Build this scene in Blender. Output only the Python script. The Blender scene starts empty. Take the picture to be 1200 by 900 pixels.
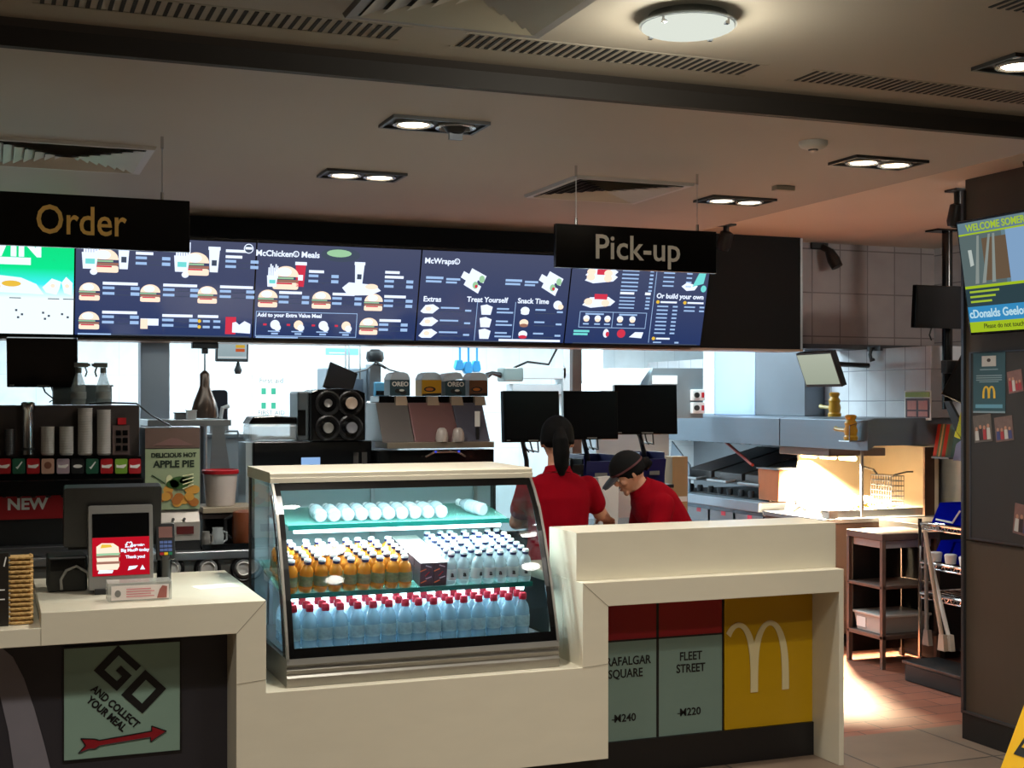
import bpy, bmesh, math, random
from mathutils import Vector, Matrix, Euler
rnd = random.Random(7)
S = bpy.context.scene
COL = S.collection
R = math.radians
# ------------------------------------------------------------------ camera
A = R(21.3); F = 1560.0; HZ = 470.0; CZ = 1.6
EYE = Vector((0, 0, CZ))
cd = bpy.data.cameras.new('camera'); cam = bpy.data.objects.new('camera', cd); COL.objects.link(cam)
cam.location = EYE; cam.rotation_euler = (R(90), 0, -A)
cd.sensor_width = 36; cd.lens = F / 1200 * 36; cd.shift_y = 20 / 1200; cd.clip_start = .05; cd.clip_end = 100
S.camera = cam
S.view_settings.view_transform = 'Standard'
S.view_settings.look = 'None'
S.view_settings.exposure = 0.0
S.view_settings.gamma = 1.0
S.view_settings.use_curve_mapping = False
S.cycles.max_bounces = 8
S.cycles.transparent_max_bounces = 28
S.cycles.sample_clamp_indirect = 4.0
w = bpy.data.worlds.new('world'); S.world = w; w.use_nodes = True
w.node_tree.nodes['Background'].inputs[0].default_value = (.9, .85, .8, 1)
w.node_tree.nodes['Background'].inputs[1].default_value = .01

def light(name, kind, loc, power, color, size=.1, sy=None, rot=(0, 0, 0), spot=None, blend=.6):
    l = bpy.data.lights.new(name, kind); l.energy = power; l.color = color
    if kind == 'AREA':
        l.size = size; l.spread = R(spot or 180)
        if sy: l.shape = 'RECTANGLE'; l.size_y = sy
    else:
        l.shadow_soft_size = size
    if kind == 'SPOT':
        l.spot_size = R(spot or 100); l.spot_blend = blend
    o = bpy.data.objects.new(name, l); o.location = loc; o.rotation_euler = rot; COL.objects.link(o)
    return o
# kitchen strip lights, out of sight above the menu fascia, and the servery fill
COOL = (.74, .93, 1.0); WARM = (1.0, .95, .86); HOT = (1.0, .77, .48)
for i, (x, y) in enumerate(((.6, 9.2), (2.4, 9.2), (4.0, 9.0))):
    light('kitchen_ceiling_light', 'AREA', (x, y, 2.56), 82, COOL, 1.3, .5)
light('kitchen_ceiling_light', 'AREA', (4.3, 8.3, 2.58), 42, COOL, .8, .5)
light('servery_fill_light', 'AREA', (2.6, 7.62, 1.99), 14, COOL, 2.4, .08, (R(48), 0, 0))  # unseen, added to brighten the machine fronts behind the fascia
light('servery_fill_light', 'AREA', (1.0, 7.05, 1.93), 2.2, COOL, 1.6, .08)
# the customer side: warm ceiling downlights of the dining room
for (x, y, p) in ((.1, 3.3, 75), (2.0, 2.4, 56), (3.3, 2.5, 92), (-1.4, 3.2, 95), (1.0, .4, 50)):
    light('dining_downlight', 'SPOT', (x, y, 2.62), p, WARM, .06, spot=130, blend=.8)

light('side_aisle_fill', 'POINT', (5.55, 4.85, 2.5), 34, WARM, .1)   # unseen fill added behind the partition for aisle ceiling and bulkhead
# ------------------------------------------------------------------ pixel rays (photo frame 1200x900)
def ray(px, py):
    u = (px - 600) / F
    return Vector((math.sin(A) + math.cos(A) * u, math.cos(A) - math.sin(A) * u, (HZ - py) / F))
def PY(px, py, Y): d = ray(px, py); return EYE + d * (Y / d.y)
def PZ(px, py, z): d = ray(px, py); return EYE + d * ((z - CZ) / d.z)
def PX(px, py, X): d = ray(px, py); return EYE + d * (X / d.x)
def XY(px, Y): return PY(px, HZ, Y).x
def ZY(px, py, Y): return PY(px, py, Y).z

# ------------------------------------------------------------------ materials
def lin(c):
    r = []
    for v in c[:3]:
        v = v / 255.0
        r.append(v / 12.92 if v <= .04045 else ((v + .055) / 1.055) ** 2.4)
    return tuple(r) + (1.0,)
MATS = {}
def mat(name, c, rough=.5, metal=0.0, var=.08, scale=9.0, bump=0.0, emit=0.0, alpha=1.0, spec=.5, trans=0.0, stretch=None):
    if name in MATS: return MATS[name]
    m = bpy.data.materials.new(name); m.use_nodes = True; nt = m.node_tree; N = nt.nodes; L = nt.links
    b = N['Principled BSDF']; lc = lin(c)
    b.inputs['Base Color'].default_value = lc; b.inputs['Roughness'].default_value = rough
    b.inputs['Metallic'].default_value = metal; b.inputs['Specular IOR Level'].default_value = spec
    b.inputs['Alpha'].default_value = alpha
    if trans: b.inputs['Transmission Weight'].default_value = trans
    if emit:
        b.inputs['Emission Color'].default_value = lc; b.inputs['Emission Strength'].default_value = emit
        b.inputs['Base Color'].default_value = (lc[0] * .25, lc[1] * .25, lc[2] * .25, 1)
        b.inputs['Roughness'].default_value = .35
    if var or bump:
        tc = N.new('ShaderNodeTexCoord'); mp = N.new('ShaderNodeMapping'); nz = N.new('ShaderNodeTexNoise')
        nz.inputs['Scale'].default_value = scale; nz.inputs['Detail'].default_value = 4
        if stretch: mp.inputs['Scale'].default_value = stretch
        L.new(tc.outputs['Object'], mp.inputs['Vector']); L.new(mp.outputs['Vector'], nz.inputs['Vector'])
        if var and not emit:
            mx = N.new('ShaderNodeMix'); mx.data_type = 'RGBA'
            mx.inputs[6].default_value = tuple(max(0, v * (1 - var)) for v in lc[:3]) + (1,)
            mx.inputs[7].default_value = tuple(min(1, v * (1 + var)) for v in lc[:3]) + (1,)
            L.new(nz.outputs['Fac'], mx.inputs[0]); L.new(mx.outputs[2], b.inputs['Base Color'])
        if bump:
            bp = N.new('ShaderNodeBump'); bp.inputs['Strength'].default_value = bump; bp.inputs['Distance'].default_value = .004
            L.new(nz.outputs['Fac'], bp.inputs['Height']); L.new(bp.outputs['Normal'], b.inputs['Normal'])
    MATS[name] = m
    return m
def tile(name, c1, c2, mortar, tw, th, axes='XZ', gap=.004, rough=.3, offset=0.0, bump=.3):
    m = bpy.data.materials.new(name); m.use_nodes = True; nt = m.node_tree; N = nt.nodes; L = nt.links
    b = N['Principled BSDF']; b.inputs['Roughness'].default_value = rough
    tc = N.new('ShaderNodeTexCoord'); sp = N.new('ShaderNodeSeparateXYZ'); cb = N.new('ShaderNodeCombineXYZ')
    L.new(tc.outputs['Object'], sp.inputs[0])
    L.new(sp.outputs[axes[0]], cb.inputs[0]); L.new(sp.outputs[axes[1]], cb.inputs[1])
    br = N.new('ShaderNodeTexBrick'); br.offset = offset; br.squash = 1
    br.inputs['Scale'].default_value = 1; br.inputs['Brick Width'].default_value = tw; br.inputs['Row Height'].default_value = th
    br.inputs['Mortar Size'].default_value = gap; br.inputs['Mortar Smooth'].default_value = .3
    br.inputs['Color1'].default_value = lin(c1); br.inputs['Color2'].default_value = lin(c2); br.inputs['Mortar'].default_value = lin(mortar)
    L.new(cb.outputs[0], br.inputs['Vector'])
    nz = N.new('ShaderNodeTexNoise'); nz.inputs['Scale'].default_value = 5; nz.inputs['Detail'].default_value = 5
    L.new(tc.outputs['Object'], nz.inputs['Vector'])
    mx = N.new('ShaderNodeMix'); mx.data_type = 'RGBA'; mx.blend_type = 'MULTIPLY'; mx.inputs[0].default_value = .35
    L.new(br.outputs['Color'], mx.inputs[6]); L.new(nz.outputs['Fac'], mx.inputs[7])
    mp = N.new('ShaderNodeMapRange'); mp.inputs['From Min'].default_value = .3; mp.inputs['From Max'].default_value = .7
    mp.inputs['To Min'].default_value = .6; mp.inputs['To Max'].default_value = 1.1
    L.new(nz.outputs['Fac'], mp.inputs['Value']); L.new(mp.outputs[0], mx.inputs[7])
    L.new(mx.outputs[2], b.inputs['Base Color'])
    bp = N.new('ShaderNodeBump'); bp.inputs['Strength'].default_value = bump; bp.inputs['Distance'].default_value = .003; bp.invert = True
    L.new(br.outputs['Fac'], bp.inputs['Height']); L.new(bp.outputs['Normal'], b.inputs['Normal'])
    MATS[name] = m
    return m
def glass(name, tint=(235, 245, 245), refl=1.0):
    m = bpy.data.materials.new(name); m.use_nodes = True; nt = m.node_tree; N = nt.nodes; L = nt.links
    N.remove(N['Principled BSDF'])
    t = N.new('ShaderNodeBsdfTransparent'); t.inputs[0].default_value = lin(tint)
    g = N.new('ShaderNodeBsdfGlossy'); g.inputs['Roughness'].default_value = .02
    fr = N.new('ShaderNodeFresnel'); fr.inputs['IOR'].default_value = 1.35
    ml = N.new('ShaderNodeMath'); ml.operation = 'MULTIPLY'; ml.inputs[1].default_value = refl
    mx = N.new('ShaderNodeMixShader')
    L.new(fr.outputs[0], ml.inputs[0]); L.new(ml.outputs[0], mx.inputs[0]); L.new(t.outputs[0], mx.inputs[1]); L.new(g.outputs[0], mx.inputs[2])
    L.new(mx.outputs[0], N['Material Output'].inputs[0])
    MATS[name] = m
    return m
def glow(name, c, s):
    m = bpy.data.materials.new(name); m.use_nodes = True; nt = m.node_tree; N = nt.nodes
    N.remove(N['Principled BSDF']); e = N.new('ShaderNodeEmission')
    e.inputs[0].default_value = lin(c); e.inputs[1].default_value = s
    nt.links.new(e.outputs[0], N['Material Output'].inputs[0]); MATS[name] = m
    return m

# ------------------------------------------------------------------ mesh builder
def text_mesh(s, size, align='CENTER', bold=0.0, ext=.0006):
    c = bpy.data.curves.new('t', 'FONT'); c.body = s; c.size = size; c.align_x = align; c.align_y = 'CENTER'
    c.extrude = ext; c.offset = bold; c.resolution_u = 3
    o = bpy.data.objects.new('t', c); COL.objects.link(o)
    dg = bpy.context.evaluated_depsgraph_get(); dg.update()
    me = bpy.data.meshes.new_from_object(o.evaluated_get(dg))
    v = [x.co.copy() for x in me.vertices]; f = [list(p.vertices) for p in me.polygons]
    bpy.data.objects.remove(o); bpy.data.curves.remove(c); bpy.data.meshes.remove(me)
    return v, f
FRONT = Matrix.Rotation(R(90), 4, 'X')          # a flat figure drawn in XY stands up and faces -Y
class MB:
    def __init__(s): s.v = []; s.f = []; s.m = []; s.s = []
    def add(s, v, f, mi=0, smooth=False, M=None):
        n = len(s.v)
        s.v += [(M @ Vector(p)) if M else Vector(p) for p in v]
        for q in f:
            s.f.append([n + i for i in q]); s.m.append(mi); s.s.append(smooth)
        return s
    def box(s, x0, x1, y0, y1, z0, z1, mi=0, M=None):
        v = [(x, y, z) for z in (z0, z1) for y in (y0, y1) for x in (x0, x1)]
        return s.add(v, [(0, 2, 3, 1), (4, 5, 7, 6), (0, 1, 5, 4), (2, 6, 7, 3), (0, 4, 6, 2), (1, 3, 7, 5)], mi, False, M)
    def cbox(s, c, d, mi=0, rot=(0, 0, 0), M=None):
        T = Matrix.Translation(c) @ Euler(rot).to_matrix().to_4x4()
        return s.box(-d[0] / 2, d[0] / 2, -d[1] / 2, d[1] / 2, -d[2] / 2, d[2] / 2, mi, (M @ T) if M else T)
    def prism(s, pts, off, mi=0, M=None, smooth=False):
        n = len(pts); off = Vector(off); pts = [Vector(p) for p in pts]
        v = pts + [p + off for p in pts]
        f = [list(range(n)), list(range(2 * n - 1, n - 1, -1))] + [[i, n + i, n + (i + 1) % n, (i + 1) % n][::-1] for i in range(n)]
        return s.add(v, f, mi, smooth, M)
    def plate(s, pts2, th=.002, mi=0, M=None):
        """flat outline in XZ with its front at y=0 going back th"""
        return s.prism([(p[0], 0, p[1]) for p in pts2], (0, th, 0), mi, M)
    def loft(s, rings, mi=0, smooth=True, cap=True, M=None, closed=True):
        n = len(rings[0]); v = [p for r in rings for p in r]; f = []
        for i in range(len(rings) - 1):
            for j in range(n if closed else n - 1):
                k = (j + 1) % n
                f.append((i * n + j, i * n + k, (i + 1) * n + k, (i + 1) * n + j))
        s.add(v, f, mi, smooth, M)
        if cap:
            s.add(rings[0], [list(range(n - 1, -1, -1))], mi, False, M); s.add(rings[-1], [list(range(n))], mi, False, M)
        return s
    def lathe(s, prof, c=(0, 0, 0), n=16, mi=0, M=None, cap=True, smooth=True):
        c = Vector(c)
        rings = [[c + Vector((r * math.cos(2 * math.pi * j / n), r * math.sin(2 * math.pi * j / n), z)) for j in range(n)] for r, z in prof]
        return s.loft(rings, mi, smooth, cap, M)
    def tube(s, pts, r, n=8, mi=0, M=None):
        pts = [Vector(p) for p in pts]; rs = r if isinstance(r, (list, tuple)) else [r] * len(pts)
        rings = []; up = None
        for i, p in enumerate(pts):
            t = (pts[min(i + 1, len(pts) - 1)] - pts[max(i - 1, 0)]).normalized()
            if up is None:
                up = t.orthogonal().normalized()
            up = (up - t * up.dot(t)).normalized(); b = t.cross(up)
            rings.append([p + (up * math.cos(2 * math.pi * j / n) + b * math.sin(2 * math.pi * j / n)) * rs[i] for j in range(n)])
        return s.loft(rings, mi, True, True, M)
    def ball(s, c, r, nu=16, nv=10, mi=0, M=None, z0=-1.0, z1=1.0):
        if not isinstance(r, (list, tuple)): r = (r, r, r)
        rings = []
        for i in range(nv + 1):
            ph = math.asin(z0) + (math.asin(z1) - math.asin(z0)) * i / nv; k = max(math.cos(ph), .02)
            rings.append([(c[0] + r[0] * k * math.cos(2 * math.pi * j / nu), c[1] + r[1] * k * math.sin(2 * math.pi * j / nu), c[2] + r[2] * math.sin(ph)) for j in range(nu)])
        return s.loft(rings, mi, True, True, M)
    def text(s, t, size, mi=0, M=None, align='CENTER', bold=0.0, ext=.0006, sx=1.0):
        v, f = text_mesh(t, size, align, bold, ext)
        T = (M if M else Matrix()) @ FRONT @ Matrix.Diagonal((sx, 1, 1, 1))
        return s.add(v, f, mi, False, T)
    def build(s, name, mats, parent=None, bevel=0.0, local=False, sharp=40, kind=None, label=None, seg=2):
        me = bpy.data.meshes.new(name)
        v = s.v
        if parent is not None and not local:
            inv = wmat(parent).inverted(); v = [inv @ p for p in v]
        me.from_pydata([tuple(p) for p in v], [], s.f)
        for m in (mats if isinstance(mats, (list, tuple)) else [mats]): me.materials.append(m)
        me.polygons.foreach_set('material_index', s.m); me.polygons.foreach_set('use_smooth', s.s)
        bm = bmesh.new(); bm.from_mesh(me); bmesh.ops.recalc_face_normals(bm, faces=bm.faces); bm.to_mesh(me); bm.free()
        me.update()
        if any(s.s): me.set_sharp_from_angle(angle=R(sharp))
        o = bpy.data.objects.new(name, me); COL.objects.link(o)
        if parent is not None: o.parent = parent
        if bevel:
            b = o.modifiers.new('bevel', 'BEVEL'); b.width = bevel; b.segments = seg; b.limit_method = 'ANGLE'; b.angle_limit = R(40)
        if kind: o['kind'] = kind
        if label: o['label'] = label
        return o
def wmat(o):
    M = Matrix.LocRotScale(o.location, o.rotation_euler, o.scale)
    return (wmat(o.parent) @ M) if o.parent else M
def thing(name, label, cat, loc=(0, 0, 0), rot=(0, 0, 0), group=None):
    o = bpy.data.objects.new(name, None); COL.objects.link(o); o.empty_display_size = .05
    o.location = loc; o.rotation_euler = rot if isinstance(rot, (tuple, list)) else (0, 0, rot)
    o['label'] = label; o['category'] = cat
    if group: o['group'] = group
    return o
def tag(o, label, cat, group=None):
    o['label'] = label; o['category'] = cat
    if group: o['group'] = group
    return o
def copy_tree(o, parent=None):
    c = o.copy(); COL.objects.link(c)
    if parent is not None: c.parent = parent
    for ch in list(o.children): copy_tree(ch, c)
    return c
def dup(o, loc, rot=None, label=None, group=None):
    c = copy_tree(o); c.location = loc
    if rot is not None: c.rotation_euler = rot
    if label: c['label'] = label
    if group: c['group'] = group
    return c
def struct(mb, name, m, bevel=0.0, parent=None): return mb.build(name, m, parent, bevel, kind=None if parent else 'structure')
def pxbox(mb, a, b, Y, depth, mi=0, cx=None):
    """box whose front face (plane Y) spans the pixel rectangle a..b"""
    x0, x1 = XY(a[0], Y), XY(b[0], Y); c = cx if cx is not None else (a[0] + b[0]) / 2
    z0, z1 = ZY(c, b[1], Y), ZY(c, a[1], Y)
    mb.box(x0, x1, Y, Y + depth, z0, z1, mi)
    return x0, x1, z0, z1
def rrect(x0, x1, z0, z1, r, n=5):
    p = []
    for cx, cz, a0 in ((x1 - r, z1 - r, 0), (x0 + r, z1 - r, 90), (x0 + r, z0 + r, 180), (x1 - r, z0 + r, 270)):
        for i in range(n + 1):
            a = R(a0 + 90 * i / n); p.append((cx + r * math.cos(a), cz + r * math.sin(a)))
    return p
def ell(cx, cz, rx, rz, n=20, a0=0, a1=360):
    k = n if a1 - a0 >= 360 else n + 1
    return [(cx + rx * math.cos(R(a0 + (a1 - a0) * i / n)), cz + rz * math.sin(R(a0 + (a1 - a0) * i / n))) for i in range(k)]

# ------------------------------------------------------------------ the palette
CREAM = mat('cream_quartz', (222, 214, 192), .28, var=.05, scale=5, stretch=(1, 1, 3))
BLACK = mat('black_gloss', (9, 9, 10), .18, var=.05)
BLKM = mat('black_matt', (14, 14, 15), .55, var=.1)
BLKP = mat('black_plastic', (24, 24, 25), .4, var=.1)
CHAR = mat('charcoal_panel', (34, 33, 37), .45, var=.1, scale=4)
STEEL = mat('brushed_steel', (170, 174, 178), .32, metal=.9, var=.06, scale=14, stretch=(.2, 1, 6))
STEELD = mat('dark_steel', (96, 98, 102), .35, metal=.85, var=.08, scale=14, stretch=(.2, 1, 6))
CHROME = mat('chrome', (205, 207, 210), .12, metal=1.0, var=.02)
WHITE = mat('white_plastic', (232, 232, 228), .4, var=.03)
GREYP = mat('grey_plastic', (120, 118, 114), .45, var=.05)
GREYD = mat('dark_grey_plastic', (62, 60, 58), .5, var=.08)
RED = mat('red_plastic', (170, 18, 28), .4, var=.06)
BLUE = mat('blue_plastic', (5, 14, 130), .7, var=.1, spec=0.0)
NAVY = mat('navy_plastic', (22, 36, 96), .35, var=.06)
CYAN = mat('cyan_plastic', (30, 150, 215), .35, var=.06)
YEL = mat('yellow_plastic', (235, 190, 20), .4, var=.06)
GREEN = mat('green_plastic', (20, 110, 80), .4, var=.06)
PAPER = mat('white_paper', (238, 236, 230), .7, var=.03)
CLEAR = mat('clear_plastic', (215, 225, 228), .2, alpha=.42, var=0)
GLASS = glass('cooler_glass')
BROWNM = mat('brown_metal', (70, 56, 50), .4, metal=.3, var=.12)
# ------------------------------------------------------------------ the setting
CEILM = mat('ceiling_paint', (168, 158, 146), .62, var=.03, scale=2)
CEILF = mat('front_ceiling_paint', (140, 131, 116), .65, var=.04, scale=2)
BANDM = mat('bulkhead_band_shade', (42, 36, 30), .7, var=.05, scale=3)  # dark tone paints in the unlit look of the step
FLOORM = tile('grey_floor_tile', (116, 98, 82), (108, 91, 76), (44, 38, 34), .6, .6, 'XY', .006, .5)
TERRA = tile('terracotta_floor_tile', (146, 88, 66), (130, 78, 58), (60, 38, 30), .30, .15, 'XY', .004, .5, offset=.5)
TILEB = tile('kitchen_tile_back', (226, 236, 240), (220, 232, 238), (206, 218, 224), .3, .3, 'XZ', .003, .18)
TILES = tile('kitchen_tile_side', (214, 218, 224), (208, 213, 220), (150, 156, 166), .2, .2, 'YZ', .004, .2)
TILEU = tile('bulkhead_tile', (176, 168, 168), (170, 163, 164), (128, 120, 122), .22, .29, 'XZ', .005, .25)
WALLM = mat('dining_wall_paint', (120, 112, 102), .7, var=.05, scale=3)
PANELW = mat('brown_wall_panel', (74, 62, 50), .5, var=.06, scale=30, stretch=(1, 1, .2))
BOARDM = mat('dark_notice_board', (44, 42, 40), .6, var=.08, scale=12)

XL, XR = -3.4, 6.9
struct(MB().box(XL, XR, -3, 5.33, -.1, 0), 'floor', FLOORM)
struct(MB().box(XL, XR, 5.33, 10.7, -.1, 0), 'floor_kitchen', TERRA)
ZC, ZF, ZR, YB, XC = 2.6, 2.672, 2.65, 4.0, 3.87
struct(MB().box(XL, XC, YB, 10.7, ZC, ZC + .12), 'ceiling', CEILM)
struct(MB().box(XC, XR, YB, 10.7, ZR, ZR + .07), 'ceiling_right', mat('right_ceiling_bounce_tint', (212, 198, 180), .62, var=.03, scale=2))  # lighter than the main ceiling: warm bounce light put into the colour
struct(MB().box(XL, XR, -3, YB, ZF, ZF + .12), 'ceiling_front', CEILF)
# the dark step between the two ceiling levels, with its rounded top
bd = [(YB - .012, ZC - .004), (YB - .012, ZF - .02), (YB - .03, ZF), (YB + .02, ZF), (YB + .02, ZC - .004)]
struct(MB().prism([(XL, y, z) for y, z in bd], (XR - XL, 0, 0)), 'trim_1', BANDM)
struct(MB().box(XL - .1, XL, -3, 10.7, 0, ZF), 'wall_left', WALLM)
struct(MB().box(XL, XR, -3.1, -3, 0, ZF), 'wall_front', WALLM)
struct(MB().box(XL, XR, 10.6, 10.7, 0, ZC), 'wall_back', TILEB)
struct(MB().box(6.05, 6.15, 5.6, 10.6, 0, ZR), 'wall_right', TILES)
# partition that ends at the opening on the right
pw = MB().box(4.30, 4.42, -3, 5.105, .12, .94).box(4.30, 4.42, -3, 5.105, .944, ZF)
struct(pw, 'wall_partition', PANELW)
tr = MB().box(4.285, 4.425, 5.10, 5.118, .12, ZC)
struct(tr, 'trim_2', STEELD)
struct(MB().box(4.285, 4.435, -3, 5.112, 0, .125), 'baseboard_right', mat('baseboard_black', (22, 21, 20), .5), bevel=.004)
struct(MB().box(4.281, 4.30, -3, 5.112, .125, .135), 'trim_3', STEELD)
struct(MB().box(XR, XR + .1, -3, 10.7, 0, ZF), 'wall_far_right', WALLM)

# black menu fascia that hangs from the ceiling
YF = 7.30
zfb = ZY(600, 404, YF)
xfr = XY(938, YF)
fm = MB().box(XL, xfr, YF, YF + .22, zfb, ZC - .002)
fm.box(XC, xfr, YF + .001, YF + .22, ZC - .002, ZR)
struct(fm, 'wall_fascia', mat('fascia_black', (7, 6, 6), .6, var=.05, spec=.2))
struct(MB().box(xfr, xfr + .03, YF + .02, YF + .2, zfb, ZR), 'trim_4', STEEL)
struct(MB().box(XL, xfr + .02, YF - .004, YF + .224, zfb - .012, zfb), 'trim_5', mat('fascia_edge_metal', (150, 128, 110), .4, metal=.4))
# tiled bulkhead over the kitchen opening
zb = ZY(1000, 404, 7.5)
struct(MB().box(xfr + .03, XR, 7.5, 7.7, zb, ZR), 'wall_bulkhead', TILEU)
struct(MB().box(xfr + .03, 6.05, 7.47, 7.72, zb - .03, zb), 'trim_6', STEELD)
# steel clad post and post behind the servery
struct(MB().box(XY(165, 7.6), XY(199, 7.6), 7.6, 7.75, 0, ZC), 'pillar_clad', mat('post_steel', (176, 186, 198), .35, metal=.5, var=.06, scale=3), bevel=.006)
struct(MB().box(XY(671, 8.2), XY(682, 8.2), 8.2, 8.26, 0, ZC), 'pillar_slim', BROWNM, bevel=.004)

# ------------------------------------------------------------------ ceiling fittings
SLOT = mat('slot_void', (16, 15, 13), .9, var=0)
GRF = mat('grille_rim', (132, 124, 108), .65, var=.03)
def slot_grille(x0, n, label):
    t = thing('slot_grille', label, 'ceiling grille', (x0, 3.72, ZF), group='slot grilles in the front ceiling')
    a = MB(); pitch = .0292
    for k in range(n): a.box(x0 + k * pitch, x0 + k * pitch + .011, 3.665, 3.80, ZF - .0025, ZF + .004)
    a.build('slot_cut', SLOT, t)
    b = MB()
    b.box(x0 - .02, x0 + n * pitch + .01, 3.652, 3.663, ZF - .0015, ZF + .002).box(x0 - .02, x0 + n * pitch + .01, 3.802, 3.813, ZF - .0015, ZF + .002)
    b.build('grille_rim', GRF, t)
xa = PZ(462, 47, ZF).x - 34 * .0292
slot_grille(xa, 34, 'long slotted grille in the ceiling above the yellow lettered sign')
slot_grille(PZ(533, 55, ZF).x, 34, 'slotted ceiling grille in the middle, between square diffuser and round lamp')
slot_grille(PZ(922, 97, ZF).x, 36, 'slotted ceiling grille to the right of the round lamp')
t = thing('slot_grille', 'short piece of slotted grille at the top right corner of the ceiling', 'ceiling grille', (PZ(1158, 6, ZF).x, 3.0, ZF), group='slot grilles in the front ceiling')
a = MB(); q = PZ(1158, 8, ZF)
for k in range(14): a.box(q.x + k * .0292, q.x + k * .0292 + .011, q.y - .14, q.y, ZF - .0025, ZF + .004)
a.build('slot_cut', SLOT, t)

def diffuser(name, label, x0, x1, y0, y1, z, vane_m, frame_m, dark, group=None, nv=7):
    t = thing(name, label, 'air vent', ((x0 + x1) / 2, (y0 + y1) / 2, z), group=group)
    fw = .035; f = MB()
    def ring(a, b, za, zb_):   # picture-frame ring between inset a and inset b
        o = [(x0 + a, y0 + a), (x1 - a, y0 + a), (x1 - a, y1 - a), (x0 + a, y1 - a)]
        i = [(x0 + b, y0 + b), (x1 - b, y0 + b), (x1 - b, y1 - b), (x0 + b, y1 - b)]
        v = [(x, y, za) for x, y in o] + [(x, y, zb_) for x, y in i]
        return v, [(k, (k + 1) % 4, 4 + (k + 1) % 4, 4 + k) for k in range(4)]
    f.add(*ring(0, .006, z, z - .014)); f.add(*ring(.006, fw, z - .014, z - .012)); f.add(*ring(fw, fw, z - .012, z + .02))
    f.build('vent_frame', frame_m, t)
    MB().box(x0 + fw, x1 - fw, y0 + fw, y1 - fw, z - .001, z + .002).build('vent_cavity', dark, t)
    s_ = min(x1 - x0, y1 - y0) / 2 - fw; v = MB()
    for k in range(nv):
        a_ = fw + s_ * k / nv; b_ = fw + s_ * (k + .95) / nv
        v.add(*ring(a_ + .003, b_ + .005, z - .017, z - .003))
    v.build('vane', vane_m, t)
    return t
VANE = mat('vent_vane', (176, 168, 152), .45, var=.03); VFR = mat('vent_frame_paint', (186, 180, 172), .4, var=.03)
VDK = mat('vent_cavity_dark', (30, 28, 26), .9, var=0)
diffuser('air_vent', 'square four way air vent above the yellow lettered order sign', -.04, .60, 5.38, 6.0, ZC, VANE, VFR, VDK, 'square ceiling air vents')
diffuser('air_vent', 'square four way air vent above the white lettered collection sign', 2.40, 3.0, 5.38, 6.0, ZC, VANE, VFR, VDK, 'square ceiling air vents')
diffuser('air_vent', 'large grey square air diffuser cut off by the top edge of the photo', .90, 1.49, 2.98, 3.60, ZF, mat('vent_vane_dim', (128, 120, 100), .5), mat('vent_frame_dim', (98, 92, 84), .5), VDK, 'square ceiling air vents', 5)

LAMPG = glow('downlight_glow', (255, 240, 214), 9.0)
def twin(x0, y0, label, z=ZC, lit=(1, 1), power=50, cw=.36, cd_=.2):
    t = thing('twin_downlight', label, 'downlight', (x0 + cw / 2, y0 + cd_ / 2, z), group='recessed twin downlights')
    fr = MB()
    for (a, b, c, d) in ((0, cw, 0, .012), (0, cw, cd_ - .012, cd_), (0, .012, .012, cd_ - .012), (cw - .012, cw, .012, cd_ - .012)):
        fr.box(x0 + a, x0 + b, y0 + c, y0 + d, z - .012, z + .004)
    fr.build('lamp_frame', mat('downlight_frame', (60, 58, 55), .4, metal=.5), t)
    MB().box(x0 + .012, x0 + cw - .012, y0 + .012, y0 + cd_ - .012, z - .002, z + .003).build('lamp_recess', mat('downlight_recess', (12, 12, 12), .5), t)
    for k in (0, 1):
        c = (x0 + cw * (.28 + .44 * k), y0 + cd_ / 2 - .005, z)
        MB().lathe([(.072, -.003), (.074, -.014), (.062, -.016), (.056, -.006)], c, 20, cap=False).build('reflector_ring', mat('reflector_metal', (215, 212, 204), .2, metal=.7), t)
        if lit[k]:
            MB().lathe([(.056, -.0055), (.052, -.012), (.03, -.0155), (.002, -.0165)], c, 20).build('bulb', LAMPG, t)
            light('downlight', 'SPOT', (c[0], c[1], z - .03), power, WARM, .05, spot=120, blend=.7)
        else:
            MB().lathe([(.05, -.004), (.03, -.03), (.012, -.034)], c, 14).build('bulb', BLKP, t)
            MB().cbox((c[0], c[1], z - .03), (.05, .016, .05)).build('lamp_bracket', STEELD, t)
p = PZ(468, 134, ZC); twin(p.x - .02, p.y, 'twin downlight nearest the front, one lamp dropped out of its socket', lit=(1, 0), power=115)
p = PZ(386, 197, ZC); twin(p.x - .01, p.y, 'lit twin downlight nearest the hanging order sign')
p = PZ(1004, 181, ZC); twin(p.x - .0, p.y, 'lit twin downlight to the right, beside the smoke detector', power=46)
p = PZ(836, 228, ZC); twin(p.x - .0, p.y, 'lit twin downlight beside the collection sign, by the small ceiling box', power=20)
p = PZ(1196, 62, ZF); twin(p.x - .02, p.y, 'twin downlight cut by the right edge of the photo', ZF, (1, 1), 30)

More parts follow.
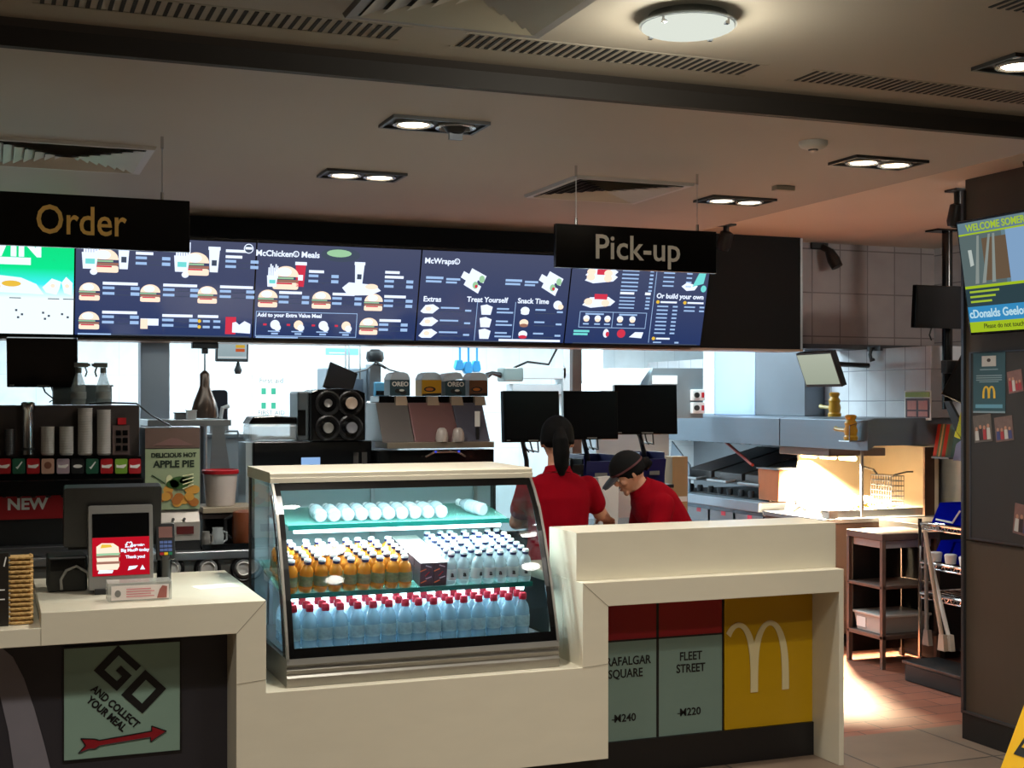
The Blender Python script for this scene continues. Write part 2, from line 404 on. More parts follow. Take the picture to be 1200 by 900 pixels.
# round glass lamp
p = PZ(806, 31, ZF - .03); t = thing('round_ceiling_lamp', 'round lit white glass lamp with steel clips on the front ceiling', 'ceiling lamp', (p.x, p.y, ZF))
rr = .128
MB().lathe([(rr * .86, -.028), (rr * .86, 0)], (p.x, p.y, ZF), 32).build('lamp_base', mat('lamp_base_grey', (90, 90, 84), .5), t)
MB().lathe([(rr, -.030), (rr * 1.0, -.036), (rr * .9, -.042), (rr * .5, -.050), (.002, -.052)], (p.x, p.y, ZF), 40).build('glass_shade', glow('lamp_shade_glow', (232, 238, 226), .92), t)
MB().lathe([(rr * .9, -.029), (rr * 1.06, -.029), (rr * 1.06, -.024), (rr * .9, -.024)], (p.x, p.y, ZF), 40).build('glass_rim', CLEAR, t)
for k in range(4):
    a_ = R(30 + 90 * k)
    MB().cbox((p.x + rr * .96 * math.cos(a_), p.y + rr * .96 * math.sin(a_), ZF - .033), (.012, .012, .024)).build('clip', CHROME, t)
light('round_lamp_light', 'POINT', (p.x, p.y, ZF - .12), 17, (1.0, .98, .86), .09)

# smoke detector and the small box
p = PZ(953, 166, ZC)
t = thing('smoke_detector', 'white round smoke detector on the ceiling', 'smoke detector', p)
MB().lathe([(.055, 0), (.055, -.012), (.048, -.022), (.026, -.030), (.002, -.032)], p, 24).build('housing', mat('detector_white', (190, 182, 170), .45), t)
MB().lathe([(.02, -.030), (.018, -.036), (.002, -.037)], p, 12).build('sensor', BLKP, t)
p = PZ(918, 218, ZC)
tag(MB().cbox((p.x, p.y, ZC - .012), (.10, .045, .022)).build('junction_box', mat('box_beige', (150, 138, 120), .5), bevel=.003), 'small flat beige box on the ceiling beside a downlight', 'ceiling box')

# ------------------------------------------------------------------ hanging signs
GOLD = mat('sign_gold', (255, 206, 112), .45, metal=0.0, emit=.0)
SILV = mat('sign_silver', (236, 230, 216), .4)
def hang_sign(name, label, x0, x1, z0, z1, Y, txt, size, m, tx, wires, sx=1.0):
    t = thing(name, label, 'sign', ((x0 + x1) / 2, Y, z0))
    MB().box(x0, x1, Y - .012, Y + .012, z0, z1).build('sign_board', BLACK, t, bevel=.002)
    MB().text(txt, size, 0, Matrix.Translation((tx, Y - .0135, (z0 + z1) / 2 - size * .02)), sx=sx, bold=.0015).build('lettering', m, t)
    for x in wires:
        MB().tube([(x, Y, z1), (x, Y, ZC)], .0016, 6).build('wire', STEEL, t)
        MB().lathe([(.006, 0), (.006, -.045)], (x, Y, ZC), 8).build('wire_fixing', CHROME, t)
        MB().lathe([(.007, -.015), (.007, .028)], (x, Y, z1), 8).build('wire_fixing', CHROME, t)
YS = 5.17
zo1, zo0 = ZY(222, 236, YS), ZY(222, 296, YS)
hang_sign('hanging_sign', 'black hanging sign with gold lettering Order', XY(222, YS) - 1.15, XY(222, YS), zo0, zo1, YS, 'Order', .150, GOLD, XY(95, YS), (XY(190, YS), XY(190, YS) - .9), .82)
zp1, zp0 = ZY(744, 267, YS), ZY(744, 317, YS)
hang_sign('hanging_sign', 'black hanging sign with pale lettering Pick-up', XY(650, YS), XY(838, YS), zp0, zp1, YS, 'Pick-up', .148, SILV, XY(746, YS), (XY(675, YS), XY(817, YS)), .95)

# ------------------------------------------------------------------ menu screens
EW = glow('screen_white', (225, 236, 255), 1.25); ET = glow('screen_bun', (255, 228, 204), 1.15); ER = glow('screen_red', (226, 60, 84), .9)
EG = glow('screen_green', (166, 214, 170), .95); EB = glow('screen_brown', (170, 120, 104), .9); EL = glow('screen_text_blue', (170, 204, 248), .95)
EY = glow('screen_yellow', (240, 196, 70), 1.0); EC = glow('screen_cyan', (120, 226, 222), 1.0); EGR = glow('screen_dim', (84, 96, 118), .7)
FOOD = [EW, ET, ER, EG, EB, EL, EY, EC, EGR]
W_, T_, R_, G_, B_, L_, Y_, C_, D_ = range(9)
def screen_mat(name, c_bot, c_top, s=1.12, green=False):
    m = bpy.data.materials.new(name); m.use_nodes = True; nt = m.node_tree; N = nt.nodes; L = nt.links
    N.remove(N['Principled BSDF']); e = N.new('ShaderNodeEmission'); e.inputs[1].default_value = s
    tc = N.new('ShaderNodeTexCoord'); sp = N.new('ShaderNodeSeparateXYZ'); cr = N.new('ShaderNodeValToRGB')
    L.new(tc.outputs['Generated'], sp.inputs[0]); L.new(sp.outputs[2], cr.inputs[0]); L.new(cr.outputs[0], e.inputs[0])
    el = cr.color_ramp.elements
    el[0].color = lin(c_bot); el[1].color = lin(c_top)
    if green:
        el[0].position = .36; a_ = el.new(.5); a_.color = lin((60, 236, 240)); b_ = el.new(.66); b_.color = lin((0, 226, 140)); el[-1].color = lin((10, 214, 120))
    gl = N.new('ShaderNodeBsdfGlossy'); gl.inputs[0].default_value = (.04, .04, .04, 1); gl.inputs[1].default_value = .1
    ad = N.new('ShaderNodeAddShader'); L.new(e.outputs[0], ad.inputs[0]); L.new(gl.outputs[0], ad.inputs[1])
    L.new(ad.outputs[0], N['Material Output'].inputs[0])
    return m
SW, SH, TILT = .918, .523, 15.0
SX0 = XY(86.5, 7.22); SZ0 = ZY(300, 396.5, 7.22)
SCB = screen_mat('menu_screen_blue', (38, 54, 98), (70, 76, 102))
SCG = screen_mat('menu_screen_green', (238, 252, 255), (0, 220, 130), 1.1, True)
def at(u, v, d=.0): return Matrix.Translation((u * SW, -.003 - d, v * SH))
class Pic(MB):
    def shape(s, pts, mi, d=.0): return s.plate([(x * SW, y * SH) for x, y in pts], .0015, mi, Matrix.Translation((0, -.003 - d, 0)))
    def el(s, u, v, ru, rv, mi, d=.0, a0=0, a1=360): return s.shape(ell(u, v, ru, rv, 18, a0, a1), mi, d)
    def bar(s, u0, u1, v, h, mi, d=.0): return s.shape([(u0, v - h / 2), (u1, v - h / 2), (u1, v + h / 2), (u0, v + h / 2)], mi, d)
    def burger(s, u, v, k=1.0, top=T_):
        r = .058 * k
        s.shape(rrect(u - r, u + r, v - .09 * k, v - .035 * k, .012 * k), T_)
        s.bar(u - r, u + r, v - .022 * k, .02 * k, B_, .001); s.bar(u - r * 1.04, u + r * .6, v + .0 * k, .012 * k, G_, .0015)
        s.bar(u - r * .8, u + r * .5, v - .042 * k, .012 * k, R_, .002)
        s.el(u, v + .012 * k, r, .085 * k, top, .001, 0, 180); s.el(u - .008 * k, v + .05 * k, r * .55, .035 * k, W_, .002)
    def fries(s, u, v, k=1.0):
        for i in range(6): s.bar(u + (-.028 + .011 * i) * k, u + (-.019 + .011 * i) * k, v + (.07 + .02 * ((i * 5) % 3)) * k, .14 * k, W_, .0004 * i)
        s.shape([(u - .03 * k, v - .08 * k), (u + .026 * k, v - .08 * k), (u + .034 * k, v + .05 * k), (u - .036 * k, v + .05 * k)], W_, .003)
        s.bar(u - .02 * k, u + .02 * k, v - .02 * k, .04 * k, C_, .0045)
    def cup(s, u, v, k=1.0, c=W_, lid=W_):
        s.shape([(u - .024 * k, v - .12 * k), (u + .024 * k, v - .12 * k), (u + .032 * k, v + .12 * k), (u - .032 * k, v + .12 * k)], c)
        s.bar(u - .036 * k, u + .036 * k, v + .135 * k, .035 * k, lid, .001); s.bar(u - .014 * k, u + .016 * k, v - .02 * k, .06 * k, D_ if c == W_ else W_, .002)
    def wrap(s, u, v, k=1.0):
        for (du, dv, a_) in ((0, .02, 1), (.045, .05, 1), (.02, -.05, 0)):
            s.shape([(u + (du - .05) * k, v + (dv + .01) * k), (u + (du - .035) * k, v + (dv + .07) * k), (u + (du + .05) * k, v + (dv + .0) * k), (u + (du + .035) * k, v + (dv - .07) * k)], W_, .001 * (a_ + 1))
        s.el(u + .035 * k, v - .04 * k, .016 * k, .035 * k, G_, .004); s.el(u + .07 * k, v + .02 * k, .016 * k, .035 * k, G_, .004); s.el(u + .04 * k, v - .05 * k, .008 * k, .016 * k, R_, .005)
    def price(s, u, v, wd=.18, title=True, n=2, tw=.75):
        if title: s.bar(u, u + wd * tw, v, .028, W_)
        for i in range(n):
            y = v - .045 - .055 * i
            s.bar(u, u + wd * .32, y, .026, L_); s.bar(u + wd * .34, u + wd * .74, y - .014, .005, D_); s.bar(u + wd * .76, u + wd, y, .032, L_)
def screen(i, label, m, draw, group='menu screens on the fascia'):
    t = thing('menu_screen', label, 'menu screen', (SX0 + (i - 1) * SW, 7.22, SZ0), (R(TILT), 0, 0), group)
    MB().box(.001, SW - .001, .0, .05, -.012, SH + .012).build('screen_body', BLKP, t, local=True)
    MB().box(.004, SW - .004, -.001, .0, .004, SH - .004).build('display', m, t, local=True)
    bz = MB().box(0, .004, -.002, 0, 0, SH).box(SW - .004, SW, -.002, 0, 0, SH).box(.004, SW - .004, -.002, 0, 0, .004).box(.004, SW - .004, -.002, 0, SH - .004, SH)
    bz.build('bezel', BLACK, t, local=True)
    P, T = Pic(), Pic(); draw(P, T)
    if P.v: P.build('menu_picture', FOOD, t, local=True, kind='stuff')
    if T.v: T.build('menu_text', FOOD, t, local=True, kind='stuff')
def d_green(P, T):
    T.text('WIN', .15, W_, at(.66, .86), bold=.006); T.bar(.50, .77, .72, .07, W_)
    P.shape([(.48, .42), (.84, .40), (.80, .50), (.72, .56), (.60, .58), (.52, .52)], W_); P.el(.67, .50, .05, .03, Y_, .001); P.el(.6, .47, .02, .02, T_, .001)
    P.shape([(.83, .47), (.88, .56), (.93, .53), (.92, .46), (.905, .40), (.85, .42)], W_, .001); P.shape([(.93, .52), (.955, .58), (.99, .52), (.985, .40), (.945, .42)], W_, .001)
    P.el(.885, .49, .012, .02, T_, .002); P.el(.96, .49, .012, .02, T_, .002)
    for u, v in ((.69, .24), (.72, .2), (.83, .22), (.86, .19), (.93, .21), (.96, .18), (.7, .17), (.84, .16)): T.bar(u, u + .012, v, .02, D_)
    for u in (.66, .86, .94): T.bar(u, u + .06, .36, .008, EGR and D_)
def d_meals(P, T):
    for u, wd in ((.10, 1.0), (.60, .96)):
        P.fries(u - .02, .77, 1.25); P.burger(u + .06, .75, 1.25); P.cup(u + .16, .79, .95); P.el(u + .0, .64, .02, .03, W_)
        T.price(u + .225, .90, .19, True, 0, .62); T.price(u + .225, .84, .19, True, 2, .5)
    for u, v in ((.07, .41), (.40, .41), (.72, .41), (.07, .12),): P.burger(u + .01, v + .03, .95); T.price(u + .08, v + .12, .2, True, 2, .95)
    P.bar(.36, .46, .15, .07, W_); P.bar(.36, .40, .13, .10, T_, .001); T.price(.48, .22, .2, True, 2, .85)
    T.price(.68, .22, .13, True, 0, .9)
    for v in (.17, .11): P.el(.69, v, .01, .018, Y_); T.bar(.71, .75, v, .024, L_); T.bar(.77, .81, v, .024, L_)
    P.bar(.84, .90, .13, .18, R_); P.shape([(.88, .06), (.985, .05), (.985, .15), (.95, .18), (.92, .14), (.90, .17), (.88, .16)], W_, .001)
    P.el(.955, .93, .028, .05, W_); P.el(.955, .93, .023, .041, D_, .001); P.bar(.935, .975, .935, .025, W_, .002)
    T.bar(.02, .98, .015, .012, EL and D_); T.bar(.02, .2, .018, .014, L_, .001)
def d_classic(P, T):
    P.el(.50, .905, .12, .075, D_); P.el(.49, .92, .075, .04, G_, .001)
    T.text('McChicken\u00ae Meals', .044, W_, at(.185, .89, .001), bold=.0012)
    P.fries(.10, .62, .9); P.burger(.18, .64, 1.3); P.cup(.265, .67, .95, R_, W_); T.price(.315, .72, .18, True, 2, .5)
    P.cup(.62, .70, .9); P.shape([(.52, .56), (.56, .62), (.72, .60), (.76, .54), (.70, .49), (.56, .48)], W_, .002); P.el(.7, .58, .04, .03, T_, .003); T.price(.78, .74, .18, True, 0, .5); T.price(.78, .69, .18, True, 2, .65)
    for u, v in ((.08, .40), (.40, .40), (.72, .39), (.70, .13)): P.burger(u, v + .02, .98); T.price(u + .065, v + .09, .18, True, 2, .75)
    for b in ((.015, .625, .285), (.015, .625, .03)): P.bar(b[0], b[1], b[2], .006, L_)
    P.bar(.015, .018, .157, .26, L_); P.bar(.622, .625, .157, .26, L_)
    T.text('Add to your Extra Value Meal', .029, W_, at(.215, .25, .001), bold=.001)
    for k, u in enumerate((.13, .27, .42, .56)):
        P.el(u, .15, .028, .05, (W_, T_, W_, T_)[k]); P.el(u + .015, .12, .02, .035, W_, .001); T.bar(u - .07, u - .05, .15, .02, R_); T.bar(u - .04, u + .03, .08, .012, L_); T.bar(u - .02, u + .02, .055, .018, L_)
    T.bar(.02, .98, .012, .012, D_); T.bar(.02, .27, .015, .014, L_, .001)
def d_wraps(P, T):
    T.text('McWraps\u00ae', .044, W_, at(.135, .88, .001), bold=.001)
    for u in (.32, .84): P.wrap(u, .68, 1.15)
    for u in (.04, .56): T.bar(u, u + .11, .70, .026, L_); T.bar(u, u + .10, .66, .022, L_); T.bar(u + .13, u + .22, .69, .022, L_); T.bar(u + .13, u + .2, .655, .02, L_)
    T.text('Extras', .042, W_, at(.09, .465, .001), bold=.001); T.text('Treat Yourself', .042, W_, at(.45, .475, .001), bold=.001); T.text('Snack Time', .042, W_, at(.76, .475, .001), bold=.001)
    for k, v in enumerate((.36, .22, .09)):
        P.shape([(.02, v - .03), (.05, v + .04), (.10, v + .05), (.14, v + .01), (.10, v - .05), (.04, v - .05)], W_); P.el(.07, v, .02, .025, T_, .001); T.bar(.15, .27, v + .015, .018, L_); T.bar(.15, .34, v - .025, .005, D_); T.bar(.31, .35, v - .01, .02, L_)
        P.shape([(.42, v - .05), (.41, v + .05), (.45, v + .065), (.49, v + .04), (.48, v - .05)], W_); T.bar(.52, .6, v + .02, .018, L_); T.bar(.52, .63, v - .02, .018, L_)
        P.el(.71, v + .01, .03, .04, (W_, T_, W_)[k]); P.el(.71, v - .02, .028, .02, (W_, B_, R_)[k], .001); T.bar(.78, .85, v + .02, .018, L_); T.bar(.78, .92, v - .02, .006, D_); T.bar(.93, .97, v + .0, .02, L_)
    P.bar(.385, .388, .24, .44, L_); P.bar(.64, .643, .24, .44, L_); P.el(.93, .44, .03, .05, W_); P.el(.95, .42, .02, .03, T_, .001)
    T.bar(.02, .92, .014, .012, D_); T.bar(.55, .97, .03, .025, W_, .001)
def d_family(P, T):
    for v in (.80, .52, .86):
        P.shape([(.10, v - .07), (.16, v - .10), (.30, v - .07), (.33, v - .02), (.28, v + .03), (.15, v + .02)], W_); P.bar(.18, .27, v + .03, .06, R_, .001); P.el(.14, v - .03, .03, .04, T_, .002); P.el(.26, v - .04, .03, .04, T_, .002)
    for k in range(6): T.bar(.36, .48, .86 - .045 * k, .016, L_); T.bar(.56, .585, .86 - .045 * k, .02, L_)
    T.bar(.36, .46, .60, .026, W_); T.bar(.54, .58, .60, .03, W_)
    for k in range(4): T.bar(.36, .47, .55 - .04 * k, .014, L_); T.bar(.55, .58, .55 - .04 * k, .018, L_)
    for v in (.375, .195): P.bar(.09, .57, v, .006, L_)
    for u in (.09, .325, .567): P.bar(u, u + .003, .285, .18, L_)
    for u in (.14, .22, .29, .38, .47): P.el(u, .30, .022, .035, W_); P.el(u, .28, .018, .02, T_, .001); T.bar(u - .02, u + .02, .235, .016, L_)
    T.bar(.13, .26, .35, .018, L_); T.bar(.37, .5, .35, .018, L_)
    T.bar(.06, .17, .15, .024, C_); T.bar(.06, .16, .115, .024, C_)
    P.el(.29, .13, .02, .05, W_); P.el(.30, .12, .012, .03, R_, .001); P.el(.40, .13, .03, .05, R_); P.shape([(.46, .09), (.50, .15), (.56, .15), (.55, .08)], W_)
    P.bar(.605, .608, .47, .88, L_)
    T.text('Or build your own', .042, W_, at(.80, .58, .001), bold=.001)
    for c, u in enumerate((.64, .84)):
        P.el(u, .51, .012, .02, Y_); T.bar(u + .02, u + .14, .51, .02, W_)
        for k in range(8 if c == 0 else 2): T.bar(u, u + .08, .46 - .045 * k, .016, L_); T.bar(u + .115, u + .15, .46 - .045 * k, .018, L_)
    P.el(.64, .08, .012, .02, Y_); T.bar(.66, .76, .08, .02, W_); T.bar(.64, .70, .035, .014, L_); T.bar(.8, .83, .035, .018, L_)
    for k in range(4): T.bar(.66, .74, .85 - .05 * k, .016, L_); T.bar(.83, .87, .85 - .05 * k, .016, L_)
    P.shape([(.88, .70), (.92, .86), (.97, .86), (.96, .74)], C_, .001); P.shape([(.80, .70), (.84, .75), (.92, .71), (.90, .66), (.84, .65)], W_); P.el(.965, .68, .02, .04, C_, .002)
    T.bar(.06, .97, .012, .01, D_)
screen(0, 'green and white competition screen at the left end of the menu row', SCG, d_green)
screen(1, 'dark blue menu screen listing two large meals and six sandwiches, next to green screen', SCB, d_meals)
screen(2, 'dark blue menu screen headed McChicken Meals with a framed extras box', SCB, d_classic)
screen(3, 'dark blue menu screen headed McWraps with three columns below', SCB, d_wraps)
screen(4, 'dark blue menu screen below the Pick-up sign, at the right end of the row', SCB, d_family)
# ------------------------------------------------------------------ the service counter
Y0 = 4.92; YP = 5.145
cx = lambda px: XY(px, Y0)
x_step, xa_, xb_, xc_, xd_ = cx(48), cx(277), cx(312), cx(683), cx(713)
xe0, xe1 = cx(983.5), cx(989)
ZL, ZLL, ZU, ZUR, ZM = .862, .809, .746, .762, .52
t = counter = thing('service_counter', 'long cream stepped service counter with dark recesses along its front', 'counter', (1.5, 5.2, 0))
XLL = -2.2
prof = [(XLL, ZU), (XLL, ZLL), (x_step, ZLL), (x_step, ZL), (xb_, ZL), (xb_, ZM), (xc_, ZM), (xc_, ZL), (xe1, ZL), (xe1, 0), (xe0, 0), (xe0, ZUR), (xd_, ZUR), (xd_, .14), (xa_, .14), (xa_, ZU)]
MB().prism([(x, Y0, z) for x, z in prof], (0, .205, 0)).build('counter_front', CREAM, t, bevel=.002)
b = MB().box(x_step, xb_, Y0 + .205, 5.87, ZL - .05, ZL).box(XLL, x_step, Y0 + .205, 5.87, ZLL - .05, ZLL)
b.box(xb_ + .01, xc_, Y0 + .205, 5.80, ZM - .04, ZM)
b.build('worktop', CREAM, t, bevel=.002)
yb0 = 4.985
MB().box(xc_, XY(979.5, yb0), yb0, 5.27, ZL, 1.061).build('raised_block', CREAM, t, bevel=.002)
MB().box(xc_, xd_ - .001, Y0 + .205, Y0 + .246, ZM - .02, ZL - .001).box(xc_, xe0, Y0 + .246, 5.27, ZM - .02, ZL - .001).box(xc_, xe0, 5.27, 5.72, ZL - .04, ZL).box(xe0, xe1, Y0 + .205, 5.72, 0, ZL).build('block_base', CREAM, t)
PANB = mat('recess_black', (20, 19, 21), .4, var=.08)
MB().box(XLL, xa_ + .02, Y0 + .206, Y0 + .225, .0, ZU).build('recess_panel', mat('recess_charcoal', (48, 46, 52), .45, var=.05, scale=3), t)
MB().box(xd_ - .1, xe0, Y0 + .227, Y0 + .245, 0, ZUR).build('recess_panel', PANB, t)
MB().box(xa_ - .02, xd_ + .01, 5.0, 5.16, 0, .139).box(xd_, xe0, Y0 + .195, Y0 + .226, 0, .149).build('plinth', PANB, t)
b = MB().box(xa_ - .02, xc_ + .05, 5.2, 5.8, .02, ZM - .045).box(x_step + .2, xa_, 5.2, 5.85, .02, ZL - .055).box(XLL, x_step + .19, 5.2, 5.85, .02, ZLL - .055).box(xc_ + .06, xe0, 5.3, 5.7, .02, ZL - .05)
b.build('carcass', BLKM, t)
# seams of the stone cladding
SEAM = mat('stone_seam', (150, 140, 122), .6)
sm = MB()
for (pa, pb) in (((xc_, ZL), (xd_, ZUR)), ((xb_, ZL), (xa_, ZU)), ((x_step, ZLL - .004), (x_step, ZU)), ((xc_ + .0, ZM), (xd_, ZM + .008)), ((xb_, ZM + .05), (xa_, ZM + .04))):
    MB().tube([(pa[0], Y0 - .0002, pa[1]), (pb[0], Y0 - .0002, pb[1])], .0011, 5).build('stone_joint', SEAM, t)
# arch stripe painted on the left recess panel
GREYS = mat('grey_arch_paint', (128, 124, 132), .5)
pts = []
yr = Y0 + .205
def at_panel(px, py): q = PY(px, py, yr - .004); return (q.x, q.y, q.z)
outer = [(-40, 750), (-2, 756), (15, 770), (28, 795), (40, 830), (52, 872), (60, 905), (62, 960)]
inner = [(15, 960), (16, 900), (10, 858), (0, 815), (-20, 790), (-40, 785)]
MB().prism([at_panel(*p) for p in outer + inner], (0, .003, 0)).build('arch_stripe', GREYS, t)

# graphic panels
MINT = mat('mint_card', (122, 146, 136), .5, var=.03); INK = mat('card_ink', (14, 14, 16), .5); CRED = mat('card_red', (150, 14, 30), .45, var=.04)
gx0, gx1 = XY(75, yr), XY(210.5, yr); gz0, gz1 = ZY(142, 888, yr), ZY(142, 757, yr)
gz1 = ZY(142, 756, yr); gz0 = gz1 - (gx1 - gx0) * .985
t = thing('direction_sign', 'pale green square sign GO AND COLLECT YOUR MEAL with red arrow', 'sign', ((gx0 + gx1) / 2, yr, gz0))
gw = gx1 - gx0; gh = gz1 - gz0
MB().box(gx0, gx1, yr - .006, yr, gz0, gz1).build('sign_board', mat('mint_sign', (142, 172, 156), .5, var=.03), t)
e = MB(); k = .006
e.box(gx0 - k, gx0, yr - .007, yr, gz0 - k, gz1 + k).box(gx1, gx1 + k, yr - .007, yr, gz0 - k, gz1 + k).box(gx0, gx1, yr - .007, yr, gz0 - k, gz0).box(gx0, gx1, yr - .007, yr, gz1, gz1 + k)
e.build('sign_border', INK, t)
def gp(u, v): return (gx0 + u * gw, gz0 + v * gh)
# the big blocky GO drawn on a 45 degree grid
def rot45(poly, cx_, cz_, s):
    c_, s_ = math.cos(R(-45)), math.sin(R(-45))
    return [(cx_ + s * (x * c_ - z * s_), cz_ + s * (x * s_ + z * c_)) for x, z in poly]
s0 = gw / 15.0; cgx, cgz = gp(.57, .675)
Gp = [(-4.6, -2.2), (-.4, -2.2), (-.4, .55), (-2.4, .55), (-2.4, -.35), (-1.3, -.35), (-1.3, -1.25), (-3.6, -1.25), (-3.6, 1.35), (-.4, 1.35), (-.4, 2.25), (-4.6, 2.25)]
go = MB()
go.plate(rot45(Gp, cgx, cgz, s0), .003, 0, Matrix.Translation((0, yr - .009, 0)))
Ob = [((.4, -2.2), (4.3, -1.25)), ((.4, 1.35), (4.3, 2.25)), ((.4, -1.25), (1.4, 1.35)), ((3.3, -1.25), (4.3, 1.35))]
for (x0, z0), (x1, z1) in Ob:
    go.plate(rot45([(x0, z0), (x1, z0), (x1, z1), (x0, z1)], cgx, cgz, s0), .003, 0, Matrix.Translation((0, yr - .009, 0)))
RT = Matrix.Rotation(R(44), 4, 'Y')
for s_, (u, v) in (('AND COLLECT', (.435, .445)), ('YOUR MEAL', (.36, .385))):
    x, z = gp(u, v); go.text(s_, gw * .092, 0, Matrix.Translation((x, yr - .0075, z)) @ RT, bold=.0014, sx=.86)
go.build('lettering', INK, t)
ar = [(.12, .055), (.21, .085), (.26, .08), (.30, .105), (.74, .142), (.74, .10), (.88, .185), (.75, .245), (.75, .198), (.30, .155), (.26, .17), (.14, .185), (.18, .12)]
MB().plate([gp(u, v) for u, v in ar], .003, 0, Matrix.Translation((0, yr - .009, 0))).build('arrow', CRED, t)
aro = MB()
for i in range(len(ar)):
    (x0, z0), (x1, z1) = gp(*ar[i]), gp(*ar[(i + 1) % len(ar)]); aro.tube([(x0, yr - .009, z0), (x1, yr - .009, z1)], .0022, 5)
aro.build('arrow_outline', INK, t)

yq = Y0 + .2055; pz0, pz1 = .150, ZUR - .001
PX1, PX2, PX3, PX4 = XY(770.5, yq), XY(847.5, yq), XY(849, yq), xe0 - .0005
def card(name, label, x0, x1, lines, price, tx=None):
    t = thing(name, label, 'graphic panel', ((x0 + x1) / 2, yq, pz0))
    zr = ZY(810, 746, yq)
    MB().box(x0, x1, yq, yq + .02, pz0, zr).build('card_field', MINT, t)
    MB().box(x0, x1, yq, yq + .02, zr + .008, pz1).build('red_band', CRED, t)
    f = MB().box(x0, x0 + .006, yq - .001, yq + .01, pz0, pz1).box(x1 - .006, x1, yq - .001, yq + .01, pz0, pz1).box(x0, x1, yq - .001, yq + .01, zr, zr + .008)
    f.build('card_line', INK, t)
    T = MB(); c = tx if tx is not None else (x0 + x1) / 2
    for k, s_ in enumerate(lines): T.text(s_, .052, 0, Matrix.Translation((c, yq - .0015, zr - .085 - .053 * k)), bold=.0008, sx=.84)
    # price with its barred M sign
    z = pz0 + .095
    T.text('M' + price, .046, 0, Matrix.Translation((c - .003, yq - .0015, z)), bold=.0008)
    T.box(c - .066, c - .034, yq - .002, yq - .001, z - .004, z - .001)
    T.build('lettering', INK, t)
card('street_card_panel', 'pale green and red panel lettered TRAFALGAR SQUARE, partly behind the counter leg', XY(698, yq), PX1, ('TRAFALGAR', 'SQUARE'), '240', XY(733, yq))
card('street_card_panel', 'pale green and red panel lettered FLEET STREET', PX1, PX2, ('FLEET', 'STREET'), '220')
t = thing('logo_panel', 'yellow panel with a pale arched M logo in the counter recess', 'graphic panel', ((PX3 + PX4) / 2, yq, pz0))
MB().box(PX3, PX4, yq, yq + .02, pz0, pz1).build('panel_board', mat('logo_yellow', (192, 150, 4), .35, var=.03), t)
def arch_logo(mb, M, w, h, th, mi=0, d=.003, n=14, xmin=-9):
    """two narrow pointed arches side by side, outline w x h with stroke th at the foot"""
    for sgn in (-1, 1):
        o, i_ = [], []
        cxa = sgn * w / 4
        for k in range(2 * n + 1):
            a_ = math.pi * k / (2 * n)
            ux = -math.cos(a_); uz = math.sin(a_) ** .62
            o.append((cxa + ux * (w / 4 + th * .48), uz * h)); i_.append((cxa + ux * (w / 4 - th * .52), uz * (h - th * .62)))
        # ribbon of quads
        v = [(x, 0, z) for x, z in o] + [(x, 0, z) for x, z in i_] + [(x, d, z) for x, z in o] + [(x, d, z) for x, z in i_]
        m = len(o); f = []
        v = [(x, y + (.0006 if sgn > 0 else 0), z) for x, y, z in v]
        for k in range(m - 1):
            if min(o[k][0], o[k + 1][0]) < xmin: continue
            f += [(k, k + 1, m + k + 1, m + k), (2 * m + k, 3 * m + k, 3 * m + k + 1, 2 * m + k + 1), (k, 2 * m + k, 2 * m + k + 1, k + 1), (m + k, m + k + 1, 3 * m + k + 1, 3 * m + k)]
        mb.add(v, f, mi, False, M)
lz = ZY(884, 811, yq); lh = ZY(884, 728, yq) - lz; lx0, lx1 = XY(842, yq), XY(924, yq)
al = MB(); arch_logo(al, Matrix.Translation(((lx0 + lx1) / 2, yq - .0045, lz)), lx1 - lx0 - .034, lh, .036, xmin=PX3 - (lx0 + lx1) / 2 + .002)
al.build('arch_logo', mat('logo_white', (222, 208, 160), .4), t)

# ------------------------------------------------------------------ the refrigerated display case
CX0, CX1 = 1.028, 2.143
curve = [(4.974, .628), (4.988, .68), (5.003, .728), (5.04, .84), (5.081, .953), (5.125, 1.06), (5.174, 1.158), (5.225, 1.225), (5.27, 1.272)]
t = cooler = thing('drinks_cooler', 'steel and curved glass refrigerated display case on the counter', 'display cooler', ((CX0 + CX1) / 2, 5.4, ZM))
STC = mat('case_steel', (150, 146, 138), .38, metal=.7, var=.05, scale=10, stretch=(.2, 1, 6))
bp_ = [(4.968, ZM + .001), (4.962, .556), (4.975, .566), (4.968, .585), (4.978, .592), (4.966, .606), (4.972, .627), (5.76, .627), (5.76, ZM + .001)]
MB().prism([(CX0, y, z) for y, z in bp_], (CX1 - CX0, 0, 0)).build('base_rail', STC, t)
cp_ = [(5.262, 1.274), (5.262, 1.292), (5.268, 1.296), (5.268, 1.310), (5.285, 1.316), (5.77, 1.320), (5.77, 1.274)]
MB().prism([(CX0 - .004, y, z) for y, z in cp_], (CX1 - CX0 + .008, 0, 0)).build('canopy', mat('canopy_cream', (206, 198, 178), .35, var=.03), t)
def sheet(mb, pts, x0, x1, th, mi=0):
    out = [(y - th, z) for y, z in pts]
    return mb.loft([[(x0, y, z) for y, z in pts + out[::-1]], [(x1, y, z) for y, z in pts + out[::-1]]], mi, False)
gmb = MB()
vv = [(x, y, z) for y, z in curve for x in (CX0 + .012, CX1 - .012)]
gmb.add(vv, [(2 * k, 2 * k + 1, 2 * k + 3, 2 * k + 2) for k in range(len(curve) - 1)], 0, True)
gmb.build('curved_front_glass', GLASS, t)
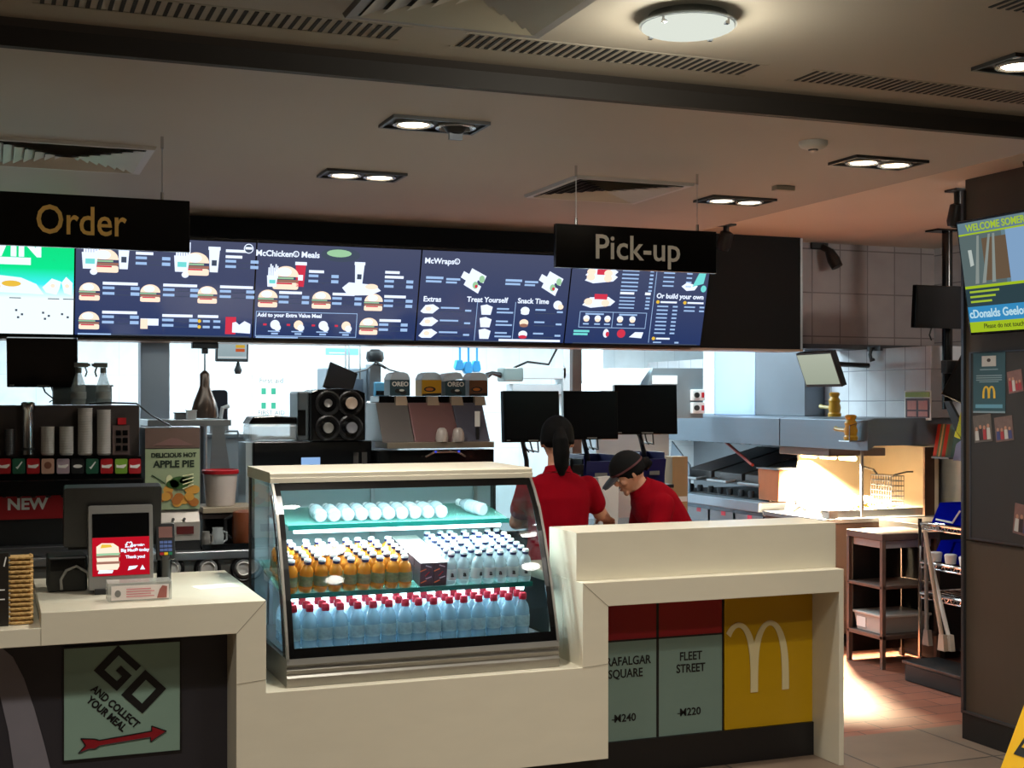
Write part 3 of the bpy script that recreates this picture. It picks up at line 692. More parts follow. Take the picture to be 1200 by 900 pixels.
# black printed border on the front glass
bw = .032
inn = [(y + .002, z) for y, z in curve]
bb = MB(); sheet(bb, inn, CX0 + .010, CX0 + bw, .004); sheet(bb, inn, CX1 - bw, CX1 - .010, .004)
sheet(bb, [(y + .002, z) for y, z in ((4.974, .628), (4.984, .664))], CX0 + bw, CX1 - bw, .004); sheet(bb, [(5.245, 1.245), (5.272, 1.274)], CX0 + bw, CX1 - bw, .004)
bb.build('glass_border', BLACK, t)
for x0, x1 in ((CX0, CX0 + .010), (CX1 - .010, CX1)):
    bm_ = MB(); sheet(bm_, [(y + .012, z) for y, z in curve], x0, x1, .02); bm_.build('edge_trim', STC, t)
for x in (CX0, CX1):
    sgn = 1 if x == CX0 else -1
    poly = [(x, y + .01, z) for y, z in curve] + [(x, 5.72, 1.273), (x, 5.72, .628)]
    MB().add(poly, [list(range(len(poly)))]).build('side_glass', GLASS, t)
    MB().box(min(x, x + sgn * .014), max(x, x + sgn * .014), 5.70, 5.765, .628, 1.274).build('corner_post', BLKP, t)
    s_ = MB(); s_.tube([(x + sgn * .004, y + .055, z + .0) for y, z in curve[:-1]], .005, 6); s_.build('side_seal', BLKP, t)
MB().box(CX0 + .014, CX1 - .014, 5.735, 5.755, .628, 1.274).build('back_panel', mat('case_back_white', (176, 190, 196), .35, var=.04), t)
bk = MB()
for x in (CX0 + .08, 1.56, CX1 - .10): bk.box(x, x + .018, 5.722, 5.735, .64, 1.27)
bk.build('shelf_upright', STEEL, t)
MB().box(CX0 + .012, CX1 - .012, 5.0, 5.735, .627, .634).build('deck', STEEL, t)
SHG = mat('shelf_glass_green', (120, 200, 184), .1, alpha=.55, var=0); SHE = mat('shelf_edge_green', (20, 92, 84), .2, var=.1)
TUBE = glow('case_tube', (214, 246, 255), 10.0)
def shelf(x0, x1, yf, zf, yb, slope, deck=False):
    zb_ = zf + (yb - yf) * math.tan(slope)
    s_ = MB().prism([(x0, yf, zf - .008), (x0, yf, zf), (x0, yb, zb_), (x0, yb, zb_ - .008)], (x1 - x0, 0, 0))
    o = s_.build('shelf', SHG, t)
    MB().box(x0, x1, yf - .006, yf, zf - .016, zf + .004).build('shelf_edge', SHE, o)
    MB().tube([(x0 + .03, yf + .03, zf - .022), (x1 - .03, yf + .03, zf - .024)], .011, 10).build('light_tube', TUBE, o)
    for x in (x0 + .02, x1 - .03): MB().prism([(x, yf + .02, zf - .01), (x, yb, zb_ - .01), (x, yb, zb_ - .05)], (.008, 0, 0)).build('shelf_bracket', WHITE, o)
SL = R(9)
ZM1, ZT1 = .838, 1.089
shelf(CX0 + .03, CX1 - .028, 5.19, ZM1, 5.70, SL)
shelf(1.12, CX1 - .06, 5.38, ZT1, 5.70, SL)
MB().tube([(CX0 + .06, 5.31, 1.262), (CX1 - .06, 5.31, 1.262)], .009, 10).build('light_tube', TUBE, t)
for (y, z, rx, pw_) in ((5.31, 1.25, -12, 13.0), (5.42, ZT1 - .034, -8, 11.0), (5.23, ZM1 - .034, -6, 12.0)):
    light('case_strip_light', 'AREA', ((CX0 + CX1) / 2, y, z), pw_, (.80, .95, 1.0), .98, .02, (R(rx), 0, 0))

# bottles: every one its own object
WATER = mat('water_bottle_body', (178, 216, 236), .12, alpha=.5, var=0, spec=.8)
CLRB = mat('clear_bottle_body', (206, 226, 234), .12, alpha=.5, var=0, spec=.8)
AMB = mat('amber_juice', (206, 130, 40), .15, alpha=.88, var=.05, spec=.7)
CAPR = mat('cap_red', (206, 30, 60), .35, var=.04); CAPN = mat('cap_navy', (20, 30, 78), .35, var=.04); CAPW = mat('cap_white_and_glare', (236, 240, 244), .35, var=.02)  # white doubles as painted glare on the navy cap tops
LABW = mat('label_pale', (190, 214, 236), .5, var=.45, scale=90, alpha=.75); LABG = mat('label_green_grey', (104, 112, 78), .5, var=.55, scale=90); LABL = mat('label_light', (196, 206, 206), .5, var=.1, alpha=.9)
def bottle(name, label, group, r, h, body, lab, capm, cap_top, l0, l1, mark=None):
    t = thing(name, label, 'bottle', (0, 0, 0), group=group)
    pr = [(r * .82, .0), (r * .98, .006), (r, .02), (r * .94, h * .16), (r, h * .2), (r, h * .52), (r * .95, h * .58), (r * .98, h * .62), (r * .78, h * .74), (r * .46, h * .82), (r * .40, h * .88)]
    MB().lathe(pr, n=12).build('bottle_body', body, t, local=True)
    MB().lathe([(r * 1.015, h * l0), (r * 1.015, h * l1)], n=12, cap=False).build('paper_label', lab, t, local=True)
    if mark:
        m_ = MB(); m_.text(mark, h * .22, 0, Matrix.Translation((0, -r * 1.03, h * (l0 + l1) / 2)), bold=.001); m_.build('label_mark', INK, t, local=True)
    c = MB().lathe([(r * .50, h * .845), (r * .54, h * .855), (r * .54, h * .925)], n=12, mi=0, cap=False).lathe([(r * .54, h * .925), (r * .53, h * .975), (r * .44, h), (.001, h)], n=12, mi=1)
    c.build('cap', [capm, cap_top], t, local=True)
    return t
def deck_z(y, yf, zf, s_): return zf + (y - yf) * math.tan(s_)
def fill(proto, xs, ys, yf, zf, s_, jit=.002):
    first = True
    for iy, y in enumerate(ys):
        for x in xs:
            loc = (x + rnd.uniform(-jit, jit), y + rnd.uniform(-jit, jit), deck_z(y, yf, zf, s_) + .001)
            rt = (s_, 0, rnd.uniform(-.5, .5) if not first else 0)
            if first: proto.location = loc; proto.rotation_euler = rt; first = False
            else: dup(proto, loc, rt)
wb = bottle('water_bottle', 'red capped water bottle standing on the bottom deck of the cooler', 'red capped water bottles on the bottom deck', .0295, .178, WATER, LABW, CAPR, mat('cap_red_top', (226, 60, 84), .35), .24, .5)
fill(wb, [1.074 + .0633 * k for k in range(16)], [5.075 + .064 * k for k in range(4)], 5.0, .634, R(3))
jb = bottle('juice_bottle', 'orange juice bottle with navy cap and glare-white top on the middle cooler shelf', 'orange juice bottles on the middle shelf', .0275, .132, AMB, LABG, CAPN, CAPW, .2, .5)  # white cap top paints in the glare from above
fill(jb, [1.096 + .0588 * k for k in range(9)], [5.222 + .059 * k for k in range(6)], 5.19, ZM1, SL)
cb_ = bottle('fruit_water_bottle', 'small clear bottle with navy cap on the middle cooler shelf', 'clear navy capped bottles on the middle shelf', .0262, .136, CLRB, LABL, CAPN, CAPW, .18, .5, 'a')  # navy cap, its top whitened for overhead glare
fill(cb_, [1.762 + .0555 * k for k in range(7)], [5.222 + .057 * k for k in range(7)], 5.19, ZM1, SL)
# lying bottles on the top shelf
lb = bottle('lying_water_bottle', 'clear bottle lying with its base to the front on the top cooler shelf', 'clear bottles lying on the top shelf', .0292, .17, CLRB, LABW, CAPW, CAPW, .24, .55)
for k in range(10):
    loc = (1.262 + .0585 * k, 5.41, deck_z(5.41, 5.38, ZT1, SL) + .0305); rt = (R(-90) + SL, 0, 0)
    if k == 0: lb.location = loc; lb.rotation_euler = rt
    else: dup(lb, loc, rt)
dup(lb, (1.985, 5.43, deck_z(5.43, 5.38, ZT1, SL) + .0305), Euler((R(-90) + SL, 0, R(24))), 'clear bottle lying askew at the right end of the top cooler shelf')
# cartons
cj = thing('drink_carton', 'dark fronted drink carton with white top between juice and clear bottles', 'carton', (0, 0, 0), group='drink cartons on the middle shelf')
MB().box(-.0285, .0285, 0, .085, 0, .098).build('carton_box', mat('carton_purple', (66, 52, 62), .5, var=.1), cj, local=True, bevel=.002)
MB().box(-.0285, .0285, 0, .085, .0982, .1).build('carton_top', PAPER, cj, local=True)
cm = MB()
for k in range(5): cm.cbox((rnd.uniform(-.018, .018), -.0008, .02 + .016 * k), (.026, .001, .004), k % 3, (0, rnd.uniform(-.8, .8), 0))
cm.build('carton_print', [mat('print_orange', (216, 110, 60), .5), mat('print_pale', (190, 180, 190), .5), RED], cj, local=True)
first = True
for iy in range(5):
    for k in range(2):
        y = 5.205 + .088 * iy; loc = (1.652 + .0585 * k, y, deck_z(y, 5.19, ZM1, SL) + .001)
        if first: cj.location = loc; cj.rotation_euler = (SL, 0, 0); first = False
        else: dup(cj, loc, (SL, 0, 0))
# ------------------------------------------------------------------ things on the service counter, left
def T3(x, y, z): return Matrix.Translation((x, y, z))
def RZ(a): return Matrix.Rotation(R(a), 4, 'Z')
# till screen with its customer display, seen from the front
YT = 5.30
p0 = PY(147, 693, YT)
t = thing('till', 'black till with grey framed customer screen showing a red burger advert', 'till', (p0.x, YT, ZL))
cdx0, cdx1 = XY(104, YT), XY(180, YT); cz0, cz1 = ZY(142, 690, YT), ZY(142, 592, YT)
CM = T3((cdx0 + cdx1) / 2, YT, cz0) @ Matrix.Rotation(R(-6), 4, 'X')
wd, hd = cdx1 - cdx0, cz1 - cz0
MB().prism([(x, 0, z) for x, z in rrect(-wd / 2, wd / 2, 0, hd, .008)], (0, .035, 0), 0, CM).build('display_frame', GREYP, t, bevel=.002)
MB().box(-wd / 2 + .014, wd / 2 - .014, -.002, .001, hd * .62, hd * .90, 0, CM).build('display_glass', BLACK, t)
ADR = screen_mat('advert_red', (190, 16, 36), (206, 20, 40), .85)
o = MB().box(-wd / 2 + .014, wd / 2 - .014, -.002, .001, hd * .16, hd * .615, 0, CM).build('advert_screen', ADR, t)
a = MB(); bw_ = wd
def adp(u, v): return ((u - .5) * wd, v * hd)
def adplate(pts, mi, d=.003): a.plate([adp(*q) for q in pts], .0012, mi, CM @ T3(0, -d, 0))
adplate([(.13, .23), (.44, .23), (.47, .27), (.47, .30), (.12, .30)], 1); adplate([(.12, .30), (.48, .30), (.48, .33), (.12, .33)], 4, .0034); adplate([(.13, .33), (.46, .33), (.46, .375), (.12, .375)], 1, .0036)
adplate([(.12, .375), (.48, .375), (.49, .40), (.46, .42), (.12, .42)], 4, .004); adplate([(.12, .40), (.30, .405), (.46, .40), (.49, .43), (.12, .43)], 3, .0044)
adplate([(.12, .43), (.47, .43), (.46, .50), (.38, .545), (.2, .55), (.12, .51)], 1, .0046); adplate([(.18, .49), (.36, .50), (.34, .53), (.2, .535)], 6, .005)
for s_, (u, v), sz in (('\u00a32', (.62, .52), .030), ('Supersize', (.76, .515), .013), ('Big Mac\u00ae today', (.715, .455), .0165), ('Thank you!', (.72, .375), .016)):
    x, z = adp(u, v); a.text(s_, sz, 0, CM @ T3(x, -.0025, z), bold=.0007)
for q in ([(.14, .19), (.36, .19), (.38, .225), (.16, .235)], [(.60, .215), (.72, .235), (.76, .27), (.62, .265)], [(.79, .22), (.87, .22), (.83, .275)]): adplate(q, 0)
a.build('advert_picture', FOOD, o)
tx0, tx1 = XY(74, YT + .09), XY(188, YT + .09)
TM = T3((tx0 + tx1) / 2, YT + .09, ZY(130, 640, YT + .09)) @ Matrix.Rotation(R(14), 4, 'X')
hh = (640 - 571) / F * 5.4
MB().prism([(x, 0, z) for x, z in rrect(-(tx1 - tx0) / 2, (tx1 - tx0) / 2, 0, hh, .012)], (0, .05, 0), 0, TM).build('till_screen', mat('till_black', (20, 20, 19), .45), t, bevel=.003)
MB().box(tx0 + .02, tx1 - .02, YT + .14, YT + .16, ZL + .16, ZL + .17).build('screen_ledge', BLKP, t)
m = MB().prism([(tx0 + .14, YT + .10, ZL + .001), (tx0 + .14, YT + .24, ZL + .001), (tx0 + .14, YT + .2, ZL + .2), (tx0 + .14, YT + .13, ZL + .2)], (tx1 - tx0 - .2, 0, 0))
m.build('till_stand', BLKP, t, bevel=.004)
MB().box(cdx0 + .02, cdx1 - .05, YT - .01, YT + .10, ZL + .001, ZL + .022).build('display_foot', BLKM, t, bevel=.003)
# drawer box with cable behind the till
px = (XY(56, 5.42), XY(104, 5.42))
t = thing('receipt_printer', 'low black receipt printer with a grey cable loop, left of the till', 'printer', ((px[0] + px[1]) / 2, 5.5, ZL))
zt = ZY(80, 652, 5.42)
MB().box(px[0], px[1] - .005, 5.42, 5.60, ZL + .001, zt).build('printer_body', mat('printer_black', (26, 27, 25), .4), t, bevel=.008)
MB().box(px[0] + .01, px[1] - .015, 5.418, 5.421, zt - .055, zt - .012).build('paper_slot', BLACK, t)
c0 = PY(72, 691, 5.40)
MB().tube([(c0.x + .001, 5.405, ZL + .012), (c0.x - .002, 5.405, ZL + .05), (c0.x + .018, 5.404, ZL + .085), (c0.x + .055, 5.403, ZL + .10), (c0.x + .095, 5.404, ZL + .075), (c0.x + .107, 5.405, ZL + .035)], .0055, 8).build('cable', mat('cable_grey', (150, 148, 142), .45), t)
# card reader on its stalk
YC_ = 5.36
t = thing('card_reader', 'dark card payment terminal with keypad on a black stalk beside the till', 'card reader', (XY(193, YC_), YC_, ZL))
rx0, rx1 = XY(183, YC_), XY(205, YC_)
RM = T3((rx0 + rx1) / 2, YC_ - .02, ZY(194, 655, YC_)) @ Matrix.Rotation(R(-14), 4, 'X')
rw = (rx1 - rx0); rh = (655 - 612) / F * 5.2
MB().prism([(x, 0, z) for x, z in rrect(-rw / 2, rw / 2, 0, rh, .009)], (0, .03, 0), 0, RM).build('reader_body', BLKP, t, bevel=.003)
MB().box(-rw * .36, rw * .36, -.0015, .001, rh * .60, rh * .9, 0, RM).build('reader_screen', mat('reader_lcd', (120, 84, 78), .3), t)
kb = MB()
for r_ in range(4):
    for c_ in range(3): kb.box((-.32 + .225 * c_) * rw, (-.13 + .225 * c_) * rw, -.003, .001, rh * (.12 + .105 * r_), rh * (.12 + .105 * r_) + rh * .075, (2 + c_ if r_ == 0 else 0), RM)
kb.build('keypad', [mat('key_blue', (84, 104, 160), .4), WHITE, RED, YEL, GREEN], t)
MB().tube([(XY(193, YC_), YC_ + .03, ZL), (XY(193, YC_), YC_ + .025, ZL + .06), (XY(193, YC_), YC_ + .0, ZY(194, 648, YC_))], .028, 12).build('reader_stalk', BLACK, t)
# acrylic leaflet holder
YA = 5.09
ax0, ax1 = XY(126, YA), XY(201, YA)
t = thing('leaflet_stand', 'low clear acrylic stand with a white charity leaflet in front of the till', 'leaflet stand', ((ax0 + ax1) / 2, YA, ZL))
za0, za1 = ZL + .001, ZY(163, 682, YA)
MB().prism([(ax0, YA - .012, za0), (ax0, YA - .01, za1), (ax0, YA + .075, za1 + .004), (ax0, YA + .075, za0)], (ax1 - ax0, 0, 0)).build('acrylic_block', mat('acrylic', (196, 196, 188), .12, alpha=.45, var=0), t, bevel=.002)
MB().box(ax0 + .012, ax1 - .012, YA - .0165, YA - .0135, za0 + .006, za1 - .01).build('leaflet', mat('leaflet_white', (226, 216, 210), .5), t)
lm = MB(); PK = mat('leaflet_pink', (206, 130, 136), .5)
for k in range(4): lm.box(ax0 + .065, ax0 + .165 - .012 * (k % 2), YA - .0178, YA - .0165, za0 + .016 + .009 * k, za0 + .0195 + .009 * k, 0)
lm.plate(ell(ax0 + .035, za0 + .03, .011, .013), .001, 1, T3(0, YA - .0178, 0)); lm.plate([(ax1 - .055, za0 + .008), (ax1 - .02, za0 + .008), (ax1 - .018, za0 + .05), (ax1 - .035, za1 - .014), (ax1 - .045, za0 + .04)], .001, 2, T3(0, YA - .0178, 0))
lm.build('leaflet_print', [PK, GREYP, mat('leaflet_rust', (150, 84, 76), .5)], t)
q = PZ(258, 692, ZL)
tag(MB().cbox((q.x, q.y + .12, ZL + .0008), (.16, .1, .0012), 0, (0, 0, R(12))).build('paper_sheet', PAPER), 'white sheet of paper lying on the right end of the left counter', 'paper')
# wicker block and the tent card at the far left
YW = 5.02
WICK = mat('wicker', (196, 158, 96), .6, var=.35, scale=60, bump=.4)
wx0, wx1 = XY(11, YW), XY(37, YW); t = thing('wicker_basket', 'small upright woven wicker basket at the left end of the counter', 'basket', ((wx0 + wx1) / 2, YW + .05, ZLL))
zt = ZY(24, 652, YW)
core = MB().box(wx0 + .004, wx1 - .004, YW + .004, YW + .096, ZLL + .001, zt - .004); core.build('basket_body', WICK, t)
wv = MB(); n = 15
for k in range(n):
    z = ZLL + .007 + (zt - ZLL - .012) * k / (n - 1)
    for j in range(6):
        x = wx0 + (wx1 - wx0) * (j + .5) / 6; d = .004 if (j + k) % 2 else 0
        wv.tube([(x - .009, YW + .002 - d, z), (x, YW - .002 - d, z), (x + .009, YW + .002 - d, z)], .0055, 6)
    for j in range(5): wv.tube([(wx1 - .002 + (.004 if (j + k) % 2 else 0), YW + .005 + .018 * j, z), (wx1 - .002 + (.004 if (j + k) % 2 else 0), YW + .023 + .018 * j, z)], .0055, 6)
wv.build('weave', WICK, t, kind='stuff')
YK = 5.0
kx1 = XY(10, YK); t = thing('tent_card', 'black card sign with white script edge at the far left of the counter', 'card sign', (kx1 - .08, YK, ZLL))
MB().box(kx1 - .2, kx1, YK, YK + .012, ZLL + .001, ZY(5, 648, YK)).build('card_board', mat('card_black', (34, 28, 22), .45), t)
cm = MB()
cm.text('d', .05, 0, T3(kx1 - .05, YK - .001, ZY(5, 659, YK))).text('l', .05, 0, T3(kx1 - .012, YK - .001, ZY(5, 659, YK)) @ Matrix.Rotation(R(12), 4, 'Y'))
for z in (692, 703): cm.box(kx1 - .12, kx1 - .012, YK - .001, YK, ZY(5, z, YK), ZY(5, z, YK) + .004)
cm.build('lettering', PAPER, t)

# ------------------------------------------------------------------ back counter on the left
YBK, ZBK = 6.25, .905
bx1 = XY(470, 6.3)
t = thing('back_counter', 'stainless steel back counter carrying the drinks machines', 'back counter', (.6, 6.6, 0))
MB().box(-1.5, bx1 + .35, YBK, 7.0, ZBK - .04, ZBK).build('steel_top', STEEL, t, bevel=.004)
MB().box(-1.5, bx1 + .35, YBK + .03, 6.98, .1, ZBK - .041).build('steel_front', mat('counter_steel_front', (150, 148, 140), .4, metal=.6, var=.06), t)
MB().box(-1.5, bx1 + .35, YBK + .08, 6.95, 0, .1).build('plinth', BLKM, t)
def cup_port(px, label):
    x = XY(px, YBK + .03); z = ZY(px, 667, YBK)
    t = thing('cup_dispenser', label, 'cup dispenser', (x, YBK + .03, z), group='round cup dispensers in the back counter front')
    M = T3(x, YBK + .03, z) @ Matrix.Rotation(R(90), 4, 'X')
    MB().lathe([(.062, .001), (.062, .014), (.054, .02), (.046, .014), (.046, .002)], n=24, M=M, cap=False).build('rubber_ring', BLKP, t)
    MB().lathe([(.047, .012), (.044, .016), (.036, .010), (.036, .003)], n=24, M=M, cap=False).build('steel_ring', CHROME, t)
    MB().lathe([(.036, .006), (.034, .022), (.030, .024), (.027, .012), (.001, .012)], n=20, M=M).build('paper_cup', PAPER, t)
cup_port(200, 'round cup dispenser in the steel counter front, nearest the card reader')
cup_port(243, 'round cup dispenser in the steel counter front, middle of three')
cup_port(285, 'round cup dispenser in the steel counter front, beside the cooler')
# drinks dispenser
YD = 6.34
dx0, dx1 = -.75, XY(165, YD)
zz = lambda py, px=100, Y=YD: ZY(px, py, Y)
t = thing('drinks_dispenser', 'wide black and brown soft drinks dispenser with a row of flavour buttons', 'drinks dispenser', ((dx0 + dx1) / 2, 6.6, ZBK))
MB().box(dx0, dx1, YD + .06, 6.92, zz(536), zz(475)).build('cup_cabinet', mat('dispenser_brown', (58, 50, 48), .4, var=.12, scale=20, stretch=(4, 1, .3)), t, bevel=.005)
MB().box(dx0, dx1 + .005, YD + .02, 6.92, zz(562), zz(535)).build('button_panel', BLACK, t, bevel=.004)
MB().box(dx0, dx1 + .01, YD - .06, YD + .30, zz(579), zz(561)).build('nozzle_block', BLACK, t, bevel=.006)
MB().box(dx0, dx1, YD + .05, 6.92, ZBK + .001, zz(578)).build('dispenser_back', BLKM, t)
MB().box(dx0, dx1, YD - .04, YD + .05, ZBK + .001, ZBK + .045).build('drip_tray', STEELD, t, bevel=.004)
rp = MB().box(dx0, XY(84, YD), YD + .03, YD + .05, zz(607), zz(580)); o = rp.build('red_panel', mat('new_red', (168, 12, 26), .35, var=.05), t)
tm = MB(); tm.text('NEW', .070, 0, T3(XY(32, YD + .03), YD + .0285, zz(590)), bold=.0025, sx=1.05); tm.build('lettering', PAPER, o)
BC = {'r': RED, 'g': mat('button_green', (26, 84, 60), .4), 'b': mat('button_beige', (190, 150, 130), .4), 'p': mat('button_pink', (170, 150, 160), .4), 'k': BLKP, 'l': mat('button_lime', (120, 160, 50), .4)}
for px, c in zip((5, 22, 39, 56, 74, 91, 108, 125, 142, 158), 'rgrbpkgrlr'):
    x = XY(px, YD + .02); q = MB()
    q.prism([(x + a, YD + .012, zz(546.5, px, YD) + b) for a, b in rrect(-.027, .027, -.034, .034, .006, 3)], (0, .01, 0), 0)
    ob = q.build('flavour_button', BC[c], t)
    q = MB()
    if c == 'g': q.plate([(-.014, -.004), (-.006, -.014), (.016, .018), (.012, .022), (-.006, -.002)], .001, 0, T3(x, YD + .0105, zz(546.5, px, YD)))
    elif c == 'k': q.plate(ell(0, 0, .02, .008), .001, 0, T3(x, YD + .0105, zz(546.5, px, YD)))
    elif c == 'b': q.plate(ell(0, .004, .016, .016), .001, 0, T3(x, YD + .0105, zz(546.5, px, YD)))
    else: q.plate([(-.022, -.006), (.01, -.009), (.022, .002), (.022, .009), (-.01, .004), (-.022, .008)], .001, 0, T3(x, YD + .0105, zz(546.5, px, YD)))
    q.build('button_mark', PAPER if c != 'b' else mat('mark_brown', (120, 70, 50), .5), ob)
    MB().lathe([(.008, -.014), (.013, -.008), (.013, .005)], (x, YD - .03, zz(579, px)), 10).build('nozzle', BLKP, t)
kp = MB().box(XY(133, YD), XY(153, YD), YD + .05, YD + .061, zz(534), zz(499)); o = kp.build('keypad_panel', mat('keypad_brown', (96, 78, 74), .4), t)
kk = MB()
for r_ in range(3):
    for c_ in range(2): kk.box(XY(137, YD) + .03 * c_, XY(137, YD) + .03 * c_ + .022, YD + .045, YD + .051, zz(529) + .035 * r_, zz(529) + .035 * r_ + .024, 0)
kk.build('key', BLACK, o)
MB().box(XY(139, YD), XY(149, YD), YD + .048, YD + .061, zz(498), zz(490)).build('red_badge', RED, t)
# stacks of cups in the front of the dispenser
CUPM = mat('cup_translucent', (190, 186, 182), .35, var=.03)
def stack(px, top, r, label, m=CUPM, bot=533.5):
    x = XY(px, YD + .01); z0, z1 = zz(bot, px), zz(top, px)
    t = thing('cup_stack', label, 'cups', (x, YD + .022, z0), group='cup stacks on the drinks dispenser')
    n = max(5, int((z1 - z0) / .011)); pr = []
    for k in range(n):
        z = z0 + (z1 - z0) * k / n; dz = (z1 - z0) / n
        pr += [(r * .93, z - z0), (r * .95, z - z0 + dz * .7), (r, z - z0 + dz * .75), (r, z - z0 + dz * .98)]
    pr[0] = (r * .8, pr[0][1])
    MB().lathe(pr, n=16, cap=True).build('stacked_cup', m, t, local=True)
    return t
stack(56, 500, .030, 'shorter stack of pale cups, nearest the tall chrome tube')
stack(78, 500, .032, 'shorter stack of pale cups, second from the chrome tube')
stack(100, 478, .033, 'tall stack of pale cups, third from the chrome tube')
stack(122, 480, .031, 'tall stack of pale cups beside the keypad')
stack(11, 503, .022, 'thin stack of dark silver cups at the left edge', STEELD)
x = XY(33, YD + .01); t = thing('chrome_tube', 'tall chrome cup tube on the front of the drinks dispenser', 'cup tube', (x, YD + .03, zz(533, 33)))
MB().lathe([(.026, 0), (.026, zz(482) - zz(533)), (.030, zz(480) - zz(533)), (.030, zz(473) - zz(533)), (.02, zz(472) - zz(533))], n=18).build('tube_body', CHROME, t, local=True)
MB().lathe([(.0275, .02), (.0275, .03)], n=18, cap=False).build('tube_band', BLKP, t, local=True)

# things standing on top of the dispenser
zdt = zz(475)
MB_ = MB
def spray(px, Y, label, mirror):
    x = XY(px, Y); t = thing('spray_bottle', label, 'spray bottle', (x, Y, zdt), group='spray bottles on the dispenser')
    hb = (470 - 443) / F * 6.7
    MB().lathe([(.030, .001), (.034, .01), (.034, hb * .72), (.026, hb * .92), (.013, hb * 1.3), (.012, hb * 1.42)], n=16).build('bottle_body', mat('spray_translucent', (214, 226, 222), .25, alpha=.45, var=.05), t, local=True)
    MB().lathe([(.036, .03), (.036, hb * .55)], n=16, cap=False).build('paper_label', mat('spray_label', (176, 186, 184), .5, var=.2, scale=40), t, local=True)
    s_ = -1 if mirror else 1; h2 = hb * 1.42
    q = MB().lathe([(.014, h2 - .012), (.014, h2 + .014)], n=12)
    q.cbox((s_ * -.012, 0, h2 + .026), (.062, .02, .022)).tube([(s_ * -.03, 0, h2 + .016), (s_ * -.038, 0, h2 - .008), (s_ * -.03, 0, h2 - .03)], .004, 6).cbox((s_ * -.046, 0, h2 + .026), (.014, .012, .012))
    q.build('trigger_head', mat('trigger_grey', (120, 126, 122), .4), t, local=True)
spray(92, 6.62, 'translucent spray bottle on the dispenser, nearer the black monitor', True)
spray(121, 6.62, 'translucent spray bottle on the dispenser, further from the black monitor', False)
YM = 6.72
tx_0, tx_1 = XY(62, 6.76), XY(131, 6.76)
q = thing('steel_pan', 'grey steel pan standing on the dispenser behind the spray bottles', 'pan', ((tx_0 + tx_1) / 2, 6.79, zdt))
MB().box(tx_0, tx_1, 6.755, 6.83, zdt + .001, ZY(95, 453, 6.76)).build('pan_body', mat('pan_grey', (128, 142, 142), .4, metal=.3), q, bevel=.004)
MB().box(tx_0 - .006, tx_1 + .006, 6.75, 6.835, ZY(95, 453, 6.76), ZY(95, 451, 6.76)).build('pan_rim', STEEL, q)
def monitor(name, label, pxs, Y, tilt, m=BLACK, th=.04, face=None, group=None, yaw=0, led=True):
    """flat screen: pxs = left, right, top, bottom pixel of its front"""
    x0, x1 = XY(pxs[0], Y), XY(pxs[1], Y); c = (pxs[0] + pxs[1]) / 2; z0, z1 = ZY(c, pxs[3], Y), ZY(c, pxs[2], Y)
    t = thing(name, label, 'monitor', ((x0 + x1) / 2, Y, z0), (R(tilt), 0, R(yaw)), group)
    w, h = x1 - x0, (z1 - z0) / math.cos(R(tilt))
    MB().box(-w / 2, w / 2, 0, th, 0, h).build('housing', m, t, local=True, bevel=.004)
    MB().box(-w / 2 + .012, w / 2 - .012, -.0015, 0, .02, h - .012).build('screen_face', face or mat('screen_off', (8, 9, 12), .22), t, local=True)
    if led:
        MB().box(-w * .08, w * .10, -.003, 0, .006, .012).build('maker_strip', GREYP, t, local=True)
        MB().box(-w * .46, -w * .40, -.003, 0, .008, .013).build('badge', GREYP, t, local=True)
    MB().box(-w * .25, w * .25, th, th + .03, h * .2, h * .8).build('rear_bulge', m, t, local=True, bevel=.006)
    return t, w, h
t, w_, h_ = monitor('order_monitor', 'black monitor tilted above the drinks dispenser', (8, 91, 397, 454), YM, 10, yaw=-4)
MB().tube([(0, .06, h_ * .5), (.02, .16, h_ * .2), (.05, .17, -.05), (.05, .16, zdt - wmat(t).translation.z + .004)], .012, 8).build('monitor_arm', BLKP, t, local=True)
MB().tube([(-.02, .05, .05), (.01, .04, -.03), (.05, .02, -.06), (.03, .05, -.08)], .004, 6).build('cable', BLKP, t, local=True)
tag(MB().tube([(XY(105, 6.55), 6.55, zdt + .006), (XY(125, 6.5), 6.5, zdt + .012), (XY(160, 6.45), 6.45, zdt + .008), (XY(178, 6.6), 6.6, ZY(178, 487, 6.6)), (XY(200, 6.75), 6.75, ZY(200, 499, 6.75))], .004, 8).build('power_cable', BLKP), 'black cable trailing from the dispenser top to the steel shelf', 'cable')

# apple pie poster panel with the machine below
YAP = 6.36
x0, x1 = XY(170, YAP), XY(234, YAP); zq = lambda py: ZY(202, py, YAP)
t = thing('pie_cabinet', 'tall display cabinet with green apple pie poster and brown top', 'display cabinet', ((x0 + x1) / 2, YAP + .12, ZBK))
MB().box(x0, x1, YAP + .002, YAP + .26, zq(597), zq(501)).build('cabinet_body', GREYD, t, bevel=.004)
MB().box(x0, x1, YAP - .004, YAP + .005, zq(525), zq(502)).build('brown_header', mat('header_brown', (104, 82, 74), .5), t)
MB().plate([(x0 + .03, zq(522)), (x0 + .12, zq(513)), (x1 - .1, zq(514)), (x1 - .03, zq(522))], .002, 0, T3(0, YAP - .006, 0)).build('header_print', mat('header_mauve', (122, 90, 86), .5), t)
pm = MB().box(x0, x1, YAP - .006, YAP + .004, zq(597), zq(526)); o = pm.build('poster', mat('poster_green', (150, 164, 130), .45, var=.1, scale=6), t)
a = MB(); c_ = (x0 + x1) / 2
a.text('DELICIOUS HOT', .028, 0, T3(c_ + .005, YAP - .0075, zq(533.5)), bold=.001); a.text('APPLE PIE', .044, 0, T3(c_ + .005, YAP - .0075, zq(544)), bold=.0016)
a.build('lettering', mat('poster_ink', (24, 40, 26), .5), o)
a = MB()
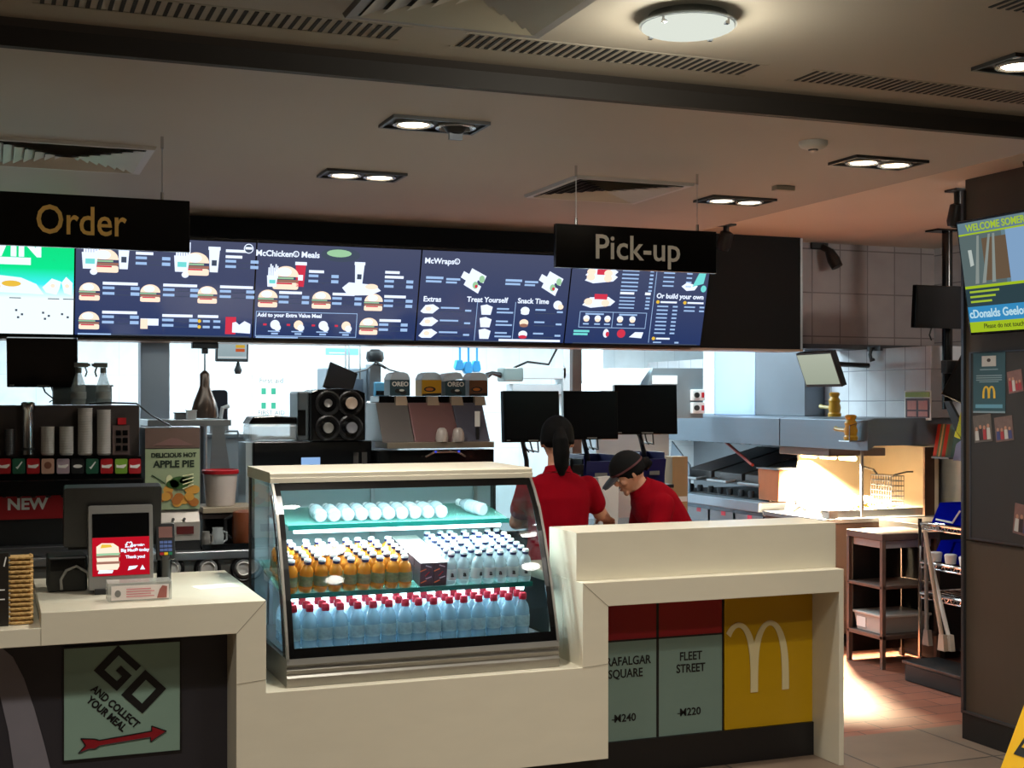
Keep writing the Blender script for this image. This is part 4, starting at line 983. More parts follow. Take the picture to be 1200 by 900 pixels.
for k in range(13):
    u, v = rnd.uniform(.28, .92), rnd.uniform(.08, .34)
    a.plate(ell(x0 + (x1 - x0) * u, zq(597) + (zq(526) - zq(597)) * v, .022, .02), .002, k % 2, T3(0, YAP - .0085 - .0003 * k, 0))
for (u, v, a_, b_) in ((.62, .44, .045, .03), (.74, .47, .03, .018), (.5, .42, .03, .02)): a.plate(ell(x0 + (x1 - x0) * u, zq(597) + (zq(526) - zq(597)) * v, a_, b_), .002, 2, T3(0, YAP - .0125, 0))
a.plate(ell(x0 + (x1 - x0) * .44, zq(563), .016, .026), .002, 3, T3(0, YAP - .008, 0)); a.tube([(x0 + .03, YAP - .007, zq(556)), (x0 + .09, YAP - .007, zq(566))], .003, 5, 2)
for k in range(4): a.tube([(x1 - .03, YAP - .012, zq(556 + 4 * k)), (x1 - .08, YAP - .012, zq(558 + 5 * k))], .003, 5, 3)
a.build('poster_picture', [mat('pie_gold', (206, 150, 60), .5), mat('pie_brown', (170, 104, 40), .5), mat('leaf_green', (46, 84, 32), .5), mat('apple_pale', (214, 214, 170), .5)], o)
mx0, mx1 = XY(184, YAP - .03), XY(234.5, YAP - .03); zm = lambda py: ZY(210, py, YAP - .03)
m = MB().prism([(mx0, YAP - .03, zm(634)), (mx0, YAP - .03, zm(612)), (mx0, YAP + .01, zm(598)), (mx0, YAP + .25, zm(598)), (mx0, YAP + .25, zm(634))], (mx1 - mx0, 0, 0))
m.build('warmer_body', mat('warmer_steel', (170, 164, 156), .35, metal=.3), t, bevel=.004)
MB().box(XY(207, YAP - .03), XY(227, YAP - .03), YAP - .034, YAP - .029, zm(626), zm(617)).build('red_display', mat('display_red', (90, 26, 26), .3), t)
for px in (203, 216): MB().lathe([(.007, 0), (.007, .008), (.001, .008)], n=10, M=T3(XY(px, YAP - .03), YAP - .024, zm(609)) @ Matrix.Rotation(R(70), 4, 'X')).build('control_knob', BLKP, t)
MB().box(mx0, mx1, YAP - .028, YAP + .25, ZBK + .001, zm(634)).build('warmer_base', BLKM, t)

# steel shelf with the pendant heat lamp above
YH = 7.02
sx0, sx1 = XY(173, YH), XY(271, YH); zs = ZY(222, 492, YH)
t = thing('steel_shelf', 'steel wall shelf with bracket behind the apple pie cabinet', 'shelf', ((sx0 + sx1) / 2, YH, zs))
MB().box(sx0, sx1, YH, YH + .50, zs - .032, zs).build('shelf_board', STEEL, t, bevel=.003)
q = XY(250, YH)
MB().prism([(q, YH + .02, zs - .034), (q + .055, YH + .02, zs - .034), (q - .0, YH + .02, zs - .26), (q + .11, YH + .02, zs - .42), (q - .03, YH + .02, zs - .42)][:2] + [(q + .11, YH + .02, zs - .40), (q - .02, YH + .02, zs - .40)], (0, .012, 0)).build('shelf_bracket', STEEL, t)
MB().tube([(q + .07, YH + .03, zs - .06), (q + .13, YH + .03, zs - .06), (q + .135, YH + .03, zs - .09)], .007, 6).build('hook', STEEL, t)
MB().tube([(XY(244, YH), YH + .17, 0.02), (XY(244, YH), YH + .17, zs - .032)], .02, 10).build('shelf_post', STEEL, t)
BRZ = mat('lamp_bronze', (96, 78, 66), .28, metal=.7, var=.1)
YHL = 7.38
q = PY(240, 490, YHL); zt_ = ZY(240, 437, YHL)
t = thing('heat_lamp', 'bronze bell shaped pendant heat lamp on a thin cord', 'heat lamp', (q.x, YHL, q.z))
hl = zt_ - q.z
MB().lathe([(.068, 0), (.072, .012), (.070, hl * .2), (.060, hl * .36), (.044, hl * .52), (.031, hl * .66), (.027, hl * .72), (.027, hl * .97), (.023, hl)], n=24, cap=False).lathe([(.0225, hl), (.012, hl + .012), (.004, hl + .014)], n=16).build('lamp_shade', BRZ, t, local=True)
MB().lathe([(.062, .006), (.03, .004), (.001, .004)], n=20).build('lamp_underside', mat('lamp_inside', (52, 44, 38), .5), t, local=True)
MB().tube([(0, 0, hl), (0, 0, zfb - .075 - q.z)], .004, 8).build('cord', BLKP, t, local=True)
q = PY(240, 403, YHL); tag(MB().box(q.x - .07, q.x + .07, YHL - .03, YHL + .03, zfb - .045, zfb - .013).box(q.x - .016, q.x + .016, YHL - .016, YHL + .016, zfb - .074, zfb - .045).build('lamp_rail', BLKP, bevel=.004), 'black lamp rail under the fascia above the bronze heat lamp', 'lamp rail')

# bucket, tray and jugs to the right of the pie cabinet
YU = 6.42
q0, q1 = XY(241, YU), XY(283, YU); zb0, zb1 = ZY(262, 594, YU), ZY(262, 552, YU)
t = thing('back_shelf', 'low dark shelf unit beside the apple pie cabinet', 'shelf', ((q0 + q1) / 2, YU, ZBK))
shx0, shx1 = XY(237, YU), XY(300, YU)
MB().box(shx0, shx1, YU - .02, YU + .26, zb0 - .028, zb0 - .001).build('shelf_board', mat('shelf_beige', (150, 138, 118), .45), t, bevel=.003)
MB().box(shx0, shx1, YU + .0, YU + .26, zb0 - .055, zb0 - .035).build('lower_board', BROWNM, t)
for x in (shx0 + .004, shx1 - .012): MB().box(x, x + .008, YU, YU + .25, ZBK + .001, zb0 - .055).build('side_panel', BLKP, t)
MB().box(shx0 + .012, shx1 - .012, YU + .235, YU + .25, ZBK + .001, zb0 - .055).build('back_board', BLKM, t)
t = thing('bucket', 'white bucket with a red rim on the low shelf', 'bucket', ((q0 + q1) / 2, YU + .1, zb0))
r1 = (q1 - q0) / 2; hb = zb1 - zb0
MB().lathe([(r1 * .80, 0), (r1 * .82, .004), (r1 * .97, hb * .93)], n=24).build('bucket_body', mat('bucket_white', (200, 190, 184), .35), t, local=True)
MB().lathe([(r1 * .97, hb * .90), (r1 * 1.03, hb * .9), (r1 * 1.05, hb), (r1 * .97, hb * 1.02), (r1 * .93, hb * .9)], n=24, cap=False).build('rim', RED, t, local=True)
t = thing('serving_tray', 'black tray holding jugs on the back counter', 'tray', (XY(262, 6.33), 6.36, ZBK))
MB().box(XY(236, 6.31), XY(296, 6.31), 6.28, 6.42, ZBK + .001, ZBK + .012).box(XY(236, 6.31), XY(296, 6.31), 6.275, 6.282, ZBK + .001, ZBK + .028).build('tray_base', BLACK, t)
def jug(px, Y, label, m, r, h, cat='jug'):
    x = XY(px, Y); t = thing('small_jug', label, cat, (x, Y, ZBK + .013))
    MB().lathe([(r * .8, 0), (r, .008), (r, h * .6), (r * .8, h * .85), (r * .85, h)], n=16).build('jug_body', m, t, local=True)
    MB().tube([(r * .8, 0, h * .8), (r * 1.4, 0, h * .7), (r * 1.4, 0, h * .3), (r * .9, 0, h * .2)], .005, 6).build('handle', m, t, local=True)
jug(241, 6.34, 'small grey jug on the black tray', GREYP, .022, .07); jug(255, 6.36, 'clear plastic jug on the black tray', CLEAR, .03, .085)
x = XY(284, 6.4); t = thing('coffee_pot', 'dark brown rounded pot at the right end of the tray', 'pot', (x, 6.37, ZBK + .013))
MB().lathe([(.045, 0), (.055, .02), (.055, .12), (.05, .155), (.02, .165), (.001, .166)], n=20).build('pot_body', mat('pot_brown', (120, 66, 40), .3, var=.2), t, local=True)
MB().tube([(-.05, 0, .14), (-.085, 0, .12), (-.085, 0, .05), (-.052, 0, .03)], .009, 8).build('handle', BLKP, t, local=True)
# ------------------------------------------------------------------ coffee and dessert machines behind the cooler
YN = 6.75
def zpx(px, py, Y): return ZY(px, py, Y)
nx0, nx1 = XY(297, YN), XY(436, YN)
t = thing('coffee_machine', 'large black coffee machine body with small lit blue display', 'coffee machine', ((nx0 + nx1) / 2, YN + .2, ZBK))
zt = zpx(370, 517, YN)
MB().box(nx0, nx1, YN, 6.99, ZBK + .002, zt).build('machine_body', BLACK, t, bevel=.006)
MB().box(nx0 - .035, nx0 - .002, YN + .02, 6.99, ZBK + .002, zt - .005).build('side_panel', mat('machine_side', (176, 190, 194), .35, metal=.4), t)
MB().box(XY(353, YN), XY(375, YN), YN - .004, YN, zpx(364, 548, YN), zpx(364, 536, YN)).build('lit_display', glow('display_blue', (150, 190, 240), .9), t)
for px in (414, 424): MB().box(XY(px, YN), XY(px + 6, YN), YN - .003, YN, zpx(px, 543, YN), zpx(px, 530, YN)).build('control_tile', GREYD, t)
ztop = zt
# lid tub on the machine
YL = 6.80
x0, x1 = XY(292, YL), XY(350, YL)
t = thing('lid_tub', 'clear plastic tub of lids with a black cover', 'tub', ((x0 + x1) / 2, YL + .08, ztop))
za, zb_ = ztop + .002, zpx(320, 497, YL)
MB().box(x0, x1, YL, YL + .18, za, zb_).build('tub_wall', CLEAR, t, bevel=.012)
MB().prism([(x0 - .004, YL - .004, zb_), (x1 + .004, YL - .004, zb_), (x1 - .01, YL - .004, zb_ + .035), ((x0 + x1) / 2, YL - .004, zb_ + .044), (x0 + .02, YL - .004, zb_ + .038)], (0, .19, 0)).build('tub_cover', BLACK, t, bevel=.006)
lm = MB()
for k in range(9): lm.lathe([(.032, 0), (.034, .006), (.001, .012)], (x0 + .045 + .022 * k, YL + .05 + .03 * (k % 3), za + .004 + .004 * (k % 4)), 12)
lm.build('lid', mat('lid_grey', (150, 156, 160), .4), t, kind='stuff')
# four-hole cup dispenser
YQ = 6.72
x0, x1 = XY(365, YQ), XY(428, YQ); z0, z1 = ztop, zpx(396, 456, YQ)
t = thing('cup_holder', 'black four hole cup holder cabinet with rounded top', 'cup holder', ((x0 + x1) / 2, YQ + .1, z0))
w = x1 - x0; h = z1 - z0
body = [(x0, z0 + .002), (x1, z0 + .002), (x1, z1 - .02), (x1 - .04, z1 - .004), ((x0 + x1) / 2, z1 + .004), (x0 + .03, z1 - .002), (x0, z1 - .016)]
MB().prism([(x, YQ, z) for x, z in body], (0, .24, 0)).build('cabinet_front', BLACK, t, bevel=.004)
MB().box(x0 - .06, x0 - .001, YQ + .05, YQ + .26, z0 + .002, z1 - .012).build('cabinet_side', mat('holder_grey', (84, 92, 96), .4, metal=.2), t, bevel=.01)
MB().box(x0 - .0615, x0 - .02, YQ + .045, YQ + .0505, z0 + .03, z0 + h * .6).build('side_slot', BLACK, t)
fillm = [mat('tube_grey', (110, 108, 106), .35), mat('tube_tan', (170, 150, 132), .35), GREYP, mat('tube_clear', (120, 120, 126), .25)]
k = 0
for iz in (1, 0):
    for ix in (0, 1):
        c = (x0 + w * (.30 + .42 * ix), YQ, z0 + h * (.26 + .47 * iz)); M = T3(*c) @ Matrix.Rotation(R(90), 4, 'X')
        o = MB().lathe([(.066, .001), (.066, .01), (.058, .014), (.05, .006), (.046, .002)], n=24, M=M, cap=False).build('hole_rim', BLKP, t)
        r_ = (.022, .032, .028, .03)[k]; d_ = (.02, .06, .03, .075)[k]
        MB().lathe([(r_ * .8, .0), (r_, d_), (r_ * .9, d_ + .006), (r_ * .55, d_ + .002), (.001, d_)], n=18, M=M @ Matrix.Rotation(R(-8), 4, 'Y')).build('cup_end', fillm[k], t)
        k += 1
# tilted dark panel behind
t = thing('tablet_screen', 'dark tilted tablet screen standing behind the cup holder', 'tablet', (XY(396, 7.05), 7.05, zpx(396, 456, 7.05)), (R(-12), R(22), R(6)))
MB().box(-.085, .085, 0, .014, -.02, .13).build('tablet_body', BLKP, t, local=True, bevel=.004)
MB().box(-.076, .076, -.0015, .0, -.01, .12).build('tablet_glass', mat('tablet_face', (40, 42, 46), .3), t, local=True)
MB().tube([(0, .014, .05), (.0, .12, -.12), (.0, .14, -.5)], .01, 8).build('tablet_stand', BLKP, t, local=True)

# ice cream / dessert machine with four topping hoppers
YI = 6.62
ix0, ix1 = XY(449, YI), XY(579, YI)
t = thing('dessert_machine', 'grey and maroon dessert machine with sloped front below four topping hoppers', 'dessert machine', ((ix0 + ix1) / 2, YI + .2, ZBK))
zA, zB, zD = zpx(510, 525, YI), zpx(510, 518, YI), zpx(510, 472, YI)
MB().box(ix0 - .02, ix1, YI + .0, 6.98, ZBK + .002, zA - .01).build('lower_body', BLACK, t, bevel=.004)
MB().box(ix0 + .012, ix1 - .01, YI - .03, YI + .2, zA - .0, zB).build('steel_ledge', mat('ledge_steel', (150, 140, 124), .3, metal=.6, var=.15, scale=20), t, bevel=.003)
for a, b, c, nm in ((449, 487, (92, 88, 86), 'grey_face'), (487, 540, (110, 80, 80), 'maroon_face'), (540, 576, (76, 78, 92), 'slate_face')):
    xa_1, xb_1 = XY(a, YI), XY(b, YI); sl = .03 if a == 449 else 0
    MB().prism([(xa_1, YI + .01, zB), (xa_1 + sl, YI + .14, zD), (xa_1 + sl, YI + .35, zD), (xa_1, YI + .35, zB)] if not sl else [(xa_1, YI + .01, zB), (xa_1, YI + .14, zD), (xa_1, YI + .35, zD), (xa_1, YI + .35, zB)], (xb_1 - xa_1 - .003, 0, 0)).build(nm, mat(nm, c, .35, metal=.2, var=.1, scale=12), t, bevel=.004)
MB().box(XY(455, YI), XY(578, YI), YI + .175, YI + .36, zD, zD + .035).build('hopper_rail', BLACK, t, bevel=.004)
arc = MB(); xm = XY(520, YI)
arc.tube([(xm - .11, YI - .03, zA - .045), (xm - .06, YI - .03, zA - .02), (xm + .06, YI - .03, zA - .02), (xm + .11, YI - .03, zA - .045)], .006, 6); arc.build('handle_bar', CHROME, t)
for px in (508, 535): MB().lathe([(.006, 0), (.006, .008), (.001, .009)], n=8, M=T3(XY(px, YI), YI - .034, zA - .018) @ Matrix.Rotation(R(90), 4, 'X')).build('blue_lamp', glow('pilot_blue', (60, 80, 220), 1.0), t)
def hopper(px, wpx, m, label, mark, lidtilt=0):
    Y = YI + .16; x = XY(px, Y); w = wpx / F * 6.9; z0 = zD + .036; h = (467 - 440) / F * 6.9
    t = thing('topping_hopper', label, 'topping hopper', (x, Y, z0), group='topping hoppers on the dessert machine')
    MB().box(-w / 2, w / 2, 0, .12, 0, h * .72).build('hopper_box', m, t, local=True, bevel=.004)
    MB().prism([(-w / 2 - .002, 0, h * .72), (w / 2 + .002, 0, h * .72), (w / 2 - .012, 0, h * .98), (w * .2, 0, h * 1.06), (-w * .2, 0, h * 1.06), (-w / 2 + .012, 0, h * .98)], (0, .12, 0), 0, Matrix.Rotation(R(lidtilt), 4, 'Y')).build('hopper_lid', mat('lid_clear', (206, 214, 218), .2, alpha=.8, var=0), t, local=True)
    MB().prism([(-w * .3, -.03, -.050), (w * .3, -.03, -.050), (w * .26, -.015, -.002), (-w * .26, -.015, -.002)], (0, .03, 0)).build('chute', mat('chute_tan', (150, 132, 112), .4), t, local=True)
    q = MB()
    if mark == 'text':
        q.text('OREO', w * .30, 0, T3(0, -.0015, h * .52), bold=.001)
        q.plate(ell(-.012, h * .22, .018, .012), .001, 1, T3(0, -.0015, 0)); q.plate(ell(.016, h * .15, .018, .012), .001, 1, T3(0, -.0018, 0)); q.plate(ell(.008, h * .25, .014, .006), .001, 0, T3(0, -.002, 0))
    else:
        q.plate(ell(-w * .1, h * .3, w * .3, h * .12), .001, 1, T3(0, -.0015, 0)); q.plate(ell(-w * .12, h * .3, w * .2, h * .07), .001, 2, T3(0, -.0022, 0))
        q.plate([(-w * .48, 0), (w * .48, 0), (w * .48, h * .14), (-w * .48, h * .1)], .001, 1, T3(0, -.0014, 0))
    q.build('hopper_print', [PAPER, BLKP, mat('crumb_orange', (190, 110, 30), .6)], t, local=True)
TEAL = mat('hopper_teal', (44, 72, 82), .4, var=.1); GOLDH = mat('hopper_gold', (196, 146, 26), .4, var=.15)
hopper(469, 25, TEAL, 'dark teal biscuit topping hopper at the left end', 'text')
hopper(506, 25, GOLDH, 'yellow topping hopper with clear lid, second from left', 'crumb')
hopper(534, 26, TEAL, 'dark teal biscuit topping hopper with its lid ajar, third from left', 'text', -8)
hopper(561, 24, mat('hopper_amber', (110, 70, 40), .4, var=.2), 'brown and amber topping hopper at the right end', 'crumb')
def dome(px, label):
    x = XY(px, YI - .0); t = thing('upturned_cup', label, 'cup', (x, YI - .012, zB), group='upturned cups on the dessert machine ledge')
    n = 16; rings = []
    for r_, z in ((.030, 0.001), (.032, .02), (.029, .045), (.022, .066), (.012, .074), (.001, .075)):
        rings.append([(r_ * (1 + .06 * (j % 2)) * math.cos(2 * math.pi * j / n), r_ * (1 + .06 * (j % 2)) * math.sin(2 * math.pi * j / n), z) for j in range(n)])
    MB().loft(rings, 0, True).build('cup_body', mat('dome_grey', (168, 158, 150), .35), t, local=True)
dome(517, 'upturned ribbed cup on the ledge, left one'); dome(536, 'upturned ribbed cup on the ledge, right one')
x = XY(561, YI); t = thing('paper_ticket', 'small white ticket clipped to the slate face of the dessert machine', 'ticket', (x, YI + .0, zB))
MB().box(x - .014, x + .014, YI + .02, YI + .024, zpx(561, 500, YI), zpx(561, 482, YI)).build('ticket_paper', PAPER, t); MB().box(x - .008, x + .008, YI + .016, YI + .03, zpx(561, 516, YI), zpx(561, 500, YI)).build('clip', BLKP, t)

# white kitchen machine with its arm, behind; blue scoops hanging; vertical cables
YG = 8.05
t = thing('arm_machine', 'white mechanical arm housing with grey motor in the kitchen behind the monitors', 'machine', (XY(620, YG), YG, .9))
MB().box(XY(612, YG), XY(664, YG), YG, YG + .14, zpx(640, 444, YG), zpx(640, 430, YG)).build('arm_housing', mat('machine_white', (210, 218, 222), .4), t, bevel=.006)
MB().box(XY(590, YG), XY(613, YG), YG - .01, YG + .12, zpx(600, 447, YG), zpx(600, 431, YG)).build('motor', mat('motor_grey', (120, 134, 132), .4, metal=.3), t, bevel=.01)
MB().tube([(XY(592, YG), YG + .05, zpx(592, 440, YG)), (XY(580, YG), YG + .05, zpx(580, 437, YG)), (XY(574, YG), YG + .05, zpx(574, 440, YG))], [.02, .014, .02], 10).build('handle', BLKP, t)
MB().box(XY(660, YG), XY(668, YG), YG, YG + .14, .3, zpx(664, 404, YG)).box(XY(655, YG), XY(673, YG), YG - .05, YG + .2, 0, .3).build('column', mat('machine_white', (210, 218, 222), .4), t, bevel=.004)
MB().box(XY(602, YG), XY(660, YG), YG + .02, YG + .14, zpx(630, 462, YG), zpx(630, 450, YG)).build('lower_housing', mat('machine_pale', (190, 196, 200), .45), t, bevel=.006)
MB().tube([(XY(604, YG), YG + .03, zpx(604, 431, YG)), (XY(620, YG), YG + .03, zpx(620, 424, YG)), (XY(645, YG), YG + .03, zpx(645, 427, YG)), (XY(655, YG), YG + .03, zpx(655, 408, YG))], .008, 6).build('hose', BLKP, t)
for px, ln, lab in ((539, 22, 'blue plastic scoop hanging from the rail, left one'), (549, 26, 'blue plastic scoop hanging from the rail, middle one'), (559, 24, 'blue plastic scoop hanging from the rail, right one')):
    Y = 8.9; x = XY(px, Y); zt = zpx(px, 412, Y); zl = zpx(px, 412 + ln, Y)
    t = thing('hanging_scoop', lab, 'scoop', (x, Y, zl), group='blue scoops hanging in the kitchen')
    MB().tube([(0, 0, zpx(px, 400, Y) - zl), (0, 0, (zt - zl) * .5)], .008, 8).build('handle', CYAN, t, local=True)
    MB().prism([(-.022, 0, (zt - zl) * .55), (.022, 0, (zt - zl) * .55), (.034, 0, .02), (.02, 0, 0), (-.02, 0, 0), (-.034, 0, .02)], (0, .05, 0)).build('scoop_bowl', CYAN, t, local=True, bevel=.006)
t = thing('utensil_rail', 'steel rail under the ceiling from which blue scoops hang', 'rail', (XY(549, 8.9), 8.9, zpx(549, 399, 8.9)))
MB().tube([(XY(525, 8.9), 8.9, zpx(549, 398, 8.9)), (XY(575, 8.9), 8.9, zpx(549, 398, 8.9))], .01, 8).build('rail_bar', STEEL, t)
for px in (527, 573): MB().tube([(XY(px, 8.9), 8.9, zpx(549, 398, 8.9)), (XY(px, 8.9), 8.9, ZC)], .006, 6).build('hanger', STEEL, t)
# shake mixer unit: grey steel tower with black motor head
YX = 7.7
t = thing('mixer_tower', 'grey steel mixer tower with a black motor head above the cup holder', 'mixer', (XY(440, YX), YX, .9))
MB().box(XY(385, YX), XY(433, YX), YX + .05, YX + .3, .3, zpx(410, 430, YX)).build('cabinet', mat('mixer_cabinet', (150, 164, 176), .4, metal=.4), t, bevel=.01)
MB().box(XY(398, YX), XY(428, YX), YX + .046, YX + .05, zpx(410, 490, YX), zpx(410, 444, YX)).build('cabinet_window', mat('mixer_window', (84, 96, 110), .3), t)
MB().box(XY(433, YX), XY(447, YX), YX, YX + .1, zpx(440, 470, YX), zpx(440, 426, YX)).build('steel_neck', STEEL, t, bevel=.008)
hd_ = MB().lathe([(.045, 0), (.055, .02), (.05, .06), (.03, .075)], (XY(441, YX), YX + .03, zpx(441, 424, YX)), 14); hd_.build('motor_head', BLKP, t)
for k, (pa, pb) in enumerate((((441, 424), (415, 437)), ((441, 424), (470, 437)), ((432, 415), (452, 432)))):
    MB().tube([(XY(pa[0], YX), YX, zpx(*pa, YX)), (XY((pa[0] + pb[0]) / 2, YX), YX - .02, zpx((pa[0] + pb[0]) / 2, (pa[1] + pb[1]) / 2 + 3, YX)), (XY(pb[0], YX), YX, zpx(*pb, YX))], .005, 6).build('hose', BLKP, t)
for px in (405, 409, 422): MB().tube([(XY(px, YX), YX + .0, zpx(px, 445, YX)), (XY(px, YX), YX + .0, ZC)], .004, 6).build('cable', GREYP, t)
MB().box(XY(438, YX), XY(455, YX), YX - .03, YX + .06, zpx(445, 466, YX), zpx(445, 448, YX)).build('blue_block', mat('block_blue', (90, 150, 180), .4), t, bevel=.006)
MB().box(XY(439, YX), XY(452, YX), YX - .034, YX - .03, zpx(445, 463, YX), zpx(445, 458, YX)).build('block_window', BLACK, t)
MB().box(XY(433, YX), XY(466, YX), YX - .02, YX + .2, .3, zpx(445, 492, YX)).build('lower_cabinet', mat('mixer_lower', (150, 160, 170), .4, metal=.3), t, bevel=.01)
# notices on the back wall
def at_back(px, py): q = PY(px, py, 10.58); return q
def wall_paper(name, label, cat, p0, p1, m, Y=10.592, prints=()):
    a, b = PY(p0[0], p0[1], Y), PY(p1[0], p1[1], Y)
    t = thing(name, label, cat, ((a.x + b.x) / 2, Y, b.z)); MB().box(a.x, b.x, Y, Y + .006, b.z, a.z).build('sheet', m, t)
    W, H = b.x - a.x, a.z - b.z
    for nm, mm, rects in prints:
        for (u0, v0, u1, v1) in rects: MB().box(a.x + W * u0, a.x + W * u1, Y - .002, Y, b.z + H * v0, b.z + H * v1).build(nm, mm, t)
    return t
t = wall_paper('first_aid_notice', 'white notice with four green squares on the tiled kitchen wall', 'notice', (296, 438), (330, 498), PAPER, prints=(('green_square', mat('notice_green', (30, 140, 110), .5), ((.30, .60, .46, .72), (.64, .60, .80, .72), (.30, .32, .46, .44), (.64, .32, .80, .44))),))
q = PY(318, 446, 10.59); q2 = PY(318, 484, 10.59)
m = MB(); m.text('First aid', .06, 0, T3(q.x, 10.588, q.z)); m.text('FIRST AID', .05, 0, T3(q2.x, 10.588, q2.z)); m.build('lettering', mat('notice_ink', (120, 130, 132), .6), t)
wall_paper('blue_notice', 'pale blue notice high on the kitchen wall, right of the mixer cables', 'notice', (382, 408), (420, 416), mat('notice_blue', (120, 190, 230), .5), prints=(('notice_line', PAPER, ((.1, .2, .6, .35),)),))
YV = 9.3
t, w_, h_ = monitor('wall_monitor', 'small monitor with an order list on the kitchen wall above the heat lamp', (253, 291, 396, 424), YV, 6, BLKP, .05, screen_mat('list_screen', (150, 170, 176), (166, 184, 190), .9), led=False)
q = MB()
for k in range(3): q.box(w_ * .10, w_ * .38, -.003, -.0015, h_ * (.42 + .16 * k), h_ * (.55 + .16 * k), k)
q.box(-w_ * .44, w_ * .44, -.003, -.0015, h_ * .16, h_ * .22, 3); q.build('order_list', [glow('list_red', (196, 90, 50), .9), glow('list_yellow', (210, 170, 60), .9), glow('list_green', (120, 160, 60), .8), glow('list_pale', (206, 214, 216), .9)], t, local=True)
MB().tube([(0, .05, h_ * .5), (0, .2, h_ * .8), (0, .2, ZC - zpx(272, 424, YV))], .016, 8).build('ceiling_arm', BLKP, t, local=True)
MB().lathe([(.02, -.085), (.028, -.06), (.016, -.03), (.008, .0)], (w_ * .2, .02, 0), 12).build('sensor', BLKP, t, local=True)
# dark chair-back-like holder by the lamp and small pots on the shelf
YO = 7.6
t = thing('dark_appliance', 'dark appliance with a white handle behind the bronze heat lamp', 'appliance', (XY(256, YO), YO, zpx(256, 494, YO)))
MB().prism([(x, YO, z) for x, z in rrect(XY(247, YO), XY(267, YO), zpx(256, 494, YO), zpx(256, 457, YO), .02)], (0, .1, 0)).build('appliance_body', mat('appliance_navy', (26, 32, 48), .4), t, bevel=.004)
MB().tube([(XY(258, YO), YO - .012, zpx(256, 490, YO)), (XY(260, YO), YO - .02, zpx(256, 478, YO)), (XY(268, YO), YO - .01, zpx(256, 476, YO))], .012, 8).build('handle', WHITE, t)
MB().box(XY(246, YO), XY(268, YO), YO, YO + .12, zpx(265, 509, 7.4) + .002, zpx(256, 494, YO)).build('stand', STEEL, t)
t = thing('small_tub', 'small grey tub on the steel shelf left of the heat lamp', 'tub', (XY(212, 7.15), 7.15, zs)); MB().box(-.03, .035, -.03, .04, .001, .032).build('tub_body', GREYP, t, local=True, bevel=.004); MB().box(-.034, .039, -.034, .044, .032, .037).build('lid', GREYD, t, local=True)
t = thing('white_tub', 'white tub beside the heat lamp on the steel shelf', 'tub', (XY(224, 7.1), 7.1, zs)); MB().box(-.024, .024, -.03, .03, .001, .045).build('tub_body', WHITE, t, local=True, bevel=.004); MB().box(-.027, .027, -.033, .033, .045, .05).build('lid', WHITE, t, local=True)
# white prep cabinet under the shelf
t = thing('prep_cabinet', 'white kitchen cabinet with steel top behind the red rimmed bucket', 'cabinet', (XY(265, 7.5), 7.5, 0))
MB().box(XY(234, 7.4), XY(300, 7.4), 7.4, 7.9, .1, zpx(265, 513, 7.4)).build('cabinet_body', mat('cabinet_pale', (190, 206, 214), .4), t, bevel=.006); MB().box(XY(233, 7.4), XY(301, 7.4), 7.38, 7.92, zpx(265, 513, 7.4), zpx(265, 509, 7.4)).build('steel_top', STEEL, t)
for px in (240, 290): MB().box(XY(px, 7.4), XY(px, 7.4) + .05, 7.45, 7.85, 0, .1).build('foot', BLKP, t)

# ------------------------------------------------------------------ bagging station behind the staff
YS2 = 6.5
t = thing('bagging_station', 'black bagging station counter in front of the staff', 'counter', (3.0, 6.7, 0))
bx0, bx1_ = XY(592, YS2), XY(800, YS2)
MB().box(bx0, bx1_ + .12, YS2, 7.0, .88, .92).build('station_top', BLACK, t, bevel=.004)
MB().box(bx0 + .02, bx1_ + .10, YS2 + .03, 6.98, .08, .879).build('station_body', BLKM, t)
MB().box(bx0 + .04, bx1_ + .08, YS2 + .08, 6.95, 0, .08).build('plinth', BLKP, t)
zsh = zpx(720, 569, 6.68)
MB().box(XY(660, 6.66), XY(790, 6.66), 6.66, 6.98, zsh - .02, zsh).build('upper_shelf', BLKP, t, bevel=.003)
for px in (662, 786): MB().box(XY(px, 6.66), XY(px, 6.66) + .02, 6.9, 6.98, .92, zsh - .02).build('shelf_leg', BLKP, t)
def bin_(px0, px1, py0, py1, Y, label, m=BLUE, d=.2):
    x0, x1 = XY(px0, Y), XY(px1, Y); z1 = zpx((px0 + px1) / 2, py0, Y)
    t = thing('parts_bin', label, 'storage bin', ((x0 + x1) / 2, Y, zsh), group='blue bins on the bagging station'); w = x1 - x0; h = z1 - zsh
    b = MB().box(-w / 2, w / 2, 0, d, .001, .006).box(-w / 2, -w / 2 + .005, 0, d, .006, h).box(w / 2 - .005, w / 2, 0, d, .006, h).box(-w / 2 + .005, w / 2 - .005, d - .005, d, .006, h).prism([(-w / 2 + .005, 0, .006), (-w / 2 + .005, -.03, h * .8), (-w / 2 + .005, -.026, h * .8), (-w / 2 + .005, .005, .006)], (w - .01, 0, 0))
    b.build('bin_tray', m, t, local=True, bevel=.002)
    MB().box(-w * .2, w * .2, -.026, -.0245, h * .3, h * .42).build('bin_label', GREYP, t, local=True)
    return t
NB = mat('bin_navy', (20, 24, 84), .4, var=.1)
bin_(684, 720, 533, 569, 6.72, 'dark blue storage bin with a pale label between the two staff', NB)
bin_(750, 779, 530, 569, 6.72, 'dark blue storage bin to the right of the crouching person in the cap', NB)
t = bin_(668, 683, 538, 569, 6.73, 'narrow dark storage bin just right of the standing person', BLKP, .15)
x = XY(712, 6.6); t = thing('paper_bag', 'white paper carrier bag on the bagging station between the staff', 'paper bag', (x, 6.585, .92))
